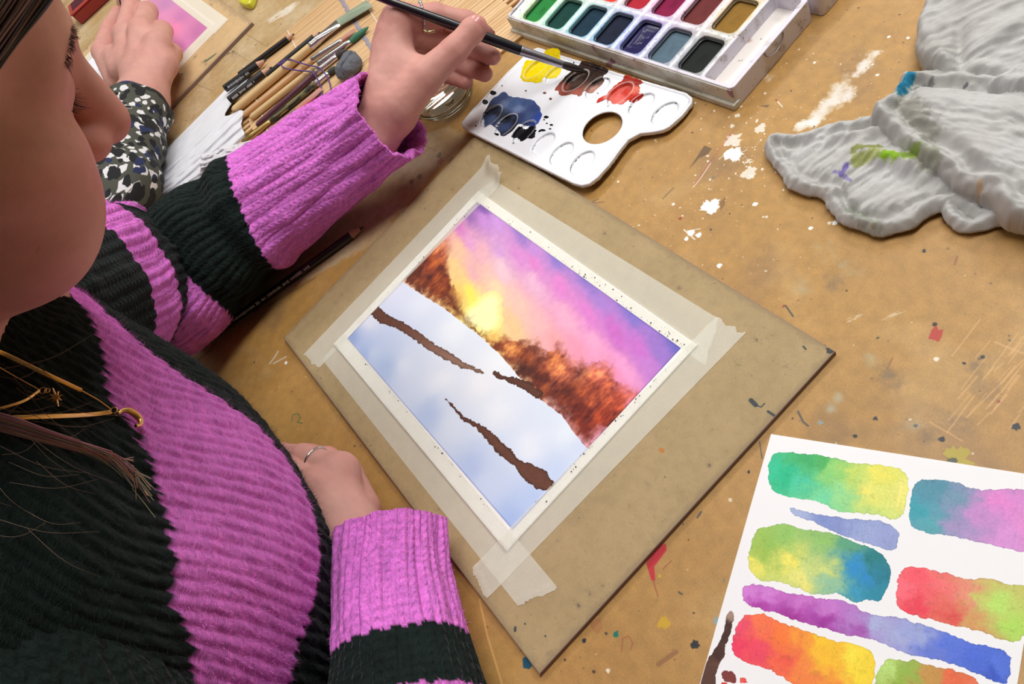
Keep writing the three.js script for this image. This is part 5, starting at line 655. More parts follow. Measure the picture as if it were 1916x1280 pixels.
{
  const NU = 340, NV = 360, rib = ribOff(13, 0.0024);
  const g = loft(RS, NU, NV, V(0, 1, 0), (u, v, a) => 0.0035 * pn(a, 1.3, v * 9 + 5) + 0.001 * pn(a, 6, v * 40) + rib(u) * sst(0.862, 0.89, v) + 0.0012 * Math.abs(Math.sin(u * 46 * Math.PI)), () => DARK, 0.06);
  const edges = [0.38, 0.53, 0.69, 0.808, 0.869];
  vcol(g, (x, y, z, n, i) => { const v = Math.min(1, fl(i / (NU + 1)) / NV / 0.94), u = (i % (NU + 1)) / NU, w = v + 0.004 * Math.abs(Math.sin(u * 26 * Math.PI)) + 0.002 * n3(x * 400, y * 400, z * 400) + 0.003 * n2(u * 50, 2); let k = 0; while (k < edges.length && w > edges[k]) k++; return stripeCol(k % 2 === 1, x, y, z); });
  const m = part(sweater, 'sleeve', g, wool8, 'striped right sleeve with ribbed pink cuff'); fuzz(m, g, 30000, 0.0030, 31);
}
// ---- skin: head, neck and hands
const skinBump = pixTex(256, 256, (x, y, o) => { o[0] = o[1] = o[2] = 128 + 46 * fbm(x * 0.14, y * 0.14, 4) + 26 * n2(x * 0.9, y * 0.9); }, false);
const skinM = phy({ vertexColors: true, roughness: 0.52, specularIntensity: 0.5, bumpMap: skinBump, bumpScale: 0.00022, sheen: 0.15, sheenRoughness: 0.5, sheenColor: new THREE.Color(0.8, 0.5, 0.4) });
const skinUV = (g) => planUV(g, (x, y, z) => [(x + y * 0.6) * 28, (z + y * 0.7) * 28]);
function handField(hd) {                                                           // hd: {fore, wrist, palm: [[p, r] x4], thumb, fingers: [[[p, r]...] x4], web: [[a, b, r, r2]]}
  const palm = [], seg = (l) => { const o = []; for (let i = 1; i < l.length; i++) o.push(cap(l[i - 1][0], l[i][0], l[i - 1][1], l[i][1])); return o; };
  palm.push(cap(hd.fore[0], hd.wrist[0], hd.fore[1], hd.wrist[1])); for (const [p, r] of hd.palm) palm.push(cap(hd.wrist[0], p, hd.wrist[1] * 0.8, r)); for (let i = 1; i < 4; i++) palm.push(cap(hd.palm[i - 1][0], hd.palm[i][0], hd.palm[i - 1][1] * 0.7, hd.palm[i][1] * 0.7)); for (const [a, b, r, r2] of hd.web ?? []) palm.push(cap(a, b, r, r2 ?? r));
  const fingers = [...hd.fingers.map(seg), seg(hd.thumb)], all = [...palm, ...fingers.flat()], [lo, hi] = boundsOf(all, 0.006), c = lo.clone().add(hi).multiplyScalar(0.5), R = lo.distanceTo(hi) / 2;
  const tips = [...hd.fingers, hd.thumb].map((l) => l[l.length - 1][0]), joints = [...hd.fingers, hd.thumb].flatMap((l) => l.slice(0, -1).map((q) => q[0]));
  const f = (x, y, z) => {
    const e0 = Math.hypot(x - c.x, y - c.y, z - c.z) - R; if (e0 > 0.03) return e0;
    let d = 9; for (const b of palm) d = smin(d, capD(x, y, z, b), 0.011);
    let m = 9; for (let i = 0; i < fingers.length; i++) { let e = 9; for (const b of fingers[i]) e = smin(e, capD(x, y, z, b), 0.0035); m = smin(m, e, 0.0016); }
    return smin(d, m, 0.0055) + (d < 0.02 || m < 0.02 ? 0.00025 * n3(x * 170, y * 170, z * 170) : 0);
  };
  const v = V(0, 0, 0), red = (x, y, z) => { v.set(x, y, z); let r = 0; for (const t of tips) r = Math.max(r, Math.exp(-v.distanceToSquared(t) / 0.00018)); for (const t of joints) r = Math.max(r, 0.7 * Math.exp(-v.distanceToSquared(t) / 0.00025)); return r; };
  return { f, red, lo, hi };
}
const skinTone = (x, y, z, r) => { const k = 1 + 0.08 * n3(x * 90, y * 90, z * 90) + 0.05 * n3(x * 300, y * 300, z * 300); return mix3(SKIN, SKINR, clamp(0.25 + 0.6 * r + 0.2 * n3(x * 40, y * 40, z * 40))).map((c) => c * k); };
const LH = {
  fore: [D(692, 262, 0.653), 0.0205], wrist: [D(730, 205, 0.645), 0.0215],
  palm: [[D(746, 36, 0.642), 0.0125], [D(737, 58, 0.652), 0.0125], [D(727, 88, 0.660), 0.0115], [D(718, 118, 0.670), 0.0105]],
  thumb: [[D(752, 195, 0.634), 0.0165], [D(798, 142, 0.625), 0.0135], [D(850, 94, 0.619), 0.0106], [D(884, 57, 0.6195), 0.0098], [D(891, 50, 0.6205), 0.0090]],
  fingers: [[[D(746, 36, 0.642), 0.0118], [D(815, 29, 0.648), 0.0098], [D(872, 40, 0.650), 0.0086], [D(917, 54, 0.651), 0.0070]],
    [[D(738, 58, 0.648), 0.0115], [D(835, 76, 0.668), 0.0092], [D(890, 92, 0.657), 0.0082], [D(922, 106, 0.650), 0.0072]],
    [[D(727, 88, 0.660), 0.011], [D(815, 105, 0.684), 0.0090], [D(875, 124, 0.668), 0.0080], [D(907, 138, 0.660), 0.0070]],
    [[D(718, 118, 0.670), 0.010], [D(795, 132, 0.694), 0.0082], [D(848, 142, 0.680), 0.0074], [D(872, 154, 0.674), 0.0064]]],
  web: [[D(745, 120, 0.640), D(782, 128, 0.634), 0.014, 0.011], [D(735, 160, 0.645), D(790, 150, 0.634), 0.019, 0.013]],
};
const RHD = {
  fore: [P(712, 1090, 0.040), 0.022], wrist: [P(648, 990, 0.040), 0.0195],
  palm: [[P(636, 884, 0.042), 0.0125], [P(598, 916, 0.050), 0.0122], [P(572, 940, 0.048), 0.0116], [P(558, 968, 0.042), 0.011]],
  thumb: [[P(672, 955, 0.026), 0.0150], [P(648, 890, 0.019), 0.0120], [P(612, 862, 0.014), 0.0100], [P(575, 850, 0.012), 0.0085]],
  fingers: [[[P(636, 884, 0.042), 0.0122], [P(568, 856, 0.042), 0.0092], [P(525, 850, 0.034), 0.0082], [P(505, 862, 0.026), 0.0072]],
    [[P(598, 916, 0.050), 0.0122], [P(536, 882, 0.050), 0.0094], [P(505, 870, 0.038), 0.0084], [P(492, 880, 0.026), 0.0074]],
    [[P(578, 915, 0.049), 0.0115], [P(520, 900, 0.047), 0.0090], [P(488, 900, 0.036), 0.0080], [P(476, 905, 0.026), 0.0072]],
    [[P(560, 950, 0.042), 0.0105], [P(512, 938, 0.040), 0.0082], [P(482, 938, 0.030), 0.0074], [P(470, 938, 0.024), 0.0066]]],
};
const HR = new THREE.Matrix4().makeBasis(V(-0.0638, 0.2254, -0.9722), V(0.7396, 0.6647, 0.1055), V(0.6700, -0.7123, -0.2091)), HT = h(-0.1025, 0.3835, -0.3495);
const headM = HR.clone().setPosition(HT), toHead = headM.clone().invert(), HP = (x, y, z) => V(x, y, z).applyMatrix4(headM);

const cranium = (x, y, z) => ell(x, y, z, 0, 0.05, -0.012, 0.074, 0.088, 0.096);
let headF, headG;
{
  const nb = h(-0.19, 0.31, -0.382).applyMatrix4(toHead), neck = cap(V(0, -0.045, -0.03), nb, 0.054, 0.062), cl = (ax, ay, az, bx, by, bz, ra, rb) => cap(V(ax, ay, az), V(bx, by, bz), ra, rb);
  const jaw = cl(0.049, -0.090, 0.012, 0, -0.106, 0.058, 0.026, 0.018), nose = cl(0, 0.024, 0.085, 0, -0.0165, 0.1105, 0.0072, 0.0112), brow = cl(0.044, 0.026, 0.065, 0.006, 0.024, 0.086, 0.0115, 0.010), lipU = cl(0.019, -0.053, 0.086, 0, -0.0495, 0.1, 0.0035, 0.0055), lipL = cl(0.016, -0.060, 0.085, 0, -0.0635, 0.0975, 0.0035, 0.0068), lid = cl(0.043, 0.0115, 0.073, 0.021, 0.0115, 0.082, 0.002, 0.002);
  headG = (x0, y, z) => {
    const x = Math.abs(x0); let d = cranium(x, y, z);
    d = smin(d, ell(x, y, z, 0, 0.0, 0.026, 0.062, 0.096, 0.062), 0.03); d = smin(d, capD(x, y, z, jaw), 0.025); d = smin(d, ell(x, y, z, 0, -0.104, 0.077, 0.018, 0.016, 0.014), 0.018);
    d = smin(d, ell(x, y, z, 0.038, -0.031, 0.057, 0.033, 0.042, 0.034), 0.02); d = smin(d, ell(x, y, z, 0.05, -0.004, 0.048, 0.02, 0.018, 0.026), 0.018); d = smin(d, capD(x, y, z, brow), 0.012);
    d = smax(d, -ell(x, y, z, 0.033, 0.013, 0.101, 0.018, 0.013, 0.018), 0.012); d = smin(d, ell(x, y, z, 0.031, 0.0135, 0.071, 0.0155, 0.0135, 0.0145), 0.004); d = smin(d, capD(x, y, z, lid), 0.003);
    d = smin(d, capD(x, y, z, nose), 0.012); d = smin(d, ell(x, y, z, 0.012, -0.022, 0.098, 0.0078, 0.0078, 0.010), 0.007); d = smax(d, -ell(x, y, z, 0.0075, -0.0305, 0.106, 0.0042, 0.005, 0.006), 0.003);
    d = smin(d, capD(x, y, z, lipU), 0.005); d = smin(d, capD(x, y, z, lipL), 0.005);
    d = smin(d, ell(x, y, z, 0.077, 0.002, -0.012, 0.008, 0.031, 0.018), 0.008); d = smax(d, -ell(x, y, z, 0.088, 0.004, -0.006, 0.008, 0.02, 0.011), 0.004);
    return d;
  };
  headF = (x, y, z) => smin(headG(x, y, z), capD(x, y, z, neck), 0.022);
  // one skin from the head through the shoulders and arms (inside the sweater) to the fingertips
  const hl = handField(LH), hr = handField(RHD), v = V(0, 0, 0), nbW = h(-0.20, 0.285, -0.382), arms = [cap(h(-0.19, 0.31, -0.382), nbW, 0.055, 0.06)];
  const chain = (l) => { for (let i = 1; i < l.length; i++) arms.push(cap(l[i - 1][0], l[i][0], l[i - 1][1], l[i][1])); };
  chain([[nbW, 0.055], [h(-0.205, 0.235, -0.465), 0.042], [P(240, 535, 0.085), 0.036], [P(332, 506, 0.062), 0.034], [P(520, 372, 0.052), 0.024], [LH.fore[0], 0.0205]]);
  chain([[nbW, 0.055], [h(-0.255, 0.20, -0.235), 0.042], [h(-0.292, 0.09, -0.112), 0.036], [P(770, 1390, 0.045), 0.030], [RHD.fore[0], 0.022]]);
  const bodyF = (x, y, z) => {
    let d = 9; for (const a of arms) d = smin(d, capD(x, y, z, a), 0.02); d = smin(d, hl.f(x, y, z), 0.012); d = smin(d, hr.f(x, y, z), 0.012);
    v.set(x, y, z); const e = v.distanceTo(HT) - 0.19; if (e > 0.04) return Math.min(d, e); v.applyMatrix4(toHead); return smin(d, headF(v.x, v.y, v.z), 0.012);
  };
  const hg = nets(bodyF, h(-0.36, 0.0, -0.73), h(0.20, 0.53, -0.05), 0.0019, true);
  vcol(hg, (X, Y, Z) => { v.set(X, Y, Z).applyMatrix4(toHead); const { x, y, z } = v, ax = Math.abs(x); if (z > 0.16 || y < -0.2 || y > 0.2 || ax > 0.13) return skinTone(X, Y, Z, Math.max(hl.red(X, Y, Z), hr.red(X, Y, Z)));
    const r = Math.exp(-((ax - 0.045) ** 2 + (y + 0.02) ** 2) / 0.0012) * 0.6 + Math.exp(-(x * x + (y + 0.025) ** 2 + (z - 0.115) ** 2) / 0.0006) * 0.8, lip = sst(0.0075, 0.004, Math.min(capD(ax, y, z, lipU), capD(ax, y, z, lipL))), fr = n3(x * 330 + 9, y * 330, z * 330) > 0.72 ? 0.16 : 0; return mix3(skinTone(x, y, z, r), lin(C(176, 84, 84)), lip * 0.8).map((c) => c * (1 - fr)); });
  const bodyM = part(painter, 'body', skinUV(hg), skinM);
  // thumb nail
  const nail = (a, b, toward, w, l, par) => { const d = b.clone().sub(a).normalize(), n = toward.clone().addScaledVector(d, -toward.dot(d)).normalize(), s = d.clone().cross(n), g = gridGeo(14, 14, (u, v) => { const X = (u - 0.5) * 2, Y = (v - 0.5) * 2, rr = Math.pow(Math.abs(X), 3) + Math.pow(Math.abs(Y), 3), q = rr > 1 ? Math.pow(rr, -1 / 3) : 1, x = X * q * w, y = Y * q * l, zz = -x * x / (w * 2.2) - y * y / (l * 14); const p = b.clone().addScaledVector(d, y).addScaledVector(s, x).addScaledVector(n, zz); return { p: [p.x, p.y, p.z] }; }); part(par, 'nail', g, phy({ color: C(216, 148, 142), roughness: 0.28, clearcoat: 0.3, side: THREE.DoubleSide })); };
  const cam = V(0, TY + CH, 0);
  { const a = D(850, 94, 0.619), c = D(885, 56, 0.6196), d = c.clone().sub(a).normalize(), t = cam.clone().sub(c).normalize().add(V(0.25, 0.25, -0.05)); t.addScaledVector(d, -t.dot(d)).normalize(); nail(a.clone().addScaledVector(t, 0.0098), c.clone().addScaledVector(t, 0.0099), t, 0.0066, 0.0080, bodyM); }
  // lashes and brow of the eye that shows (and its twin)
  const hairThin = (pts, r0) => { const out = []; for (const [a, b, c] of pts) out.push(sweep([a, b, c], (t) => r0 * (1 - 0.85 * t), 4, 4)); return mg(out); };
  const q = rng(77), la = [], br = [];
  for (const s of [-1, 1]) for (let i = 0; i < 26; i++) { const t = i / 25, x = s * lerp(0.0445, 0.020, t), y = 0.0112 - 0.003 * Math.sin(t * Math.PI) + 0.0005 * q(), z = lerp(0.0755, 0.0855, Math.sin(t * Math.PI * 0.62)), a = V(x, y, z), l = 0.006 + 0.0028 * q(), d = V(s * lerp(0.7, -0.1, t) + (q() - 0.5) * 0.3, -0.62 + 0.2 * q(), 0.75).normalize(); la.push([a, a.clone().addScaledVector(d, l * 0.5), a.clone().addScaledVector(d, l).add(V(0, 0.0016, 0.0004))].map((p) => p.applyMatrix4(headM))); }
  for (const s of [-1, 1]) for (let i = 0; i < 170; i++) { const t = q(), x = s * lerp(0.010, 0.050, t), y = 0.0255 + 0.005 * Math.sin(t * 2.6) + (q() - 0.5) * 0.006 * (1 - 0.6 * t); let z = 0.12; while (headF(x, y, z) > 0 && z > 0.03) z -= 0.0008; const a = V(x, y, z), d = V(s * 0.9, 0.3 - 0.5 * t + (q() - 0.5) * 0.4, 0.12).normalize(), l = 0.004 + 0.002 * q(); br.push([a, a.clone().addScaledVector(d, l * 0.5), a.clone().addScaledVector(d, l).add(V(0, 0, -0.0012))].map((p) => p.applyMatrix4(headM))); }
  const lashM = std({ color: C(30, 22, 20), roughness: 0.7 });
  const browM = std({ color: C(84, 62, 52), roughness: 0.7 }); for (const k of [0, 1]) { part(painter, 'eyelashes', hairThin(la.slice(k * 26, k * 26 + 26), 0.00020), lashM).userData.kind = 'stuff'; part(painter, 'eyebrow', hairThin(br.slice(k * 170, k * 170 + 170), 0.00012), browM).userData.kind = 'stuff'; }
  // hair: a gathered cap of strands, and one long loose lock over the sweater
  const hairM = std({ vertexColors: true, roughness: 0.55 }), capG = nets((x, y, z) => { const d = cranium(x, y, z) - 0.007 - 0.0015 * n3(x * 20, y * 90, z * 20); const line = -(y - 0.062 + 0.55 * (z - 0.05) * -1 + 0.0) * 0.6; return smax(d, smax(line - 0.0, -(ell(x, y, z, 0, -0.02, 0.085, 0.085, 0.1, 0.085)), 0.02), 0.012); }, V(-0.1, -0.06, -0.13), V(0.1, 0.16, 0.12), 0.0032);
  vcol(capG, (x, y, z) => lin(C(66, 48, 38)).map((c) => c * (1 + 0.55 * n3(x * 420, y * 30, z * 24) + 0.25 * n3(x * 900, y * 60, z * 50)))); strip(capG, ['position', 'normal', 'color']); capG.applyMatrix4(headM);
  const strands = [capG];
  const addStrand = (pts, r, col, seg = 18) => { const g = sweep(pts, (t) => r * (1 - 0.5 * t * t), seg, 4); strip(g); vcol(g, () => col); strands.push(g); };
  for (let i = 0; i < 420; i++) {                                                   // from the hairline, over the temple, to the nape
    const s = i % 2 ? 1 : -1, t = q(), pts = []; const a0 = lerp(0.15, 1.45, t), off = 0.0075 + 0.004 * q();
    for (let k = 0; k <= 7; k++) { const w = k / 7, th = lerp(a0, 1.75, w), ph = lerp(0.95 - 0.2 * t, -1.25, w) + 0.05 * (q() - 0.5); const dir = V(s * Math.sin(th) * Math.cos(ph) * 1.0, Math.cos(th) * (1 - 0.3 * w) + 0.1 - 0.35 * w, Math.sin(ph) * Math.sin(Math.max(th, 0.5)) + 0.12).normalize(); let r = 0.16; const o = V(0, 0.05, -0.012); while (cranium(dir.x * r + o.x, dir.y * r + o.y, dir.z * r + o.z) > off - 0.002 && r > 0.02) r -= 0.001; pts.push(o.clone().addScaledVector(dir, r).applyMatrix4(headM)); }
    addStrand(pts, 0.0007 + 0.0006 * q(), lin(C(86 + 30 * q(), 62 + 20 * q(), 46 + 14 * q())));
  }
  const onHead = (px, py, off) => { const r = ray(px, py), p = V(0, 0, 0); let best = 9, bd = 0.2; for (let d = 0.10; d < 0.45; d += 0.0025) { p.copy(r).multiplyScalar(d).add(camera.position).applyMatrix4(toHead); const f = headF(p.x, p.y, p.z) - off; if (f < best) { best = f; bd = d; } if (f < 0) break; } return D(px, py, bd); };
  const lanes = []; for (let k = 0; k <= 14; k++) { const t = k / 14, x0 = lerp(112, -190, t); lanes.push([[x0 + 74, -190], [x0 + 12, -70], [x0 - 38, 8], [x0 - 98, 88 + 24 * t], [x0 - 165, 190], [x0 - 240, 330]].map(([a, b]) => onHead(a, b, 0.006 + 0.006 * t))); }
  for (let i = 0; i < 520; i++) {                                                   // hair swept down past the temple
    const t = Math.pow(q(), 1.15) * 13.99, k = fl(t), f = t - k, c = q() < 0.1 ? [118, 90, 76] : [58 + 34 * q(), 45 + 24 * q(), 40 + 18 * q()], j = () => (q() - 0.5) * 0.0030, o = V(j(), j(), j());
    addStrand(lanes[k].map((p, m) => p.clone().lerp(lanes[k + 1][m], f).add(o).add(V(j(), j(), j()).multiplyScalar(0.35))), 0.0005 + 0.0004 * q(), lin(C(...c)), 22);
  }
  part(painter, 'hair', mg(strands.splice(0)), hairM).userData.kind = 'stuff';
  const lockD = [[-60, 775], [20, 796], [90, 818], [150, 836], [210, 858], [250, 885], [275, 925]].map(([x, y]) => V(0, 0, 0).copy(onTorso(x, y, 0.006)).sub(camera.position).length() / ray(x, y).length());
  for (let i = 0; i < 90; i++) {                                                    // the loose lock

    const sp = (q() + q() - 1), sp2 = (q() + q() - 1), c = lin(C(128 + 56 * q(), 104 + 44 * q(), 98 + 42 * q())), e = 0.55 + 0.45 * q(), far = q() < 0.14;
     const path = [[-60, 775 + sp * 16], [20, 796 + sp * 18], [90, 818 + sp * 14], [150, 836 + sp * 12], [210, 858 + sp * 14 + sp2 * 10], [250, 885 + sp2 * 34 + (far ? -20 : 0)], [275 + sp * 30, 925 + sp2 * 46 + (far ? -50 : 0)]]; const n = Math.max(4, Math.round(e * 7));
    addStrand(path.slice(0, n).map(([x, y], i) => D(x, y, lockD[i] + 0.002 * sp)), 0.00026 + 0.00022 * q(), c, 24);
  }
  for (let i = 0; i < 26; i++) { const x = q() * 120 - 40, y = 690 + q() * 330, l = 60 + q() * 160, a = -0.5 + q() * 1.3; addStrand([onTorso(x, y, 0.004), onTorso(x + l * 0.5 * Math.cos(a), y + l * 0.5 * Math.sin(a) + 14, 0.007), onTorso(x + l * Math.cos(a), y + l * Math.sin(a), 0.004)], 0.00012, lin(C(110, 88, 74)), 12); }
  part(painter, 'hair_lock', mg(strands), hairM, 'loose lock of hair falling over the sweater').userData.kind = 'stuff';
}
// ---- what she wears and holds
const gold = std({ color: C(234, 190, 122), metalness: 1, roughness: 0.36 }), silver = std({ color: C(205, 205, 208), metalness: 1, roughness: 0.22 });
{
  const ribbon = (pts, w, th, seg = 60) => { const up = camera.position.clone().sub(pts[0]).normalize(); return sweep(pts, (t) => w, seg, 8, false, th / w, up); };
  const T = (x, y, off = 0.004) => onTorso(x, y, off), n1 = thing('necklace', 'flat gold chain necklace ending in a curved horn pendant', 'necklace', T(220, 775));
  lpart(n1, 'chain', mg([ribbon([T(-50, 640), T(8, 663), T(75, 695), T(152, 731)], (t) => 1, 0.0003), ribbon([T(148, 729), T(185, 750), T(208, 767)], 0.0004, 0.0003), ribbon([T(-50, 785), T(20, 782), T(110, 779), T(180, 775), T(208, 771)], 0.001, 0.0003)].map((g, i) => i ? g : ribbon([T(-50, 640), T(8, 663), T(75, 695), T(152, 731)], 0.0010, 0.0003))), gold);
  const torus = (r, t, look, p) => new THREE.TorusGeometry(r, t, 8, 24).applyQuaternion(new THREE.Quaternion().setFromUnitVectors(V(0, 0, 1), look.normalize())).translate(p.x, p.y, p.z);
  lpart(n1, 'jump_ring', mg([torus(0.0014, 0.00028, V(0.3, 0.8, 0.4), T(213, 768)), torus(0.0013, 0.00026, V(-0.5, 0.6, 0.6), T(219, 774))]), gold);
  lpart(n1, 'pendant', sweep([T(221, 776), T(227, 769), T(240, 768, 0.005), T(253, 775, 0.005), T(262, 786, 0.005), T(262, 795, 0.005), T(254, 797)], (t) => 0.0004 + 0.0012 * Math.sin(Math.min(1, t * 1.15) * Math.PI * 0.9), 40, 14), gold);
  const n2_ = thing('necklace', 'fine gold chain necklace with a small star pendant', 'necklace', T(80, 730));
  const beads = [], b0 = T(-40, 664), b1 = T(74, 730), bm = T(20, 700); const bc = new THREE.CatmullRomCurve3([b0, bm, b1]); for (let i = 0; i <= 40; i++) { const q = bc.getPointAt(i / 40); beads.push(new THREE.SphereGeometry(0.00034, 6, 5).translate(q.x, q.y, q.z)); }
  lpart(n2_, 'chain', mg([...beads, ribbon([T(-50, 774), T(5, 763), T(45, 750), T(74, 731)], 0.0006, 0.00025)]), gold);
  lpart(n2_, 'jump_ring', mg([torus(0.0013, 0.00026, V(0.3, 0.8, 0.4), T(80, 731)), torus(0.001, 0.00024, V(0.5, 0.6, 0.2), T(88, 731))]), gold);
  { const s = new THREE.Shape(); for (let i = 0; i < 16; i++) { const a = i / 16 * 6.283 + 0.3, r = i % 2 ? 0.0010 : i % 4 === 0 ? 0.0038 : 0.0026; i ? s.lineTo(Math.cos(a) * r, Math.sin(a) * r) : s.moveTo(Math.cos(a) * r, Math.sin(a) * r); } const g = new THREE.ExtrudeGeometry(s, { depth: 0.0004, bevelEnabled: true, bevelSize: 0.0001, bevelThickness: 0.0002, bevelSegments: 1 }); const c = T(105, 743, 0.005); g.applyQuaternion(camera.quaternion).translate(c.x, c.y, c.z); lpart(n2_, 'pendant', g, gold); }
  // rings
  const ringAt = (p, axis, r, tube) => { const g = new THREE.TorusGeometry(r, tube, 10, 48); g.applyQuaternion(new THREE.Quaternion().setFromUnitVectors(V(0, 0, 1), axis.clone().normalize())); return g.translate(p.x, p.y, p.z); };
  { const a = LH.fingers[0][0][0], b = LH.fingers[0][1][0], p = a.clone().lerp(b, 0.62), ax = b.clone().sub(a), t = thing('ring', 'silver beaded ring on the index finger of the hand with the brush', 'ring', p); lpart(t, 'band', ringAt(p, ax, 0.0112, 0.0011), silver); const bd = []; for (let i = 0; i < 26; i++) { const g = new THREE.SphereGeometry(0.0012, 8, 6), u = i / 26 * 6.283; g.translate(Math.cos(u) * 0.0118, Math.sin(u) * 0.0118, 0); bd.push(g); } const g = mg(bd); g.applyQuaternion(new THREE.Quaternion().setFromUnitVectors(V(0, 0, 1), ax.clone().normalize())).translate(p.x, p.y, p.z); lpart(t, 'beading', g, silver); const k = D(806, 60, 0.632); lpart(t, 'setting', sweep([D(795, 56, 0.634), D(803, 60, 0.632), D(813, 58, 0.633)], 0.0016, 12, 8), std({ color: C(188, 170, 130), metalness: 1, roughness: 0.3 })); }
  { const a = RHD.fingers[0][0][0], b = RHD.fingers[0][1][0], p = a.clone().lerp(b, 0.62), t = thing('ring', 'plain thin silver ring on the hand resting beside the board', 'ring', p); lpart(t, 'band', ringAt(p, b.clone().sub(a), 0.0108, 0.0008), silver); }
  // the brush she paints with
  const a = D(640, -31, 0.619), f0 = D(976, 95, 0.6398), f1 = D(1053, 121, 0.6445), tip = D(1096, 134, 0.6475), L = f0.distanceTo(a), t = thing('paint_brush', 'black-handled paint brush held in the fingers, its tip in brown paint', 'paint brush', f0);
  lpart(t, 'handle', along(lathe([[0.0001, 0], [0.0022, 0.001], [0.003, L * 0.2], [0.0042, L * 0.6], [0.0046, L * 0.85], [0.0042, L - 0.001], [0.0038, L]]), a, f0), phy({ color: C(16, 17, 26), roughness: 0.28, clearcoat: 0.6, clearcoatRoughness: 0.1 }));
  const fL = f1.distanceTo(f0); lpart(t, 'ferrule', along(lathe([[0.0040, -0.001], [0.0042, 0.001], [0.0038, 0.003], [0.0041, 0.0045], [0.0038, 0.0065], [0.0036, fL * 0.6], [0.0031, fL], [0.0027, fL + 0.0002]]), f0, f1), std({ color: C(178, 176, 186), metalness: 1, roughness: 0.3 }));
  const bL = tip.distanceTo(f1); lpart(t, 'bristles', along(lathe([[0.0028, -0.001], [0.0033, bL * 0.25], [0.0030, bL * 0.55], [0.0017, bL * 0.85], [0.0002, bL]]), f1, tip), phy({ color: C(36, 26, 22), roughness: 0.4, clearcoat: 0.4 }));
}
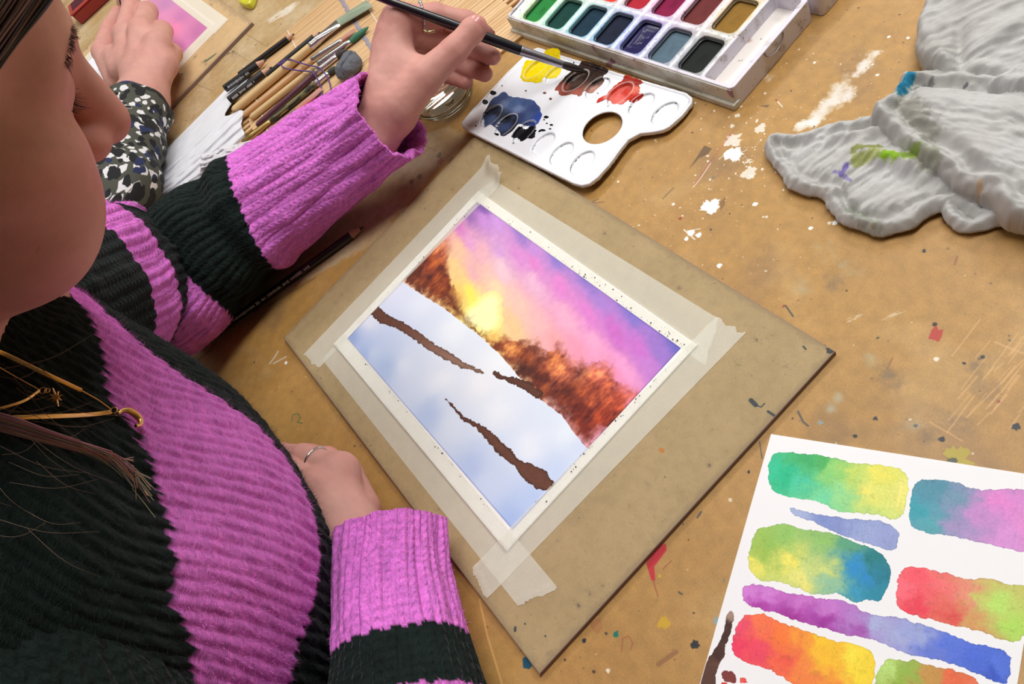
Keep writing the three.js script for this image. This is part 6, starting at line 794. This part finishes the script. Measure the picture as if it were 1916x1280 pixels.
// ---------------------------------------------------------------- grey muslin cloth, folded and heaped
{
  const L = [
    { h: 0.010, top: 0.0095, poly: [[1426, 268], [1436, 250], [1465, 243], [1505, 240], [1555, 224], [1600, 216], [1640, 208], [1760, 230], [1980, 330], [1980, 408], [1916, 410], [1850, 408], [1790, 385], [1745, 392], [1715, 412], [1690, 424], [1650, 434], [1628, 432], [1595, 420], [1560, 402], [1543, 385], [1541, 368], [1520, 358], [1480, 350], [1468, 340], [1455, 320], [1435, 295]], dir: [1, 0.25], hem: 1 },
    { h: 0.008, top: 0.0075, poly: [[1750, 380], [1762, 395], [1775, 415], [1800, 430], [1830, 432], [1860, 418], [1890, 410], [1980, 430], [1980, 360], [1850, 350]], dir: [0.8, 0.5], hem: 1 },
    { h: 0.024, top: 0.0235, poly: [[1680, 120], [1700, 115], [1745, 116], [1800, 124], [1860, 132], [1990, 150], [1990, 420], [1916, 404], [1885, 392], [1850, 362], [1815, 345], [1785, 332], [1765, 310], [1735, 290], [1705, 268], [1680, 248], [1655, 226], [1640, 214], [1630, 196], [1640, 176], [1668, 156]], dir: [0.15, 1], hem: 1, rise: 0.010 },
    { h: 0.030, top: 0.031, poly: [[1712, 22], [1722, -10], [1760, -60], [2000, -80], [2000, 150], [1916, 138], [1870, 132], [1835, 126], [1790, 122], [1752, 112], [1730, 92], [1716, 66]], dir: [0.6, 0.5], hem: 0.3 },
    { h: 0.036, top: 0.037, poly: [[1850, 130], [1872, 112], [1900, 98], [1990, 84], [1990, 150], [1916, 142], [1875, 138]], dir: [1, 0.2], hem: 0.5 }];
  L.forEach((l, k) => { l.p = smoothPoly(l.poly.map(([x, y]) => pl(x, y, l.h)), 110); l.k = k; });
  const lo = V(0.19, TY - 0.001, -0.35), hi = V(0.44, TY + 0.062, -0.09), cell = 0.0014, nx = Math.ceil((hi.x - lo.x) / cell) + 3, nz = Math.ceil((hi.z - lo.z) / cell) + 3;
  const G = (px, py, hh) => pl(px, py, hh);
  const ridge = (x, z, a, b, w) => { const ex = b[0] - a[0], ez = b[1] - a[1], t = clamp(((x - a[0]) * ex + (z - a[1]) * ez) / (ex * ex + ez * ez)), d = Math.hypot(x - a[0] - ex * t, z - a[1] - ez * t); return Math.exp(-d * d / (w * w)) * Math.sin(Math.PI * (0.15 + 0.7 * t)); };
  const r1 = [[G(1505, 255, 0.014), G(1690, 232, 0.014), 0.005, 0.006], [G(1560, 345, 0.014), G(1610, 262, 0.016), 0.006, 0.005], [G(1608, 268, 0.018), G(1735, 300, 0.018), 0.006, 0.007], [G(1640, 380, 0.014), G(1880, 330, 0.014), 0.008, 0.004], [G(1460, 262, 0.012), G(1500, 318, 0.012), 0.003, 0.0035], [G(1690, 335, 0.014), G(1880, 385, 0.014), 0.008, -0.004]];
  const r2 = [[G(1690, 150, 0.03), G(1900, 310, 0.03), 0.008, 0.004], [G(1760, 160, 0.03), G(1940, 220, 0.03), 0.010, 0.004], [G(1800, 250, 0.03), G(1900, 350, 0.03), 0.005, 0.004]];
  const r3 = [[G(1795, 10, 0.04), G(1795, 110, 0.04), 0.004, -0.006], [G(1830, 60, 0.04), G(1930, 10, 0.04), 0.006, 0.006], [G(1740, 50, 0.04), G(1790, 100, 0.04), 0.007, 0.003]];
  const topG = L.map((l) => { const d = new Float32Array(nx * nz), t = new Float32Array(nx * nz); for (let k = 0; k < nz; k++) for (let i = 0; i < nx; i++) {
    const x = lo.x + (i - 1) * cell, z = lo.z + (k - 1) * cell, w = 0.0022 * n2(x * 70, z * 70 + l.k * 9) + 0.0009 * n2(x * 240, z * 240), D = -polyD(l.p, x, z) + w, a = l.dir[0], b = l.dir[1], al = x * a + z * b, ac = -x * b + z * a;
    let hh = l.top * (0.78 + 0.22 * sst(0, 0.05, D)) + (l.rise ?? 0) * sst(0.10, 0.0, -z - 0.14) * 0.6;
    hh += l.hem * ((0.0042 + 0.0015 * n2(al * 90, ac * 90)) * Math.exp(-Math.pow((D - 0.0045) / 0.0036, 2)) - 0.0042 * Math.exp(-Math.pow((D - 0.0115) / 0.003, 2)));
    const cr = fbm(al * 26 + l.k * 3, ac * 190, 3), cr2 = Math.abs(n2(al * 55 + 7, ac * 120 + l.k)); hh += 0.0030 * cr + 0.0016 * (0.5 - cr2) + 0.0024 * fbm(x * 60, z * 60 + l.k * 5, 3) + 0.0012 * (0.35 - Math.abs(n2(al * 22 + 5, ac * 260 + l.k * 3)));
    for (const [p, q, s, amp] of l.k === 0 ? r1 : l.k === 2 ? r2 : l.k === 3 ? r3 : []) hh += amp * ridge(x, z, p, q, s);
    d[k * nx + i] = -D; t[k * nx + i] = Math.max(hh, 0.003);
  } return [d, t]; });
  const bil = (arr, x, z) => { const fx = clamp((x - lo.x) / cell + 1, 0, nx - 1.001), fz = clamp((z - lo.z) / cell + 1, 0, nz - 1.001), i = fl(fx), k = fl(fz), u = fx - i, v = fz - k, o = k * nx + i; return lerp(lerp(arr[o], arr[o + 1], u), lerp(arr[o + nx], arr[o + nx + 1], u), v); };
  const f = (x, y, z) => { let r = 9; for (let i = 0; i < L.length; i++) { const D = bil(topG[i][0], x, z); if (D > 0.012) { r = Math.min(r, D); continue; } const T = bil(topG[i][1], x, z), R = Math.min(0.010, T * 0.7), dy = Math.abs(y - TY - T / 2) - T / 2; const a = D + R, b = dy + R; r = smin(r, Math.min(Math.max(a, b), 0) + Math.hypot(Math.max(a, 0), Math.max(b, 0)) - R, 0.0010); } return Math.max(r, TY + 0.0004 - y, z + 0.094, x - 0.436, -0.346 - z); };
  const g = nets(f, lo, hi, cell);
  planUV(g, (x, y, z) => [(x - lo.x) / (hi.x - lo.x), 1 - (z - lo.z) / (hi.z - lo.z)]);
  const S = 1100, toT = (px, py, hh) => { const [x, z] = pl(px, py, hh); return [x, z]; };
  const stains = [[[1655, 285], 0.017, [130, 176, 30], 0.0045, 0.95, [1712, 286]], [[1600, 272], 0.018, [128, 134, 70], 0.004, 0.9, [1640, 262]], [[1640, 276], 0.018, [150, 160, 72], 0.005, 0.7, [1600, 290]], [[1575, 322], 0.013, [104, 92, 168], 0.0026, 0.8, [1585, 308]], [[1560, 312], 0.013, [116, 104, 170], 0.0018, 0.6, [1590, 334]], [[1684, 148], 0.03, [20, 116, 152], 0.0042, 0.95, [1700, 120]], [[1712, 132], 0.032, [84, 84, 80], 0.003, 0.6, [1740, 122]], [[1690, 165], 0.032, [128, 126, 112], 0.008, 0.55, [1740, 220]], [[1832, 330], 0.03, [206, 168, 128], 0.002, 0.6, [1836, 336]], [[1590, 385], 0.012, [124, 128, 112], 0.006, 0.5, [1640, 420]], [[1700, 290], 0.012, [126, 132, 104], 0.007, 0.5, [1750, 310]], [[1803, 128], 0.034, [78, 78, 84], 0.0014, 0.7, [1808, 127]], [[1632, 418], 0.012, [140, 128, 100], 0.002, 0.6, [1634, 420]]].map(([a, hh, c, w, al, b]) => [toT(...a, hh), toT(...b, hh), c, w, al]);
  const tex = pixTex(S, S, (X, Y, o) => {
    const x = lo.x + (X + 0.5) / S * (hi.x - lo.x), z = lo.z + (1 - (Y + 0.5) / S) * (hi.z - lo.z), w = fbm(x * 260, z * 260, 3), v = fbm(x * 22, z * 22, 3); let c = mix3([194, 194, 193], [178, 177, 172], clamp(0.4 + v)); const wv = 0.05 * Math.sin(x * 5200) * Math.sin(z * 5200) + 0.04 * n2(x * 2400, z * 2400);
    for (const [a, b, col, wd, al] of stains) { const ex = b[0] - a[0], ez = b[1] - a[1], t = clamp(((x - a[0]) * ex + (z - a[1]) * ez) / (ex * ex + ez * ez)), d = Math.hypot(x - a[0] - ex * t, z - a[1] - ez * t); c = mix3(c, col, al * sst(wd, wd * 0.35, d + wd * 0.8 * w)); }
    for (let i = 0; i < 3; i++) o[i] = c[i] * (1 + wv + 0.03 * w);
  }, true, THREE.ClampToEdgeWrapping);
  const gauze = pixTex(512, 512, (x, y, o) => { const v = 128 + 40 * Math.sin(x * 0.785) * Math.sin(y * 0.785) + 50 * fbm(x * 0.04, y * 0.04, 4); o[0] = o[1] = o[2] = v; }, false); gauze.repeat.set(6, 6);
  one('muslin_cloth', 'crumpled pale grey muslin cloth with green, blue and purple paint stains', 'cloth', g, std({ map: tex, roughness: 0.95, bumpMap: gauze, bumpScale: 0.0004 }));
}
// ---------------------------------------------------------------- the next painter's place, farther along the table
{
  const B = { x0: -0.146, x1: 0.104, z0: -1.42, z1: -1.042 };
  const t = thing('drawing_board', 'pale drawing board of the second painter, carrying a pink taped painting', 'drawing board', V((B.x0 + B.x1) / 2, TY, (B.z0 + B.z1) / 2));
  lpart(t, 'panel', extrude([[B.x0, B.z0], [B.x1, B.z0], [B.x1, B.z1], [B.x0, B.z1]], BH, 0.0004).translate(0, TY, 0), edgeBrown);
  const top = new THREE.PlaneGeometry(B.x1 - B.x0 - 0.001, B.z1 - B.z0 - 0.001).rotateX(-Math.PI / 2).translate((B.x0 + B.x1) / 2, TY + BH + 0.00006, (B.z0 + B.z1) / 2);
  planUV(top, (x, y, z) => [(z - B.z0) / (B.z1 - B.z0), (x - B.x0) / (B.x1 - B.x0)]);
  lpart(t, 'face', top, std({ map: boardTex(760, 500, 9, [204, 172, 126], (g) => { g.fillStyle = 'rgba(70,96,70,0.8)'; g.beginPath(); g.ellipse(728, 140, 5, 22, 0.4, 0, 7); g.fill(); }), roughness: 0.75 }));
  const [cx, cz] = pl(389, 52, PH), x0 = cx - 0.157, x1 = cx, z0 = cz - 0.24, z1 = cz, m = 0.013;
  const p = thing('watercolour_painting', 'second watercolour with a pink sky and orange trees under the neighbour\'s hand', 'painting', V((x0 + x1) / 2, TY + BH, (z0 + z1) / 2));
  lpart(p, 'paper', extrude([[x0 - 0.009, z0 - 0.009], [x1 + 0.009, z0 - 0.009], [x1 + 0.009, z1 + 0.009], [x0 - 0.009, z1 + 0.009]], PH - BH, 0.0001).translate(0, TY + BH, 0), paperM);
  const pc = new THREE.PlaneGeometry(x1 - x0, z1 - z0).rotateX(-Math.PI / 2).translate((x0 + x1) / 2, TY + PH + 0.00006, (z0 + z1) / 2); planUV(pc, (x, y, z) => [(z - z0) / (z1 - z0), (x - x0) / (x1 - x0)]);
  const sky = [[0.95, 0.06, 198, 118, 172], [0.6, 0.05, 206, 130, 184], [0.3, 0.05, 200, 140, 190], [0.9, 0.25, 214, 130, 186], [0.65, 0.22, 240, 140, 186], [0.4, 0.2, 226, 150, 196], [0.85, 0.4, 232, 160, 196], [0.65, 0.4, 246, 176, 196], [0.5, 0.5, 246, 186, 190], [0.75, 0.55, 250, 206, 178], [0.2, 0.5, 244, 190, 180]], oo = [0, 0, 0];
  lpart(p, 'painted_area', pc, std({ map: pixTex(640, 420, (X, Y, o) => { const s = X / 640, v = 1 - Y / 420, w = fbm(s * 7, v * 7, 4), w2 = fbm(s * 22, v * 22, 4), hill = 0.60 + 0.12 * (1 - s) - 0.0 + 0.03 * w, tree = 0.44 + 0.10 * (1 - s) + 0.08 * w + 0.04 * w2 - 0.10 * Math.exp(-Math.pow((s - 0.9) / 0.09, 2)); if (v > hill + 0.12) { o[0] = 236 + 8 * w; o[1] = 238 + 8 * w; o[2] = 246; } else if (v > tree) { const k = 1 + 0.35 * w2; o[0] = 214 * k; o[1] = 140 * k; o[2] = 82 * k; } else { idw(sky, s + 0.03 * w, v + 0.04 * w, oo, 1.3); o[0] = oo[0]; o[1] = oo[1]; o[2] = oo[2]; } }, true, THREE.ClampToEdgeWrapping), roughness: 0.8 }));
  const tm = std({ color: C(238, 230, 212), roughness: 0.6, transparent: true, opacity: 0.85, side: THREE.DoubleSide });
  [['far sky side of the second painting', [x1 - 0.0005, z0 - 0.02, x1 + 0.026, z1 + 0.026]], ['right side of the second painting', [x0 - 0.03, z1 - 0.0005, x1 + 0.024, z1 + 0.024]], ['near snow side of the second painting', [x0 - 0.026, z0 - 0.02, x0 + 0.0005, z1 + 0.02]], ['left side of the second painting', [x0 - 0.02, z0 - 0.026, x1 + 0.02, z0 + 0.0005]]].forEach(([l, [a, b, c, d]], n) => one('masking_tape', 'cream masking tape strip along the ' + l, 'tape', gridGeo(12, 60, (u, v) => { const along_ = n % 2 === 1, e = 0.0015 * n2(u * 9 + n, 4) * (v < 0.01 || v > 0.99 ? 1 : 0), x = along_ ? lerp(a, c, v) + e : lerp(a, c, u), z = along_ ? lerp(b, d, u) : lerp(b, d, v) + e, on = Math.min(x - x0 + 0.009, x1 + 0.009 - x, z - z0 + 0.009, z1 + 0.009 - z); return { p: [x, TY + BH + 0.00015 + n * 0.0001 + sst(-0.001, 0.0006, on) * (PH - BH), z] }; }), tm));
  // ---- the neighbour: a hand and a patterned sleeve are all that shows
  const man = thing('person', 'second painter of whom a hand holding a pen and a black-and-white patterned sleeve show', 'person');
  const HD = { fore: [P(228, 330, 0.046), 0.030], wrist: [P(266, 188, 0.046), 0.0275], palm: [[P(236, 66, 0.050), 0.0165], [P(267, 60, 0.058), 0.0170], [P(296, 86, 0.054), 0.0160], [P(308, 122, 0.044), 0.0150]],
    thumb: [[P(226, 152, 0.036), 0.019], [P(193, 98, 0.030), 0.0155], [P(206, 56, 0.027), 0.013], [P(222, 26, 0.022), 0.0115]],
    fingers: [[[P(236, 66, 0.050), 0.016], [P(248, 12, 0.050), 0.0135], [P(240, -6, 0.032), 0.012], [P(230, 4, 0.016), 0.010]], [[P(267, 60, 0.058), 0.0165], [P(276, 22, 0.046), 0.0135], [P(262, 22, 0.026), 0.012], [P(250, 34, 0.014), 0.0105]], [[P(296, 86, 0.054), 0.0155], [P(304, 58, 0.040), 0.013], [P(288, 58, 0.022), 0.0115], [P(276, 66, 0.013), 0.010]], [[P(308, 122, 0.044), 0.0145], [P(322, 100, 0.032), 0.0125], [P(306, 100, 0.018), 0.011], [P(294, 106, 0.012), 0.0095]]],
    web: [[P(232, 130, 0.046), P(215, 105, 0.038), 0.02, 0.016]] };
  // the rest of him sits outside the picture: shoulders, head and the other arm, so that the arm belongs to someone
  const hf = handField(HD), nb = h(-0.50, 0.30, -1.20), hM = new THREE.Matrix4().makeBasis(V(0, 0, -1), V(0.62, 0.785, 0), V(0.785, -0.62, 0)).setPosition(h(-0.43, 0.43, -1.20)), hI = hM.clone().invert(), OL = { fore: [h(-0.36, -0.03, -1.42), 0.028], wrist: [h(-0.31, -0.06, -1.38), 0.025], palm: [[h(-0.27, -0.075, -1.30), 0.013], [h(-0.255, -0.08, -1.32), 0.013], [h(-0.25, -0.085, -1.34), 0.012], [h(-0.25, -0.09, -1.36), 0.011]], thumb: [[h(-0.31, -0.05, -1.35), 0.014], [h(-0.28, -0.05, -1.30), 0.012], [h(-0.26, -0.06, -1.28), 0.010]], fingers: [0, 1, 2, 3].map((k) => [[h(-0.265 + 0.008 * Math.min(k, 2), -0.077 - 0.004 * k, -1.30 - 0.02 * k), 0.012], [h(-0.235 + 0.004 * k, -0.09, -1.27 - 0.022 * k), 0.010], [h(-0.225, -0.11, -1.25 - 0.024 * k), 0.009]]) }, of = handField(OL);
  const st = [[h(-0.49, 0.24, -1.16), 0.06, 0.06], [h(-0.42, 0.205, -1.05), 0.062, 0.062], [h(-0.30, 0.09, -0.965), 0.052, 0.05], [P(205, 395, 0.05), 0.043, 0.041], [P(236, 300, 0.048), 0.040, 0.039], [P(258, 205, 0.046), 0.0375, 0.037]];
  const st2 = [[h(-0.50, 0.24, -1.24), 0.06, 0.06], [h(-0.49, 0.19, -1.39), 0.062, 0.062], [h(-0.45, 0.06, -1.45), 0.052, 0.05], [h(-0.36, -0.03, -1.42), 0.042, 0.04], [h(-0.33, -0.05, -1.395), 0.038, 0.037]];
  const limbs = []; for (const l of [st, st2]) for (let k = 1; k < l.length; k++) limbs.push(cap(l[k - 1][0], l[k][0], l[k - 1][1] * 0.6, l[k][1] * 0.6)); limbs.push(cap(st[0][0], st2[0][0], 0.04, 0.04), cap(nb, h(-0.50, 0.22, -1.20), 0.055, 0.05), cap(P(236, 300, 0.047), HD.wrist[0], 0.028, 0.0275), cap(h(-0.46, 0.36, -1.20), nb, 0.054, 0.058));
  const v0 = V(0, 0, 0), manF = (x, y, z) => { let d = 9; for (const b of limbs) d = smin(d, capD(x, y, z, b), 0.02); d = smin(d, hf.f(x, y, z), 0.012); d = smin(d, of.f(x, y, z), 0.012); v0.set(x, y, z).applyMatrix4(hI); if (v0.z < -0.13 || v0.y < -0.14) return d; const e = v0.length() - 0.19; return e > 0.04 ? Math.min(d, e) : smin(d, headG(v0.x, v0.y, v0.z), 0.012); };
  part(man, 'body', skinUV(vcol(nets(manF, h(-0.64, -0.15, -1.54), h(0.06, 0.62, -0.86), 0.0024, true), (x, y, z) => skinTone(x, y, z, hf.red(x, y, z)))), skinM);
  const hc = nets((x, y, z) => Math.max(cranium(x, y, z) - 0.010 - 0.002 * n3(x * 60, y * 60, z * 60), 0.9 * (z - 0.055) - (y - 0.03)), V(-0.1, -0.06, -0.13), V(0.1, 0.16, 0.12), 0.004); hc.applyMatrix4(hM); part(man, 'hair', skinUV(hc), std({ color: C(74, 62, 54), roughness: 0.7 }));
  const wrinkle = (u, v, a) => 0.0035 * n3(Math.cos(a) * 1.5, Math.sin(a) * 1.5, v * 9) + 0.0022 * Math.sin(v * 70 + 2 * Math.sin(a)) * sst(0.45, 0.7, v);
  const g = loft(st, 120, 160, V(0, 1, 0), wrinkle, () => [1, 1, 1], 0.05), g2 = loft(st2, 80, 90, V(0, 1, 0), wrinkle, () => [1, 1, 1], 0.05), g3 = loft([[h(-0.54, -0.32, -1.20), 0.18, 0.13], [h(-0.535, -0.1, -1.20), 0.19, 0.13], [h(-0.52, 0.1, -1.20), 0.195, 0.125], [h(-0.505, 0.22, -1.20), 0.165, 0.10], [h(-0.495, 0.285, -1.20), 0.09, 0.075], [h(-0.488, 0.315, -1.20), 0.068, 0.065]], 90, 70, V(1, -0.1, 0), (u, v, a) => 0.005 * pn(a, 1.5, v * 6), () => [1, 1, 1]);
  for (const q of [g, g2, g3]) q.deleteAttribute('color');
  const cells = (() => { const q = rng(44), l = []; for (let i = 0; i < 640; i++) l.push([q(), q(), 0.011 + 0.016 * q(), q()]); return l; })();
  const pat = pixTex(448, 448, (x, y, o) => { const u = x / 448, v = y / 448, w = 0.006 * n2(u * 40, v * 40); let c = [74, 76, 66]; const u2 = u + 0.01 * n2(u * 22, v * 22), v2 = v + 0.01 * n2(u * 22 + 9, v * 22); let wht = 9, blk = 9; for (const [a, b, r, k] of cells) { let dx = Math.abs(u2 - a), dy = Math.abs(v2 - b); if (dx > 0.5) dx = 1 - dx; if (dx > 0.045) continue; if (dy > 0.5) dy = 1 - dy; if (dy > 0.045) continue; const d = Math.hypot(dx, dy) - r + w; if (k < 0.4) wht = Math.min(wht, d); else blk = Math.min(blk, d - 0.004); } if (wht < 0) c = [226, 226, 228]; if (blk < 0) c = n2(u * 9, v * 9) > 0.35 ? [34, 44, 84] : [20, 21, 24]; o[0] = c[0]; o[1] = c[1]; o[2] = c[2]; }); pat.repeat.set(5.5, 5.5);
  { const m = std({ map: pat, roughness: 0.85, side: THREE.DoubleSide }), b = part(man, 'blouse', g3, m); part(b, 'sleeve', g, m); part(b, 'sleeve', g2, m); }
  const pen = thing('pen', 'dark pen in the second painter\'s hand', 'pen', P(228, 10, 0.03)); const pa = P(231, 20, 0.024), pb = P(222, -60, 0.075), pL = pa.distanceTo(pb);
  lpart(pen, 'barrel', along(lathe([[0.0008, 0], [0.0045, 0.014], [0.0048, 0.03], [0.0048, pL - 0.002], [0.0001, pL]], 20), pa, pb), blackM);
  // ---- red pencil case and what lies by it
  const a = P(158, 44, 0), b = P(212, -6, 0), ax = b.clone().sub(a).setY(0).normalize(), sd = V(-ax.z, 0, ax.x), rot = Math.atan2(-ax.z, ax.x);
  const rc = thing('pencil_case', 'long dark red pencil case lying beyond the second painter\'s board', 'pencil case', a.clone().addScaledVector(ax, 0.09).addScaledVector(sd, -0.022));
  const bxr = (l, hh, w, y, off) => { const g2 = new RoundedBoxGeometry(l, hh, w, 3, 0.003); g2.rotateY(rot); g2.translate(sd.x * off, y, sd.z * off); return g2; };
  const red = phy({ color: C(150, 36, 38), roughness: 0.4, clearcoat: 0.3 });
  part(rc, 'tray', bxr(0.19, 0.020, 0.044, 0.0102, 0), red); part(rc, 'rim', bxr(0.192, 0.003, 0.047, 0.0212, 0), phy({ color: C(178, 62, 58), roughness: 0.35, clearcoat: 0.4 })); part(rc, 'lining', bxr(0.178, 0.0012, 0.034, 0.0226, -0.002), std({ color: C(74, 14, 32), roughness: 0.8 }));
  const rl = thing('wooden_ruler', 'tan wooden stick resting against the red pencil case', 'ruler', rc.position.clone().addScaledVector(sd, -0.045)); part(rl, 'stick', bxr(0.16, 0.006, 0.018, 0.0032, 0), pine); part(rl, 'edge_strip', bxr(0.16, 0.0012, 0.002, 0.0066, 0.006), steel);
  // ---- yellow eraser holder
  const yc = P(470, 2, 0), yd = P(478, 26, 0).sub(P(458, -30, 0)).setY(0).normalize(), ys = V(-yd.z, 0, yd.x), prof = []; for (let i = 0; i < 40; i++) { const q = i / 40 * 6.283, u = Math.cos(q), v = Math.sin(q); prof.push([yc.x + yd.x * u * 0.026 + ys.x * v * (0.0135 - 0.006 * Math.max(0, u)), yc.z + yd.z * u * 0.026 + ys.z * v * (0.0135 - 0.006 * Math.max(0, u))]); }
  const hole = []; for (let i = 0; i < 16; i++) { const q = -i / 16 * 6.283; hole.push([yc.x + yd.x * (0.008 + Math.cos(q) * 0.0045) + ys.x * Math.sin(q) * 0.0018, yc.z + yd.z * (0.008 + Math.cos(q) * 0.0045) + ys.z * Math.sin(q) * 0.0018]); }
  const yt = thing('putty_tool', 'lime yellow plastic tool with a small slot, lying at the top edge', 'tool', yc); lpart(yt, 'shell', extrude(prof, 0.010, 0.0028, [hole]).translate(0, TY, 0), phy({ color: C(208, 206, 50), roughness: 0.4, clearcoat: 0.3 })); lpart(yt, 'slot_floor', extrude(prof.map(([x, z]) => [lerp(yc.x, x, 0.8), lerp(yc.z, z, 0.8)]), 0.005, 0.0005).translate(0, TY + 0.0005, 0), std({ color: C(150, 140, 30), roughness: 0.6 }));
}
renderer.render(scene, camera);
